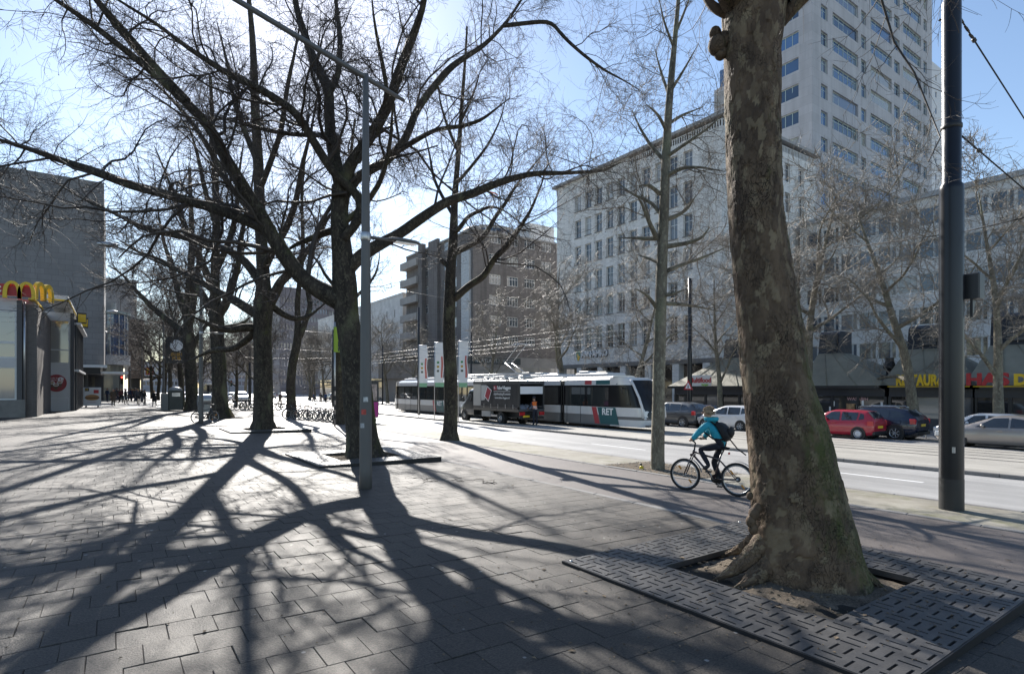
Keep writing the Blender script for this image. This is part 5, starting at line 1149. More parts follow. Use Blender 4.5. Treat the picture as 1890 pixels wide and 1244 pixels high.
def put(fm, loc, rz, sc, label, group):
    t = fm if fm.name not in used else copy_tree(fm)
    used.add(fm.name)
    t.location = loc; t.rotation_euler = (0, 0, rz); t.scale = (sc, sc, sc); tag(t, label, 'tree', group)
    return t
FARG = 'pale bare trees on the far pavement'
def at_u(px, u): p = onu(px, HY, u); return (u, p.y, gz(u))
for i, (px, u, f, rz, sc, lb) in enumerate((
    (1693, 39.5, 1, 0.6, 1.06, 'pale tree with low forking limbs in front of the yellow-lettered restaurant'),
    (1848, 36.5, 2, 2.2, 0.86, 'slim pale tree at the right edge before the red-lettered restaurant'),
    (1478, 40.0, 0, 1.0, 1.05, 'pale tree whose branches show right of the massive foreground trunk'),
    (1168, 40.0, 1, 3.9, 0.95, 'pale tree forking low in front of the light grey bank facade'),
    (1038, 40.0, 0, 2.6, 1.05, 'pale twin-stemmed tree at the left corner of the light grey bank'),
    (1330, 41.0, 2, 4.4, 0.8, 'pale tree rising behind the pavilion with the white sign'),
    (905, 40.0, 2, 0.2, 0.85, 'pale tree before the side wall of the brown brick hotel'),
    (758, 41.0, 1, 5.2, 0.8, 'pale tree in front of the brown brick hotel entrance'),
    (715, 40.0, 0, 3.3, 0.9, 'pale tree left of the hotel, before the white slit-windowed store'),
    (672, 40.0, 2, 1.3, 1.0, 'pale far tree just right of the forked plane tree trunk'),
    (640, 40.0, 1, 2.9, 1.0, 'pale far tree behind the green banner'),
    (600, 40.0, 0, 4.9, 1.0, 'pale far tree at the foot of the dark slab tower'),
    (575, 44.0, 2, 0.9, 1.0, 'pale far tree left of the dark slab tower base'))):
    put(fP[f], at_u(px, u), rz, sc*1.22, lb, FARG)
used_d = 0
for i, v in enumerate((66, 78.5, 91, 104, 118)):
    put(fD[i % 2], (5.7, v, gz(5.7)), i*1.3, 0.9, ['plane tree just beyond the street clock', 'plane tree two behind the street clock', 'plane tree deep in the avenue beyond the crowd', 'plane tree far down the avenue', 'last plane tree seen down the avenue'][i], NEAR)
for i, v in enumerate((57, 70, 84, 99, 115, 132)):
    put(fD[(i+1) % 2], (11.3, v, gz(11.3)), 0.7+i*1.1, 0.62, ['verge tree beyond the crooked twin-stemmed tree', 'second verge tree past the parked bicycles', 'third verge tree past the parked bicycles', 'distant verge tree near the white bus', 'distant verge tree behind the white bus', 'last verge tree before the far flats'][i], VERGE)
for i, (u, v) in enumerate(((22, 125), (30, 150), (14, 160), (36, 130), (24, 180), (34, 175), (40, 120), (40, 140))):
    put(fP[i % 3], (u, v, gz(u)), i*0.9, 1.1, 'far bare tree in the thicket before the slab tower', 'far trees at the end of the street')
# ================================================================ vehicles (local +x forward, +y left)
M_tyre = mat('tyre', (0.02, 0.02, 0.021), 0.8); M_rim = mat('alloy_rim', (0.5, 0.5, 0.5), 0.3, 0.8); M_carglass = mat('car_glass', (0.02, 0.024, 0.028), 0.03, spec=0.9, coat=0.5)
M_trim = mat('black_trim', (0.02, 0.02, 0.02), 0.5); M_tail = mat('tail_lamp', (0.45, 0.015, 0.02), 0.15, spec=0.8); M_head = mat('head_lamp', (0.6, 0.62, 0.63), 0.1, 0.3); M_plate = mat('number_plate', (0.75, 0.52, 0.03), 0.5)
M_chrome = mat('chrome', (0.6, 0.6, 0.6), 0.15, 1.0)
WH = {}
def wheel(parent, x, y, r, w, side, rim=None, hub='spoke'):
    rim = rim or M_rim; key = (r, w, side, rim.name, hub)
    if key not in WH:
        mb = MB(); mb.lathe([(r*0.66, -w/2), (r*0.9, -w/2), (r, -w*0.32), (r, w*0.32), (r*0.9, w/2), (r*0.66, w/2)], 24, (0, 0, 0), 'y'); ty = mb.mesh('tyre', M_tyre)
        mb = MB(); s = side; d = s*w*0.42
        mb.lathe([(r*0.66, s*w*0.5), (r*0.60, d), (r*0.58, d-s*0.04)], 24, ax='y')
        mb.lathe([(r*0.58, d-s*0.06), (0.01, d-s*0.06)], 24, ax='y')
        if hub == 'spoke':
            for i in range(7):
                a = 2*math.pi*i/7; c, sn = math.cos(a), math.sin(a)
                mb.tube([(c*r*0.1, d-s*0.01, sn*r*0.1), (c*r*0.6, d, sn*r*0.6)], [0.03, 0.022], 4)
            mb.lathe([(r*0.16, d-s*0.03), (r*0.14, d+s*0.01), (0.005, d+s*0.015)], 12, ax='y')
        else: mb.lathe([(r*0.56, d-s*0.02), (r*0.4, d+s*0.02), (r*0.15, d+s*0.03), (0.01, d+s*0.035)], 16, ax='y')
        rm = mb.mesh('rim', [rim]); WH[key] = (ty, rm)
    ty, rm = WH[key]
    o = obj('wheel', ty, parent, (x, y, r)); obj('rim', rm, o)
    return o
def interp(x, tab):
    xs = [t[0] for t in tab]
    return [float(np.interp(x, xs, [t[i] for t in tab])) for i in range(1, len(tab[0]))]
def car(name, label, cat, loc, rz, paint, L_, W_, H_, prof, wins, wheels, r, rim=None, hub='spoke', group=None, lights=True, rails=False, rear=None):
    """prof rows: (x, sill z, belt z, top z, belt half width, top half width) from rear (-) to front (+)"""
    root = empty(name, loc, rz, label, cat, group)
    xs = np.linspace(prof[0][0], prof[-1][0], 41); mb = MB(); rows = []
    for x in xs:
        zs, zb, zt, hb, ht = interp(x, prof)
        zm = zs+(zb-zs)*0.45
        half = [(hb*0.80, zs), (hb*0.965, zs+0.06), (hb*1.0, zm), (hb*0.985, zb-0.06), (hb*0.95, zb), (ht+(hb*0.95-ht)*0.5, zb+(zt-zb)*0.5), (ht+(hb*0.95-ht)*0.12, zb+(zt-zb)*0.88), (ht*0.86, zt-(0.012)), (ht*0.45, zt), (0, zt+0.004)]
        rows.append([(x, y, z) for y, z in half]+[(x, -y, z) for y, z in reversed(half[:-1])])
    mb.grid(rows)
    for k, e in ((0, 1), (-1, -1)):
        ring = rows[k]; mb._add(ring, [tuple(range(len(ring)))[::e]])
    mb.build('body', paint, root)
    def surf(x, z, off=0.012):
        zs, zb, zt, hb, ht = interp(x, prof); t = min(max((z-zb)/max(zt-zb, 0.01), 0), 1)
        y = float(np.interp(t, [0, 0.5, 0.88, 1.0], [hb*0.95, ht+(hb*0.95-ht)*0.5, ht+(hb*0.95-ht)*0.12, ht*0.86])) if z >= zb else hb
        return y+off
    for poly in wins:
        for s in (1, -1):
            pts = []; n = len(poly)
            for i in range(n):
                a, b = poly[i], poly[(i+1) % n]
                for f in (0, 0.34, 0.67): pts.append((a[0]+(b[0]-a[0])*f, a[1]+(b[1]-a[1])*f))
            # fan of small quads from the polygon's middle keeps to the curved side
            c = (sum(p[0] for p in poly)/n, sum(p[1] for p in poly)/n); mb = MB()
            for i in range(len(pts)):
                a, b = pts[i], pts[(i+1) % len(pts)]
                mid = lambda p: ((p[0]+c[0])/2, (p[1]+c[1])/2)
                q = [a, b, mid(b), mid(a)]; mb.poly([(p[0], s*surf(*p), p[1]) for p in q]); mb.poly([(p[0], s*surf(*p), p[1]) for p in (mid(a), mid(b), c)])
            mb.build('side_window', M_carglass, root)
    def screen(xa, xb, nm, za, zb_):
        mb = MB(); rows = []
        for f in np.linspace(0, 1, 5):
            x = xa+(xb-xa)*f; zs, zbl, zt, hb, ht = interp(x, prof); w = min(ht*0.93, hb*0.9)
            rows.append([(x, y*w, zt+0.012-0.02*abs(y)**4) for y in np.linspace(-1, 1, 7)])
        mb.grid(rows); mb.build(nm, M_carglass, root)
    for xa, xb, nm in rear or (): screen(xa, xb, nm, 0, 0)
    for wx in wheels:
        hb = interp(wx, prof)[3]
        for s in (1, -1):
            mb = MB(); mb.lathe([(r*1.18, s*(hb-0.2)), (r*1.18, s*(hb+0.008)), (0.02, s*(hb+0.008))], 24, (wx, 0, r+0.01), 'y', False); mb.build('wheel_arch', M_trim, root)
            wheel(root, wx, s*(hb-0.075), r, 0.21, s, rim, hub)
    mb = MB(); mb.box(prof[0][0]+0.25, prof[-1][0]-0.25, -W_*0.4, W_*0.4, 0.17, interp(0, prof)[0]+0.05); mb.build('underbody', M_trim, root)
    x0, x1 = prof[0][0], prof[-1][0]; zb0 = interp(x0+0.1, prof)[1]; hb0 = interp(x0+0.12, prof)[3]
    for s in (1, -1):
        mb = MB(); mb.bbox(x0-0.015+0.03, x0+0.30, s*hb0*0.97-0.10, s*hb0*0.97+0.05, zb0-0.20, zb0+0.06, 0.03); mb.build('tail_lamp', M_tail, root)
        hf = interp(x1-0.25, prof); mb = MB(); mb.bbox(x1-0.42, x1-0.05, s*hf[3]*0.86-0.16, s*hf[3]*0.86+0.12, hf[1]-0.22, hf[1]-0.02, 0.04); mb.build('head_lamp', M_head, root)
        mx = [t for t in wins[0]]; ax = max(p[0] for w in wins for p in w); az = min(p[1] for w in wins for p in w)
        mb = MB(); mb.ball((ax-0.28, s*(surf(ax-0.3, az)+0.1), az+0.07), 0.11, 8, 5, (0.7, 1, 0.75)); mb.build('mirror', paint, root)
        for p in wins[:2]:
            hx = min(q[0] for q in p)+0.16; mb = MB(); mb.box(hx, hx+0.2, s*(surf(hx, az-0.2)+0.0)-0.02, s*(surf(hx, az-0.2))+0.025, az-0.16, az-0.125); mb.build('door_handle', M_chrome if rails else paint, root)
    mb = MB(); mb.box(x0-0.02, x0+0.02, -0.26, 0.26, zb0-0.33, zb0-0.21); mb.build('number_plate', M_plate, root)
    mb = MB(); mb.bbox(x0-0.03, x0+0.25, -hb0*0.93, hb0*0.93, 0.28, 0.44, 0.03); mb.build('bumper', M_trim, root)
    if rails:
        for s in (1, -1):
            zt = interp(-0.3, prof); mb = MB(); mb.tube([(-1.5, s*zt[4]*0.86, zt[2]-0.04), (-1.3, s*zt[4]*0.86, zt[2]+0.05), (0.3, s*zt[4]*0.86, zt[2]+0.04), (0.5, s*zt[4]*0.84, zt[2]-0.05)], 0.022, 5); mb.build('roof_rail', M_chrome, root)
    return root
def paint(name, col, rough=0.25, metal=0.0): return mat(name, col, rough, metal, 0.6, coat=0.8, var=0.05)
HATCH = [(-1.86, 0.42, 0.86, 0.95, 0.70, 0.55), (-1.78, 0.24, 0.92, 1.12, 0.78, 0.62), (-1.5, 0.2, 0.94, 1.44, 0.83, 0.60), (-1.0, 0.2, 0.93, 1.50, 0.845, 0.61), (0.1, 0.2, 0.91, 1.50, 0.845, 0.62), (0.55, 0.2, 0.91, 1.36, 0.845, 0.64), (0.95, 0.2, 0.91, 1.02, 0.84, 0.72), (1.5, 0.22, 0.86, 0.93, 0.82, 0.70), (1.8, 0.26, 0.72, 0.78, 0.74, 0.62), (1.9, 0.36, 0.6, 0.64, 0.62, 0.5)]
HW = [[(0.70, 0.97), (-0.22, 0.96), (-0.22, 1.40), (0.22, 1.38)], [(-0.32, 0.96), (-1.05, 0.98), (-1.12, 1.37), (-0.32, 1.40)], [(-1.15, 1.0), (-1.42, 1.06), (-1.36, 1.30), (-1.2, 1.35)]]
HR = [(-1.80, -1.52, 'rear_window'), (0.50, 0.93, 'windscreen')]
SUV = [(-2.36, 0.5, 0.98, 1.06, 0.82, 0.68), (-2.28, 0.3, 1.05, 1.2, 0.90, 0.7), (-1.85, 0.26, 1.08, 1.58, 0.95, 0.66), (-1.2, 0.26, 1.07, 1.68, 0.96, 0.67), (0.2, 0.26, 1.04, 1.68, 0.96, 0.68), (0.75, 0.26, 1.03, 1.46, 0.96, 0.7), (1.2, 0.26, 1.03, 1.14, 0.95, 0.8), (1.9, 0.28, 0.98, 1.04, 0.92, 0.78), (2.28, 0.32, 0.8, 0.86, 0.84, 0.7), (2.38, 0.45, 0.66, 0.7, 0.7, 0.55)]
SW = [[(0.90, 1.1), (-0.15, 1.1), (-0.15, 1.56), (0.38, 1.54)], [(-0.24, 1.1), (-1.1, 1.11), (-1.1, 1.55), (-0.24, 1.57)], [(-1.18, 1.12), (-1.85, 1.2), (-1.55, 1.48), (-1.18, 1.53)]]
SR = [(-2.22, -1.88, 'rear_window'), (0.74, 1.16, 'windscreen')]
LIFT = [(-2.42, 0.46, 0.92, 0.98, 0.74, 0.6), (-2.34, 0.26, 0.96, 1.03, 0.84, 0.7), (-1.9, 0.2, 0.95, 1.12, 0.90, 0.66), (-1.2, 0.19, 0.92, 1.36, 0.92, 0.6), (-0.4, 0.19, 0.90, 1.46, 0.92, 0.61), (0.2, 0.19, 0.89, 1.43, 0.92, 0.62), (0.9, 0.19, 0.88, 1.14, 0.92, 0.7), (1.3, 0.2, 0.86, 0.96, 0.91, 0.76), (1.9, 0.22, 0.78, 0.83, 0.87, 0.74), (2.35, 0.28, 0.62, 0.66, 0.74, 0.6), (2.44, 0.38, 0.52, 0.55, 0.6, 0.48)]
LW = [[(0.85, 0.93), (-0.28, 0.94), (-0.28, 1.36), (0.24, 1.33)], [(-0.36, 0.94), (-1.28, 0.98), (-1.1, 1.25), (-0.36, 1.36)], [(-1.36, 0.99), (-1.72, 1.03), (-1.4, 1.18), (-1.22, 1.22)]]
LR = [(-1.95, -1.25, 'rear_window'), (0.35, 1.2, 'windscreen')]
MPV = [(-2.02, 0.44, 0.9, 0.98, 0.74, 0.6), (-1.95, 0.24, 0.97, 1.2, 0.82, 0.63), (-1.72, 0.2, 1.0, 1.5, 0.85, 0.6), (-1.1, 0.2, 0.97, 1.56, 0.855, 0.6), (0.0, 0.2, 0.94, 1.54, 0.855, 0.61), (0.6, 0.2, 0.93, 1.34, 0.855, 0.64), (1.05, 0.2, 0.92, 1.06, 0.85, 0.72), (1.6, 0.22, 0.86, 0.93, 0.82, 0.68), (1.95, 0.28, 0.7, 0.76, 0.72, 0.6), (2.04, 0.4, 0.56, 0.6, 0.56, 0.46)]
MW = [[(0.82, 0.99), (-0.22, 0.99), (-0.22, 1.43), (0.3, 1.4)], [(-0.3, 0.99), (-1.12, 1.02), (-1.12, 1.44), (-0.3, 1.45)], [(-1.2, 1.04), (-1.66, 1.12), (-1.5, 1.36), (-1.2, 1.42)]]
MR = [(-1.93, -1.73, 'rear_window'), (0.6, 1.04, 'windscreen')]
CARS = 'cars on the far side of the tram tracks'
FWD = R(90)     # local +x along world +y (away down the street)
def road_car(px, x_rear, u=31.25):
    """location so that the near rear wheel shows at this column, its near side at u"""
    return Vector((u+0.85, onu(px, 800, u).y-x_rear, gz(u+0.85)-0.02))
car('hatchback_car', 'bright red hatchback with white wheel covers', 'car', road_car(1583, -1.15), FWD, paint('paint_red', (0.36, 0.012, 0.028)), 3.7, 1.69, 1.5, HATCH, HW, (-1.15, 1.22), 0.3, mat('wheel_cover', (0.6, 0.6, 0.62), 0.4), 'cover', CARS, rear=HR)
car('offroad_car', 'dark blue off-road car with silver roof rails behind the red hatchback', 'car', road_car(1653, -1.42, 33.3), FWD, paint('paint_navy', (0.008, 0.012, 0.03)), 4.8, 1.93, 1.7, SUV, SW, (-1.42, 1.43), 0.37, None, 'spoke', CARS, rails=True, rear=SR)
car('liftback_car', 'long silver-beige car cut by the right edge', 'car', road_car(1922, -1.35), FWD, paint('paint_silver', (0.30, 0.27, 0.245), 0.3, 0.4), 4.85, 1.86, 1.47, LIFT, LW, (-1.35, 1.5), 0.33, None, 'spoke', CARS, rear=LR)
car('compact_car', 'white compact people carrier behind the cyclist', 'car', road_car(1366, -1.2), FWD, paint('paint_white', (0.62, 0.62, 0.63)), 4.1, 1.7, 1.55, MPV, MW, (-1.2, 1.38), 0.31, None, 'spoke', CARS, rear=MR)
car('offroad_car', 'grey off-road car seen from behind, right of the tram front', 'car', road_car(1262, -1.42), FWD, paint('paint_grey', (0.085, 0.09, 0.095), 0.3, 0.3), 4.4, 1.85, 1.6, SUV, SW, (-1.42, 1.43), 0.36, None, 'spoke', CARS, rear=SR)
car('estate_car', 'dark blue estate car between the grey and the white car', 'car', road_car(1294, -1.15, 33.6), FWD, paint('paint_blue', (0.012, 0.03, 0.10)), 4.6, 1.8, 1.47, HATCH, HW, (-1.15, 1.22), 0.31, None, 'spoke', CARS, rear=HR)
car('hatchback_car', 'white car nosing out behind the dark mast', 'car', Vector((34.3, onu(1719, 806, 33.5).y-1.9, gz(34.3)-0.02)), FWD, MATS['paint_white'], 3.9, 1.7, 1.5, HATCH, HW, (-1.15, 1.22), 0.3, None, 'spoke', CARS, rear=HR)
FARC = 'distant cars down the street'
cols = [paint('paint_white', (0.62, 0.62, 0.63)), paint('paint_lightgrey', (0.42, 0.43, 0.44), 0.3, 0.4), paint('paint_black', (0.012, 0.012, 0.014)), paint('paint_silver2', (0.5, 0.5, 0.5), 0.3, 0.4)]
for i, (px, py, pr, rz, c, lb) in enumerate((
    (612, 738, 0, 0.5, 3, 'silver car turning at the crossing behind the bicycles'), (645, 737, 3, 1.2, 1, 'pale car right of the turning silver car'), (523, 735, 3, -1.4, 0, 'white car just right of the person crossing in brown'),
    (428, 741, 0, -1.3, 0, 'white car between the second and third plane trunks'), (445, 743, 1, -1.4, 3, 'silver off-road car beside the thin lamp mast'), (500, 736, 3, 1.6, 0, 'white car right of the second plane trunk'),
    (398, 742, 2, -1.5, 1, 'light grey car near the white bus'), (340, 744, 3, -1.5, 3, 'silver car half hidden by the green waste bins'), (662, 737, 0, 1.4, 2, 'black car just right of the green banner'))):
    pf = [(HATCH, HW, HR, (-1.15, 1.22)), (SUV, SW, SR, (-1.42, 1.43)), (LIFT, LW, LR, (-1.35, 1.5)), (MPV, MW, MR, (-1.2, 1.38))][pr]
    q = P(px, py, -0.05); car('parked_car' if i > 4 else 'passing_car', lb, 'car', Vector((q.x, q.y, q.z)), FWD+rz*0.0+(math.pi if rz < 0 else 0), cols[c], 4.2, 1.75, 1.5, pf[0], pf[1], pf[3], 0.31, None, 'cover', FARC, rear=pf[2])
# ---------------------------------------------------------------- tram
def tram():
    U0 = 24.07; wd = 2.4; uc = U0+wd/2; zg = gz(uc); zt = 3.25
    vf = onu(1207, 760, uc).y; vr = onu(744, 740, uc).y; Lt = vr-vf
    root = empty('tram', (uc, vf, zg), 0, 'articulated white and grey tram with dark window band on the tracks', 'tram')
    wh = paint('tram_white', (0.62, 0.62, 0.62)); gr = mat('tram_grey', (0.17, 0.17, 0.17), 0.35, coat=0.4); dk = mat('tram_black', (0.012, 0.013, 0.015), 0.16, spec=0.35); gl = mat('tram_glass', (0.03, 0.035, 0.036), 0.04, spec=0.9, coat=0.6)
    rf = mat('tram_roof', (0.55, 0.55, 0.55), 0.5); st = mat('tram_green', (0.02, 0.10, 0.11), 0.35); rd = mat('tram_red', (0.40, 0.05, 0.06), 0.35); lg = mat('tram_skirt', (0.13, 0.13, 0.13), 0.4)
    h = wd/2
    sec = lambda k: [(-h*0.97*k, 0.30), (-h*k, 0.42), (-h*k, 1.02)]
    # cross section bands: skirt, waist, window band, cantrail, roof
    def band(name, m, pts, y0, y1, parent, z_end=True):
        mb = MB()
        full = pts+[(-x, z) for x, z in reversed(pts)]
        mb.grid([[(x, y, z) for x, z in full] for y in (y0, y1)], False)
        mb._add([(x, y0, z) for x, z in full], [tuple(range(len(full)))]); mb._add([(x, y1, z) for x, z in full], [tuple(range(len(full)))])
        return mb.build(name, m, parent)
    pv = lambda px: vf*0+onu(px, 740, U0).y-vf
    cuts = [2.3, pv(1037), pv(935), pv(803)-0.0, Lt-1.2]
    for i in range(4):
        a, b = cuts[i]+(0.25 if i else 0), cuts[i+1]-0.25
        e = empty('car_section', (0, 0, 0), parent=root)
        band('skirt', gr, [(-h*0.98, 0.22), (-h, 0.3), (-h, 0.83)], a, b, e)
        band('waist', wh, [(-h, 0.833), (-h*1.0, 1.32)], a, b, e)
        band('window_band', dk, [(-h*0.998, 1.322), (-h*0.985, 2.62)], a, b, e)
        band('cantrail', wh, [(-h*0.985, 2.622), (-h*0.95, 2.95), (-h*0.75, 3.16), (-h*0.5, 3.2)], a, b, e)
        n = max(2, int(round((b-a)/1.75)))
        for k in range(n):
            y0, y1 = a+(b-a)*k/n+0.12, a+(b-a)*(k+1)/n-0.12
            for s in (-1, 1): mb = MB(); mb.quad((s*(h*0.998+0.012), y0, 1.40), (s*(h*0.998+0.012), y1, 1.40), (s*(h*0.987+0.012), y1, 2.5), (s*(h*0.987+0.012), y0, 2.5)); mb.build('window', gl, e)
        for k in (1,):
            y0 = a+(b-a)*0.62
            for s in (-1, 1): mb = MB(); mb.box(s*h-0.012, s*h+0.012, y0, y0+0.02, 0.3, 2.6); mb.box(s*h-0.012, s*h+0.012, y0+1.3, y0+1.32, 0.3, 2.6); mb.build('door_joint', M_trim, e)
        mb = MB(); mb.bbox(-0.8, 0.8, a+0.6, b-0.6, 3.19, 3.38, 0.06); mb.build('roof_unit', rf, e)
        for k in range(int((b-a)/1.6)): mb = MB(); mb.bbox(-0.72, -0.1+0.5*(k % 2), a+0.8+k*1.6, a+1.7+k*1.6, 3.383, 3.46+0.06*(k % 3), 0.03); mb.build('roof_box', rf if k % 2 else M_slat, e)
        mb = MB(); mb.box(-h*0.85, h*0.85, a+0.2, b-0.2, 0.12, 0.3); mb.build('underframe', M_trim, e)
        for wy in (a+1.3, b-1.3):
            for s in (-1, 1):
                mb = MB(); mb.lathe([(0.28, s*0.78), (0.28, s*0.9), (0.02, s*0.9)], 16, (0, wy, 0.28), 'x'); mb.build('wheel', M_slat, e)
    for c in cuts[1:-1]:
        mb = MB()
        for k in range(5):
            y = c-0.25+0.1*k; w = h*(0.95 if k % 2 else 0.90); mb.grid([[(-w, yy, 0.3), (-w, yy, 2.9), (-w*0.8, yy, 3.1), (w*0.8, yy, 3.1), (w, yy, 2.9), (w, yy, 0.3)] for yy in (y, y+0.1)], False)
        mb.build('gaiter', M_trim, root)
    # ends: front (towards -v) and rear
    for s, y0, nm in ((-1, cuts[0], 'front'), (1, cuts[-1], 'rear')):
        e = empty('cab_'+nm if False else 'cab', (0, y0, 0), parent=root)
        def ring(t):
            y = s*2.3*t*(1.0 if s < 0 else 0.52); k = 1-0.22*t**2.2
            return y, k
        def shell(name, m, zz, ts, bulge=0.0, extra=0.0):
            mb = MB(); rows = []
            for z, inset in zz:
                row = []
                for t in ts:
                    y, k = ring(t); y -= s*inset*t**2
                    row.append((-h*k-extra, y, z))
                y, k = ring(1.0); y -= s*inset
                nose = [(x*h*k, y+s*(0.16*(1-abs(x)**2.2))+s*extra, z) for x in np.linspace(-1, 1, 7)[1:-1]]
                rows.append(row+nose+[(-p[0], p[1], p[2]) for p in reversed(row)])
            mb.grid(rows); return mb.build(name, m, e)
        ts = np.linspace(0, 1, 7)
        shell('skirt', gr if s > 0 else wh, [(0.22, 0.05), (0.42, 0.0), (0.62, 0.0)], ts)
        shell('lower_band', lg, [(0.62, 0.0), (0.8, 0.0)], ts, extra=0.004)
        shell('waist', wh, [(0.8, 0.0), (1.1, 0.02), (1.32, 0.06)], ts)
        shell('window_band', dk, [(1.32, 0.06), (1.9, 0.30), (2.62, 0.72)], ts, extra=0.002)
        shell('cantrail', wh, [(2.62, 0.72), (2.9, 0.92), (3.06, 1.2)], ts)
        mb = MB(); mb.poly([(x*h*0.8, ring(1)[0]-s*1.2, 3.06) for x in (-1, 1)]+[(x*h, 0, 3.1) for x in (1, -1)]); mb.build('cab_roof', wh, e)
        if s < 0:
            mb = MB()
            for x in (-1, 1): mb.quad((x*(h*0.955+0.02), -0.35, 1.45), (x*(h*0.90+0.03), -1.55, 1.45), (x*(h*0.90+0.02), -1.25, 2.5), (x*(h*0.955+0.02), -0.35, 2.5))
            mb.build('side_window', gl, e)
            mb = MB()
            rows = []
            for z, ins in ((0.72, 0.0), (1.32, 0.06), (1.9, 0.30), (2.62, 0.72), (2.9, 0.93)):
                y, k = ring(1.0); kk = 0.9 if z > 1 else 0.6
                rows.append([(x*h*k*kk, y+ins-(0.165*(1-abs(x*kk)**2.2))-0.012, z) for x in np.linspace(-1, 1, 9)])
            mb.grid(rows); mb.build('windscreen', dk, e)
            for x in (-1, 1): mb = MB(); mb.ball((x*0.78, ring(1)[0]-0.04, 0.72), 0.1, 10, 6); mb.build('head_lamp', M_head, e)
            mb = MB(); mb.box(-0.75, 0.75, ring(1)[0]-0.3, ring(1)[0]+0.2, 0.25, 0.35); mb.build('bumper', lg, e)
            for x in (-1, 1):
                mb = MB(); pts = []
                for z, ins in ((0.75, 0.0), (1.32, 0.06), (1.9, 0.30), (2.62, 0.72), (2.92, 0.95)): y, k = ring(1.0); pts.append((x*(h*k+0.0), y+ins-0.03, z))
                mb.tube(pts, 0.075, 7); mb.build('corner_pillar', wh, e)
            text('lettering', 'RET', 0.24, rd, e, (-0.25, ring(1)[0]-0.19, 0.44), (R(90), 0, 0), 0.01, bold=0.01)
            mb = MB(); mb.tube([(-h, -0.9, 2.45), (-h-0.25, -1.2, 2.4), (-h-0.25, -1.2, 2.1)], 0.03, 5); mb.build('mirror_arm', M_trim, e)
    # stripes and lettering on the near side
    for px0, w1, w2 in ((1110, 0.62, 1.55), (795, 0.7, 1.6)):
        y = pv(px0+20); x = -h-0.014
        mb = MB(); mb.prism([(x, y+1.45, 0.3), (x, y+1.05, 0.3), (x, y+1.35, 1.30), (x, y+1.75, 1.30)], (0.012, 0, 0)); mb.build('red_stripe', rd, root)
        mb = MB(); mb.prism([(x, y+0.95, 0.3), (x, y-0.55, 0.3), (x, y-0.25, 1.30), (x, y+1.25, 1.30)], (0.012, 0, 0)); mb.build('green_stripe', st, root)
        text('lettering', 'RET', 0.55, M_white, root, (x-0.006, y+0.85, 0.86), (R(90), 0, R(-90)), 0.004, bold=0.015)
    y = pv(1075)
    mb = MB(); mb.prism([(-h*0.975-0.02, y-1.2, 2.66), (-h*0.975-0.02, y-3.0, 2.66), (-h*0.955-0.02, y-3.0, 2.9), (-h*0.955-0.02, y-1.2, 2.9)], (0.012, 0, 0)); mb.build('green_stripe', st, root)
    mb = MB(); mb.prism([(-h*0.975-0.02, y-0.2, 2.66), (-h*0.975-0.02, y-0.8, 2.66), (-h*0.955-0.02, y-0.8, 2.9), (-h*0.955-0.02, y-0.2, 2.9)], (0.012, 0, 0)); mb.build('red_stripe', rd, root)
    # pantograph
    e = empty('pantograph', (0, pv(935), 3.38), parent=root); mb = MB()
    for s in (-0.4, 0.4): mb.tube([(s, -0.6, 0.0), (s*0.8, 1.5, 1.0)], 0.035, 6); mb.tube([(s*0.8, 1.5, 1.0), (s*0.9, -0.4, 2.35)], 0.025, 6)
    mb.tube([(-0.4, 1.5, 1.0), (0.4, 1.5, 1.0)], 0.03, 6); mb.build('pantograph_arm', M_alu, e)
    mb = MB()
    for y in (-0.6, -0.25): mb.tube([(-0.95, y, 2.2), (-0.7, y, 2.36), (0.7, y, 2.36), (0.95, y, 2.2)], 0.025, 5)
    mb.build('collector_head', M_alu, e)
tram()
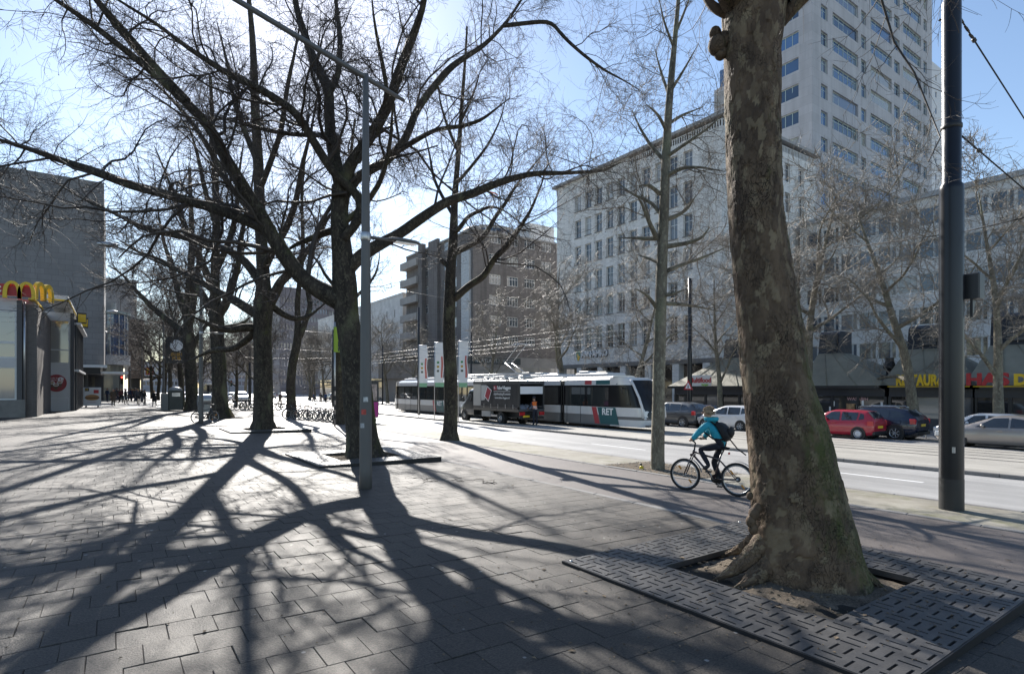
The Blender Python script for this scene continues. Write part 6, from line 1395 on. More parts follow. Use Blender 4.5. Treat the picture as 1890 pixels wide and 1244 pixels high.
# ---------------------------------------------------------------- delivery van with curtain sides and a truss on the roof
def van():
    pr_, pf_ = P(923, 787.5), P(856, 781.5)
    u = 20.95; yr = onu(923, 760, u).y; yf = onu(857, 760, u).y; wb = yf-yr
    k = wb/3.9
    uc = u+1.0; root = empty('curtain_side_van', (uc, yr, gz(uc)), FWD, 'dark grey curtain-sided van with a silver truss rack and open back', 'van')
    pa = paint('van_grey', (0.045, 0.046, 0.048), 0.3, 0.2); cu = mat('curtain_black', (0.022, 0.023, 0.026), 0.5, var=0.2, vscale=2, bump=0.2, bscale=4); si = mat('van_silver_panel', (0.36, 0.35, 0.34), 0.5, var=0.06)
    X = lambda px: onu(px, 740, u-0.0).y-yr                # along the van: rear axle at 0, forward positive
    xb, xc = X(958), X(874); xf = X(846); zb, zt = 1.0, 2.62; w = 1.03
    # box body
    mb = MB(); mb.box(xb, xc, -w, w, zt, zt+0.2); mb.build('roof', mat('van_roof', (0.06, 0.06, 0.062), 0.4), root)
    mb = MB(); mb.box(xb, xc, -w+0.02, w-0.02, zb-0.12, zb); mb.build('load_floor', M_slat, root)
    mb = MB(); mb.box(xc-0.06, xc, -w+0.02, w-0.02, zb, zt); mb.build('front_bulkhead', si, root)
    xs = X(888)
    for s in (1, -1):
        n = 22; rows = []
        for z in (zb+0.16, zb+0.6, 1.9, zt-0.003): rows.append([(xb+0.12+(xs-xb-0.14)*i/n, s*(w-0.004+0.012*math.sin(i*2.1)), z) for i in range(n+1)])
        mb = MB(); mb.grid(rows); mb.build('side_curtain', cu, root)
        mb = MB(); mb.box(xb, xc, s*w-0.05 if s > 0 else -w, s*w if s > 0 else -w+0.05, zb-0.16, zb+0.14); mb.build('side_rave', pa, root)
        for i in range(5): f = (i+0.7)/5.2; mb = MB(); mb.box(xb+(xs-xb)*f-0.025, xb+(xs-xb)*f+0.025, s*(w+0.012)-0.008, s*(w+0.012)+0.008, zb+0.02, zb+0.3); mb.build('curtain_strap', M_alu, root)
        mb = MB(); mb.box(xs+0.003, xc-0.065, s*w-0.03 if s > 0 else -w, s*w if s > 0 else -w+0.03, zb+0.143, zt-0.003); mb.build('locker_door', si, root)
        mb = MB(); mb.box(xb-0.0, xb+0.117, s*w-0.12 if s > 0 else -w, s*w if s > 0 else -w+0.12, zb+0.003, zt-0.003); mb.build('rear_post', pa, root)
    # artwork on the near curtain (local +y faces the near pavement)
    y = w+0.028; px = lambda q: X(q)
    mb = MB(); x0, x1 = X(896), X(903.5)
    mb.prism([(X(889.5), y, 2.56), (X(899), y, 2.56), (X(903), y, 2.3), (X(896), y, 1.55), (X(889.5), y, 1.5)], (0, 0.003, 0)); mb.build('grey_flag_print', mat('print_grey', (0.4, 0.4, 0.4), 0.6), root)
    mb = MB(); mb.prism([(X(901), y+0.006, 2.5), (X(909), y+0.006, 2.2), (X(903), y+0.006, 1.42), (X(895.5), y+0.006, 1.8)], (0, 0.003, 0)); mb.build('flag_border_print', M_white, root)
    mb = MB(); mb.prism([(X(901.2), y+0.012, 2.43), (X(908), y+0.012, 2.18), (X(902.8), y+0.012, 1.5), (X(896.6), y+0.012, 1.8)], (0, 0.003, 0)); mb.build('red_flag_print', rdp, root)
    rot = (R(90), 0, R(180)); L2 = X(912)-X(943.5)
    t = text('lettering', 'FaberVlaggen', 0.3, M_white, root, (X(918.5), y, 2.28), rot, 0.003, bold=0.008); t.scale.x = (X(918.5)-X(943.5))/t.dimensions.x if t.dimensions.x else 1
    mb = MB(); mb.box(X(918), X(912.5), y, y+0.003, 2.22, 2.52); mb.build('red_badge', rdp, root)
    text('badge_mark', 'fb', 0.24, M_white, root, (X(913), y+0.008, 2.29), rot, 0.003)
    mb = MB(); mb.box(X(943), X(912.5), y, y+0.003, 2.13, 2.155); mb.build('rule_line', M_white, root)
    t = text('lettering', 'citydressing & events', 0.24, M_white, root, (X(912.5), y, 1.9), rot, 0.003); t.scale.x = (X(912.5)-X(943))/t.dimensions.x if t.dimensions.x else 1
    t = text('lettering', 'www.fabervlaggen.nl', 0.2, M_white, root, (X(914.5), y, 1.66), rot, 0.003); t.scale.x = (X(914.5)-X(941.5))/t.dimensions.x if t.dimensions.x else 1
    # cab
    prof = [(xc+0.03, 0.42, 1.35, 2.34, 0.97, 0.80), (xc+0.35, 0.40, 1.35, 2.36, 0.985, 0.80), (X(862), 0.40, 1.32, 2.26, 0.985, 0.80), (X(857.5), 0.4, 1.28, 1.75, 0.98, 0.82), (X(853), 0.42, 1.16, 1.38, 0.96, 0.82), (X(849), 0.44, 0.95, 1.18, 0.90, 0.78), (xf, 0.46, 0.8, 0.98, 0.76, 0.66)]
    mb = MB(); rows = []
    for x in np.linspace(prof[0][0], prof[-1][0], 25):
        zs, zbl, ztp, hb, ht = interp(x, prof)
        half = [(hb*0.9, zs), (hb, zs+0.1), (hb, (zs+zbl)/2), (hb*0.97, zbl), ((hb*0.97+ht)/2, (zbl+ztp)/2), (ht, ztp-0.1), (ht*0.85, ztp-0.01), (0, ztp)]
        rows.append([(x, a, b) for a, b in half]+[(x, -a, b) for a, b in reversed(half[:-1])])
    mb.grid(rows)
    for i in (0, -1): mb._add(rows[i], [tuple(range(len(rows[i])))])
    mb.build('cab', pa, root)
    for s in (1, -1):
        mb = MB(); a, b = X(868), X(856.5)
        pts = [(X(870), 1.42), (X(856.5), 1.38), (X(860.5), 1.95), (X(863.5), 2.14), (X(870), 2.16)]
        def sy(x, z):
            zs, zbl, ztp, hb, ht = interp(x, prof); f = min(max((z-zbl)/(ztp-0.1-zbl), 0), 1); return hb*0.97+(ht-hb*0.97)*f+0.015
        mb.poly([(x, s*sy(x, z), z) for x, z in pts]); mb.build('side_window', M_carglass, root)
        mb = MB(); mb.bbox(X(858)-0.05, X(858)+0.12, s*1.12-0.08, s*1.12+0.08, 1.38, 1.72, 0.03); mb.build('mirror', M_trim, root)
        mb = MB(); mb.bbox(xf-0.45, xf-0.02, s*0.72-0.13, s*0.72+0.13, 0.86, 1.08, 0.05); mb.build('head_lamp', M_head, root)
        for wx in (0.0, wb):
            mb = MB(); mb.lathe([(0.44, s*0.7), (0.44, s*(1.0 if wx else 0.96)), (0.02, s*(1.0 if wx else 0.96))], 22, (wx, 0, 0.37), 'y', False); mb.build('wheel_arch', M_trim, root)
            wheel(root, wx, s*(0.88 if wx else 0.80), 0.36, 0.26 if wx else 0.42, s, mat('steel_rim', (0.3, 0.3, 0.3), 0.4, 0.6), 'cover')
        mb = MB(); mb.box(X(905), X(889), s*0.92-0.18, s*0.92+0.08, 0.42, 0.80); mb.build('side_locker', si, root)
        mb = MB(); mb.box(X(914), X(875), s*0.95-0.04, s*0.95+0.04, 0.36, 0.44) if False else mb.box(X(917), X(905)-0.003, s*0.95-0.04, s*0.95+0.04, 0.45, 0.58); mb.build('side_guard', M_alu, root)
        mb = MB(); mb.box(xb-0.06, xb, s*0.78-0.2, s*0.78+0.2, 0.62, 0.84); mb.build('tail_lamp', M_tail, root)
    mb = MB(); zs = []
    rows = []
    for f in np.linspace(0, 1, 5):
        x = X(862.5)+(X(853.5)-X(862.5))*f; q = interp(x, prof); rows.append([(x, yy*q[4]*0.95, q[2]+0.015-0.05*abs(yy)**3) for yy in np.linspace(-1, 1, 7)])
    mb.grid(rows); mb.build('windscreen', M_carglass, root)
    mb = MB(); mb.box(X(957), X(850), -0.5, 0.5, 0.45, 0.84); mb.build('chassis', M_trim, root)
    mb = MB(); mb.box(xb-0.05, xb+0.12, -0.95, 0.95, 0.40, 0.55); mb.build('rear_bumper', M_trim, root)
    mb = MB(); mb.box(xb-0.085, xb-0.063, 0.22, 0.74, 0.5, 0.62); mb.build('number_plate', M_plate, root)
    # roller blind and load
    mb = MB(); mb.grid([[(xb+0.02+0.03*math.sin(yy*2), yy, z) for yy in np.linspace(-w+0.14, w-0.14, 9)] for z in (1.98, 2.2, 2.46)]); mb.build('rear_blind', M_white, root)
    rg = random.Random(5)
    for i in range(5):
        mb = MB(); cx, cy = xb+0.35+rg.uniform(0, 0.9), -0.7+0.36*i
        pts = [[(cx+a*0.16, cy+b*0.12+rg.uniform(-.04, .04), zb+0.02+max(0, 0.34-0.05*(a*a+b*b))*rg.uniform(0.5, 1)) for a in range(-3, 4)] for b in range(-2, 3)]
        mb.grid(pts); mb.build('folded_cloth', mat('cloth_pale', (0.42, 0.44, 0.5), 0.9, var=0.4, vscale=6), root)
    # rack with truss
    for s in (0.62, -0.62):
        for zz in (zt+0.34, zt+0.68): mb = MB(); mb.tube([(xb-0.25, s, zz), (X(842), s, zz)], 0.032, 6); mb.build('truss_rail', M_alu, root)
        n = 22; L3 = X(842)-xb+0.25; mb = MB()
        for i in range(n): x0 = xb-0.25+L3*i/n; mb.tube([(x0, s, zt+0.34+0.34*(i % 2)), (x0+L3/n, s, zt+0.34+0.34*((i+1) % 2))], 0.018, 4)
        mb.build('truss_lattice', M_alu, root)
    for i in range(6): x0 = xb+0.1+(xc-xb-0.2)*i/5; mb = MB(); mb.tube([(x0, -w+0.05, zt+0.2), (x0, -w+0.05, zt+0.36), (x0, w-0.05, zt+0.36), (x0, w-0.05, zt+0.2)], 0.03, 5); mb.build('rack_bow', M_alu, root)
    mb = MB(); mb.box(xb, xc+0.8, -0.55, 0.55, zt+0.40, zt+0.46); mb.build('rack_load', mat('rack_tarp', (0.6, 0.6, 0.58), 0.6), root)
    return root, xb
rdp = mat('print_red', (0.32, 0.03, 0.045), 0.6)
van_root, van_xb = van()
# ---------------------------------------------------------------- white bus far down the street
q = P(388, 741, -0.1)
bus = empty('city_bus', (q.x, q.y+4, q.z), FWD, 'white bus facing us between the avenue trunks', 'bus')
mb = MB(); mb.bbox(-5.5, 5.5, -1.25, 1.25, 0.35, 3.1, 0.15); mb.build('body', MATS['paint_white'], bus)
mb = MB(); mb.box(-5.53, -5.505, -1.1, 1.1, 1.2, 2.7); mb.build('windscreen', M_carglass, bus)
for s in (-1, 1):
    mb = MB(); mb.box(-5.0, 5.0, s*1.262-0.01, s*1.262+0.01, 1.5, 2.5); mb.build('side_window', M_carglass, bus)
    for x in (-3.5, 3.5): wheel(bus, x, s*1.12, 0.48, 0.28, s, None, 'cover')
    mb = MB(); mb.bbox(-5.54, -5.4, s*0.9-0.15, s*0.9+0.15, 0.7, 0.9, 0.02); mb.build('head_lamp', M_head, bus)
# ================================================================ street furniture
M_iron = mat('grate_iron', (0.085, 0.082, 0.08), 0.5, 0.15, 0.5, var=0.35, vscale=5, bump=0.15, bscale=60); M_post = mat('grey_post', (0.13, 0.127, 0.122), 0.5, 0.1, var=0.15, vscale=2, stretch=(1, 1, 0.2)); M_mast = mat('mast_navy', (0.008, 0.009, 0.013), 0.3, spec=0.45, var=0.3, vscale=2)
def grate(cu, cv, label, zc, seed, cell=0.194):
    root = empty('tree_grate', (cu, cv, zc), 0, label, 'grate', 'square slotted tree grates')
    def plate(i0, i1, j0, j1, nm):
        mb = MB(); t = 0.035; sl = 0.145; sw = 0.011
        for i in range(i0, i1):
            for j in range(j0, j1):
                x0, y0 = (i-8.5)*cell, (j-8.5)*cell; cx, cy = x0+cell/2, y0+cell/2
                along = (i+j) % 2
                # two parallel slots per cell: rows of faces round them
                def T(a, b, z): return (cx+a, cy+b, z) if along else (cx+b, cy+a, z)
                h = cell/2; ys = [-h, -0.05-sw, -0.05+sw, 0.05-sw, 0.05+sw, h]
                for k in range(5):
                    a, b = ys[k], ys[k+1]
                    if k in (1, 3):
                        mb.quad(T(-h, a, 0), T(-sl/2, a, 0), T(-sl/2, b, 0), T(-h, b, 0)); mb.quad(T(sl/2, a, 0), T(h, a, 0), T(h, b, 0), T(sl/2, b, 0))
                        mb.quad(T(-sl/2, a, 0), T(sl/2, a, 0), T(sl/2, a, -t), T(-sl/2, a, -t)); mb.quad(T(-sl/2, b, 0), T(sl/2, b, 0), T(sl/2, b, -t), T(-sl/2, b, -t))
                        mb.quad(T(-sl/2, a, 0), T(-sl/2, b, 0), T(-sl/2, b, -t), T(-sl/2, a, -t)); mb.quad(T(sl/2, a, 0), T(sl/2, b, 0), T(sl/2, b, -t), T(sl/2, a, -t))
                    else: mb.quad(T(-h, a, 0), T(h, a, 0), T(h, b, 0), T(-h, b, 0))
        X0, X1, Y0, Y1 = [(q-8.5)*cell for q in (i0, i1, j0, j1)]
        for a, b in (((X0, Y0), (X1, Y0)), ((X1, Y0), (X1, Y1)), ((X1, Y1), (X0, Y1)), ((X0, Y1), (X0, Y0))): mb.quad((*a, 0), (*b, 0), (*b, -0.06), (*a, -0.06))
        return mb
    for q in ((0, 13, 0, 4), (13, 17, 0, 13), (4, 17, 13, 17), (0, 4, 4, 17)):
        e = 0.0015; mb = plate(*q, 'plate'); o = mb.build('plate', M_iron, root); o.scale = (0.9985, 0.9985, 1)
    H = 8.5*cell; mb = MB()
    for a, b in (((-H, -H-0.012), (H, -H)), ((-H, H), (H, H+0.012))): mb.box(a[0]-0.012, b[0]+0.012, a[1], b[1], -0.20, -0.004)
    for a, b in (((-H-0.012, -H), (-H, H)), ((H, -H), (H+0.012, H))): mb.box(a[0], b[0], a[1], b[1], -0.20, -0.004)
    mb.build('frame', mat('frame_iron', (0.022, 0.022, 0.024), 0.5, 0.3), root)
    for x in (-H+0.06, H-0.06):
        for y in (-H+0.06, H-0.06): mb = MB(); mb.lathe([(0.02, 0.0), (0.02, 0.006), (0.001, 0.007)], 8, (x, y, 0)); mb.build('bolt', M_alu, root)
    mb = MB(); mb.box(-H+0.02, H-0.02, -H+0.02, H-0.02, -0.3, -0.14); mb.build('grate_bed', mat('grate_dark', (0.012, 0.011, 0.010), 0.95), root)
    # the bare earth in the middle is a mound of its own
    rg = np.random.default_rng(seed); hi = 4.5*cell; n = 26; g = np.linspace(-hi+0.01, hi-0.01, n); rows = []
    ph = rg.uniform(0, 6, (8, 2)); fr = rg.uniform(1.5, 9, (8, 2))*rg.choice([-1, 1], (8, 2))
    for y in g:
        row = []
        for x in g:
            z = -0.10+0.09*math.exp(-(x*x+y*y)/0.5)+sum(0.012/(1+k*0.35)*math.sin(fr[k, 0]*x+ph[k, 0])*math.sin(fr[k, 1]*y+ph[k, 1]) for k in range(8))+rg.normal(0, 0.006)
            row.append((x, y, z))
        rows.append(row)
    mb = MB(); mb.grid(rows); s = mb.build('soil', M_soil); s.location = (cu, cv, zc); tag(s, kind='structure')
    bits = MB()
    for _ in range(260):
        x, y = rg.uniform(-hi, hi, 2); z = -0.085+0.09*math.exp(-(x*x+y*y)/0.5); a = rg.uniform(0, 6); l = rg.uniform(0.006, 0.028); d = (math.cos(a)*l, math.sin(a)*l)
        bits.prism([(x-d[0], y-d[1], z), (x+d[1]*0.5, y-d[0]*0.5, z+0.01), (x+d[0], y+d[1], z)], (0, 0, 0.008))
    o = bits.build('litter', mat('litter', (0.16, 0.12, 0.075), 0.9, rnd=0.5)); o.location = (cu, cv, zc); tag(o, 'scattered dry leaf crumbs and chips on the bare soil round the trunk', 'litter', kind='stuff')
    return root
grate(5.75, 3.2, 'slotted black iron grate round the massive foreground trunk', gz(4.1)+0.03, 1)
grate(5.75, 15.6, 'slotted iron grate round the big forked plane tree', gz(4.1)+0.05, 2)
grate(5.75, 28.1, 'slotted iron grate round the second dark plane tree', gz(4.1)+0.06, 3)
# ---------------------------------------------------------------- lamp posts: tapered pole, inclined boom over the pavement, small lamp over the bike path
def lamp_post(loc, label, h=8.0, stickers=False):
    root = empty('lamp_post', loc, 0, label, 'lamp post', 'grey lamp posts with inclined booms')
    mb = MB(); mb.tube([(0, 0, -0.05), (0, 0, 0.35), (0, 0, 1.2), (0, 0, 3.0), (0, 0, 4.9), (0, 0, 6.5), (0, 0, h)], [0.118, 0.118, 0.116, 0.10, 0.083, 0.068, 0.055], 16); mb.build('pole', M_post, root)
    mb = MB(); mb.lathe([(0.088, 4.78), (0.10, 4.8), (0.10, 4.92), (0.088, 4.94)], 14); mb.build('collar', M_alu, root)
    a = math.tan(R(15)); mb = MB(); mb.tube([(0.8, 0, h-0.06-0.8*a), (0, 0, h-0.06), (-3.9, 0, h-0.06+3.9*a)], [0.035, 0.05, 0.045], 10); mb.build('boom', M_post, root)
    mb = MB(); mb.lathe([(0.02, -0.42), (0.10, -0.3), (0.14, 0.05), (0.09, 0.4), (0.02, 0.46)], 12, (-4.1, 0, h-0.06+4.0*a), 'x'); mb.build('lamp_head', M_alu, root)
    mb = MB(); mb.tube([(0, 0, 4.86), (0.55, 0, 4.88)], [0.035, 0.03], 8); mb.build('side_arm', M_post, root)
    mb = MB(); rows = []
    for x, w, t in ((0.45, 0.04, 0.03), (0.55, 0.09, 0.05), (0.8, 0.12, 0.06), (1.05, 0.11, 0.05), (1.15, 0.05, 0.02)): rows.append([(x, w*math.cos(q), 4.88+t*math.sin(q)*(1.2 if math.sin(q) > 0 else 0.35)) for q in np.linspace(0, 2*math.pi, 11)])
    mb.grid(rows); mb.poly(rows[0][:-1]); mb.poly(rows[-1][:-1]); lh = mb.build('side_lamp', M_post, root)
    mb = MB(); mb.box(0.6, 1.05, -0.085, 0.085, 4.845, 4.862); mb.build('lamp_glass', mat('lamp_glass', (0.6, 0.6, 0.58), 0.2), lh)
    if stickers:
        for z, r, c, an in ((1.72, 0.045, (0.6, 0.6, 0.58), 0.25), (1.48, 0.05, (0.5, 0.08, 0.06), -0.1), (1.22, 0.045, (0.45, 0.45, 0.45), -0.35)):
            mb = MB(); th = math.atan2(-FW[1], -FW[0])+an; rr = float(np.interp(z, [0, 1.2, 3], [0.118, 0.116, 0.1]))+0.003
            mb.grid([[(rr*math.cos(th+q), rr*math.sin(th+q), z+zz) for q in np.linspace(-r/rr, r/rr, 5)] for zz in (-r, r)]); mb.build('sticker', mat('sticker%d' % int(z*100), c, 0.6, var=0.5, vscale=20), root)
    return root
for i, (px, py, lb) in enumerate(((675, 901, 'tall grey lamp post with stickers standing before the forked plane tree'), (371, 782, 'grey lamp post with a bicycle leaning against it'), (302, 752, 'grey lamp post carrying the pub clock'), (262, 742, 'distant lamp post at the edge of the crowd'), (240, 736, 'far lamp post above the crowd by the glazed corner'))):
    q = P(px, py); lamp_post((q.x, q.y, q.z), lb, stickers=(i == 0))
# pub sign with clock hung on the third post
q = P(302, 752); q = Vector((q.x, q.y-0.0, q.z))
e = empty('pub_clock_sign', (q.x, q.y-0.12, q.z), 0, 'black pub sign with a round white clock on the lamp post', 'sign')
zc = onv(320, 638, q.y).z-q.z; s_ = 1.0
mb = MB(); mb.box(0.12, 2.0, -0.14, 0.02, zc-1.75, zc+0.85); mb.build('sign_board', M_dark, e)
mb = MB(); mb.lathe([(0.55, -0.15), (0.55, -0.2), (0.5, -0.21), (0.01, -0.21)], 28, (1.05, 0, zc), 'y', False); mb.build('clock_face', M_white, e)
mb = MB(); mb.tube([(1.05, -0.225, zc), (1.17, -0.225, zc+0.33)], 0.02, 4); mb.build('minute_hand', M_dark, e)
mb = MB(); mb.tube([(1.05, -0.225, zc), (0.86, -0.225, zc-0.36)], 0.025, 4); mb.build('hour_hand', M_dark, e)
text('lettering', 'IRISH', 0.42, mat('sign_amber', (0.55, 0.3, 0.04), 0.5), e, (1.06, -0.16, zc-1.0), (R(90), 0, 0), 0.01, align='CENTER', bold=0.015)
text('lettering', 'PUB', 0.42, MATS['sign_amber'], e, (1.06, -0.16, zc-1.4), (R(90), 0, 0), 0.01, align='CENTER', bold=0.015)
# ---------------------------------------------------------------- tram masts and overhead wires
def mast(loc, label, top=14.0, dz=0.0, r=0.182, box=False, steps=((5.75, 0.225), (9.0, 0.19))):
    root = empty('tram_mast', loc, 0, label, 'mast', 'dark stepped tram masts')
    z1, z2 = steps[0][0], steps[1][0]; pr = [(r, -0.1), (r, z1-0.12), (r*0.98, z1-0.05), (r*0.8, z1), (r*0.8, z2-0.1), (r*0.78, z2-0.04), (r*0.66, z2), (r*0.66, top), (0.01, top)]
    mb = MB(); mb.lathe(pr, 24); mb.build('shaft', M_mast, root)
    mb = MB(); mb.lathe([(r*1.012, 0.0), (r*1.012, 0.55)], 24); mb.build('foot_coating', M_trim, root)
    mb = MB(); mb.lathe([(r*0.82, z1+0.95), (r*0.88, z1+0.96), (r*0.88, z1+1.02), (r*0.82, z1+1.03)], 20); mb.build('clamp_band', M_trim, root)
    if box:
        mb = MB(); mb.bbox(0.14, 0.42, -0.36, -0.12, 3.7, 4.15, 0.02); mb.build('control_box', M_dark, root)
        mb = MB(); mb.prism([(0.16, -0.26, 3.7), (0.32, -0.26, 3.7), (0.16, -0.26, 3.38)], (0, 0.04, 0)); mb.build('box_bracket', M_dark, root)
        mb = MB(); mb.box(-0.23, -0.20, -0.12, -0.08, 1.02, 1.12); mb.build('label_plate', M_alu, root)
    return root
qm = P(1756, 940); 
mast((qm.x, qm.y, qm.z), 'thick dark tram mast in the verge at the right, foreground', 14.5, box=True)
M_wire = mat('wire', (0.02, 0.02, 0.021), 0.8, 0.0, 0.2); M_wireP = mat('wire_bright', (0.2, 0.195, 0.185), 0.4, 0.6)
def span_wire(a, b, label, insul=True, r=0.014, m=None, sag=0.0):
    root = empty('span_wire', a, 0, label, 'wire', 'overhead wires'); a = Vector(a); d = Vector(b)-a
    mb = MB(); n = 9; pts = [d*(i/(n-1))+Vector((0, 0, -sag*4*(i/(n-1))*(1-i/(n-1)))) for i in range(n)]; mb.tube(pts, r, 5); mb.build('cable', m or M_wire, root)
    if insul:
        u_ = d.normalized()
        for t, l, w in ((0.18, 0.22, 0.028), (0.52, 0.20, 0.03), (0.82, 0.16, 0.04)):
            mb = MB()
            sd = u_.orthogonal().normalized()
            for s in (-1, 1): mb.tube([u_*t+sd*w*s*0.3, u_*(t+l*0.15)+sd*w*s, u_*(t+l*0.85)+sd*w*s, u_*(t+l)+sd*w*s*0.3], 0.011, 5)
            mb.build('turnbuckle', M_trim, root)
        mb = MB(); mb.lathe([(0.012, 1.0), (0.04, 1.02), (0.03, 1.05), (0.04, 1.08), (0.012, 1.1)], 8); o = mb.build('insulator', M_trim, root); o.rotation_euler = u_.to_track_quat('Z', 'Y').to_euler()
    return root
dm = proj((qm.x, qm.y, 3))[2]
span_wire(D(1764, 22, dm), D(1990, 375, dm+6.5), 'upper tensioned span wire running right from the foreground mast')
span_wire(D(1770, 247, dm), D(2010, 452, dm+6.0), 'lower tensioned span wire running right from the foreground mast')
span_wire(D(1780, 428, dm+0.3), D(2020, 372, dm-2.0), 'thin dark wire leaving the right edge at mid height', False, 0.010)
span_wire(D(1780, 428, dm+0.3), D(1380, 482, dm+18), 'thin dark wire crossing behind the massive trunk to the far pavement', False, 0.012)
for i, (u, z, lb) in enumerate(((25.27, 5.0, 'contact wire above the near tram track'), (25.27, 5.75, 'carrier wire above the near tram track'), (28.37, 5.0, 'contact wire above the far tram track'), (28.37, 5.75, 'carrier wire above the far tram track'))):
    span_wire((u, -10, z), (u, 200, z), lb, False, 0.007, M_wireP)
for i, v in enumerate((9.0, 28, 52, 76, 100)):
    span_wire((12.2, v, 7.0), (35.4, v+1, 7.4), ['nearest cross-span wire over the street', 'second cross-span wire, above the tram front', 'third cross-span wire, over the tram middle', 'fourth cross-span wire, over the tram tail', 'farthest cross-span wire down the street'][i], False, 0.010, M_wireP, 0.5)
q = onu(1273, 715, 35.8); mast((35.8, q.y, gz(35.8)), 'stepped dark mast on the far pavement behind the blue car', 11, r=0.17)
sg = empty('warning_sign', (35.55, q.y-0.05, gz(35.8)), 0, 'red-edged triangular warning sign on the far mast', 'sign')
zt_ = onu(1277, 712, 35.6).z-gz(35.8)
mb = MB(); mb.prism([(0, 0.42, zt_-0.3), (0, -0.42, zt_-0.3), (0, 0, zt_+0.45)], (0.03, 0, 0)); mb.build('red_border', M_red, sg)
mb = MB(); mb.prism([(-0.006, 0.26, zt_-0.2), (-0.006, -0.26, zt_-0.2), (-0.006, 0, zt_+0.25)], (0.004, 0, 0)); mb.build('sign_face', M_white, sg)
mb = MB(); mb.prism([(-0.012, 0.05, zt_-0.17), (-0.012, -0.05, zt_-0.17), (-0.012, -0.03, zt_+0.08), (-0.012, 0.03, zt_+0.08)], (0.004, 0, 0)); mb.build('sign_symbol', M_dark, sg)
q = P(461, 746); mast((q.x, q.y, q.z), 'slim dark mast between the second and third plane trunks', 10.5, r=0.2, steps=((4.6, .2), (7.5, .15)))
for i, (u, v, lb) in enumerate(((22.2, 46, 'dark mast behind the tram near the hotel'), (22.2, 70, 'dark mast beyond the tram tail'), (12.3, 62, 'far verge mast beyond the bicycles'), (12.3, 90, 'verge mast deep in the street'), (36, 60, 'mast before the hotel podium'), (36, 88, 'far mast at the hotel corner'))): mast((u, v, gz(u)), lb, 9.5, r=0.13, steps=((4.5, .13), (7, .1)))
# ---------------------------------------------------------------- three upright flags, green banner, poster board
def flag(px, py, label, ph, dep_u=None):
    q = P(px, py); root = empty('feather_flag', (q.x, q.y, q.z), 0, label, 'flag', 'white upright flags by the tram bed')
    mb = MB(); mb.tube([(0, 0, -0.03), (0, 0, 5.55)], [0.03, 0.022], 8); mb.tube([(0, 0, 5.5), (0.5, -0.38, 5.5)], 0.012, 5); mb.build('pole', M_alu, root)
    def pt(s, z): w = 0.06*math.sin(z*2.3+ph)*s+0.04*math.sin(z*4.1+2*ph)*s; k = 1-0.12*math.sin(z*1.9+ph)**2*s; return (0.03+0.52*s*k+w*0.5, -0.03-0.38*s*k+w, z)
    gsn = mat('flag_cloth', (0.72, 0.72, 0.72), 0.8); 
    for nm, z0, z1, mm, s0, s1 in (('cloth', 2.65, 5.48, gsn, 0, 1), ('green_hem', 2.35, 2.65, mat('flag_green', (0.22, 0.42, 0.26), 0.8), 0, 1)):
        mb = MB(); mb.grid([[pt(s, z) for s in np.linspace(s0, s1, 5)] for z in np.linspace(z0, z1, 14)]); mb.build(nm, mm, root)
    off = lambda p, d: (p[0]-d*0.59, p[1]-d*0.81, p[2])
    mb = MB(); mb.grid([[off(pt(s, z), 0.012) for s in np.linspace(0.68, 0.9, 4)] for z in np.linspace(3.0, 4.5, 9)]); mb.build('red_print', mat('flag_red2', (0.5, 0.16, 0.14), 0.8), root)
    for k, c in enumerate(((0.12, 0.12, 0.1), (0.45, 0.3, 0.05), (0.08, 0.25, 0.1))): mb = MB(); mb.grid([[off(pt(s, z), 0.012) for s in np.linspace(0.2, 0.45, 3)] for z in np.linspace(3.4+k*0.3, 3.55+k*0.3, 3)]); mb.build('motif_print', mat('flag_motif%d' % k, c, 0.8), root)
    return root
flag(773, 772, 'leftmost white flag with red and green print by the tram', 0.4); flag(802, 775.5, 'middle white flag, rippling, between tram and young tree', 1.9); flag(846, 778, 'white flag half hidden behind the mossy young tree', 3.1)
q = D(618, 778, 30.6); q.z = gz(q.x); gb = empty('banner_sign', (q.x, q.y, q.z), 0, 'lime green advertising banner on a striped post', 'banner')
mb = MB(); mb.tube([(0, 0, 0), (0, 0, 5.6)], 0.05, 8); mb.build('post', M_alu, gb)
for k in range(4): mb = MB(); mb.lathe([(0.06, 0.4+k*0.5), (0.06, 0.65+k*0.5)], 10); mb.build('black_band', M_dark, gb)
z0, z1 = onv(625, 650, q.y).z-q.z, onv(625, 604, q.y).z-q.z; w_ = 1.15
mb = MB(); mb.box(-0.05, w_, -0.07, 0.05, z0, z1); mb.build('panel', mat('lime_panel', (0.30, 0.46, 0.03), 0.5), gb)
for s, zz in (('Ha', 0.82), ('al', 0.66)): text('lettering', s, 0.3, M_dark, gb, (0.14, -0.08, z0+(z1-z0)*zz), (R(90), 0, 0), 0.004)
for s, zz in (('lo', 0.22), ('re', 0.05)): text('lettering', s, 0.38, M_dark, gb, (0.14, -0.08, z0+(z1-z0)*zz), (R(90), 0, 0), 0.004, bold=0.02)
q = P(686, 778); ab = empty('poster_pillar', (q.x, q.y, q.z), 0, 'small magenta and black poster board behind the forked trunk', 'poster')
mb = MB(); mb.box(-0.45, 0.45, -0.06, 0.06, 0.25, 2.6); mb.build('board', M_dark, ab)
mb = MB(); mb.box(-0.4, 0.4, -0.075, -0.063, 0.3, 1.25); mb.build('magenta_print', mat('magenta', (0.35, 0.02, 0.2), 0.5), ab)
mb = MB(); mb.box(-0.32, 0.32, -0.075, -0.063, 1.35, 2.4); mb.build('photo_print', mat('photo_print', (0.45, 0.36, 0.33), 0.5, var=0.8, vscale=3), ab)
for x in (-0.3, 0.3): mb = MB(); mb.cyl((x, 0, 0), (x, 0, 0.25), 0.03, 6); mb.build('foot', M_alu, ab)
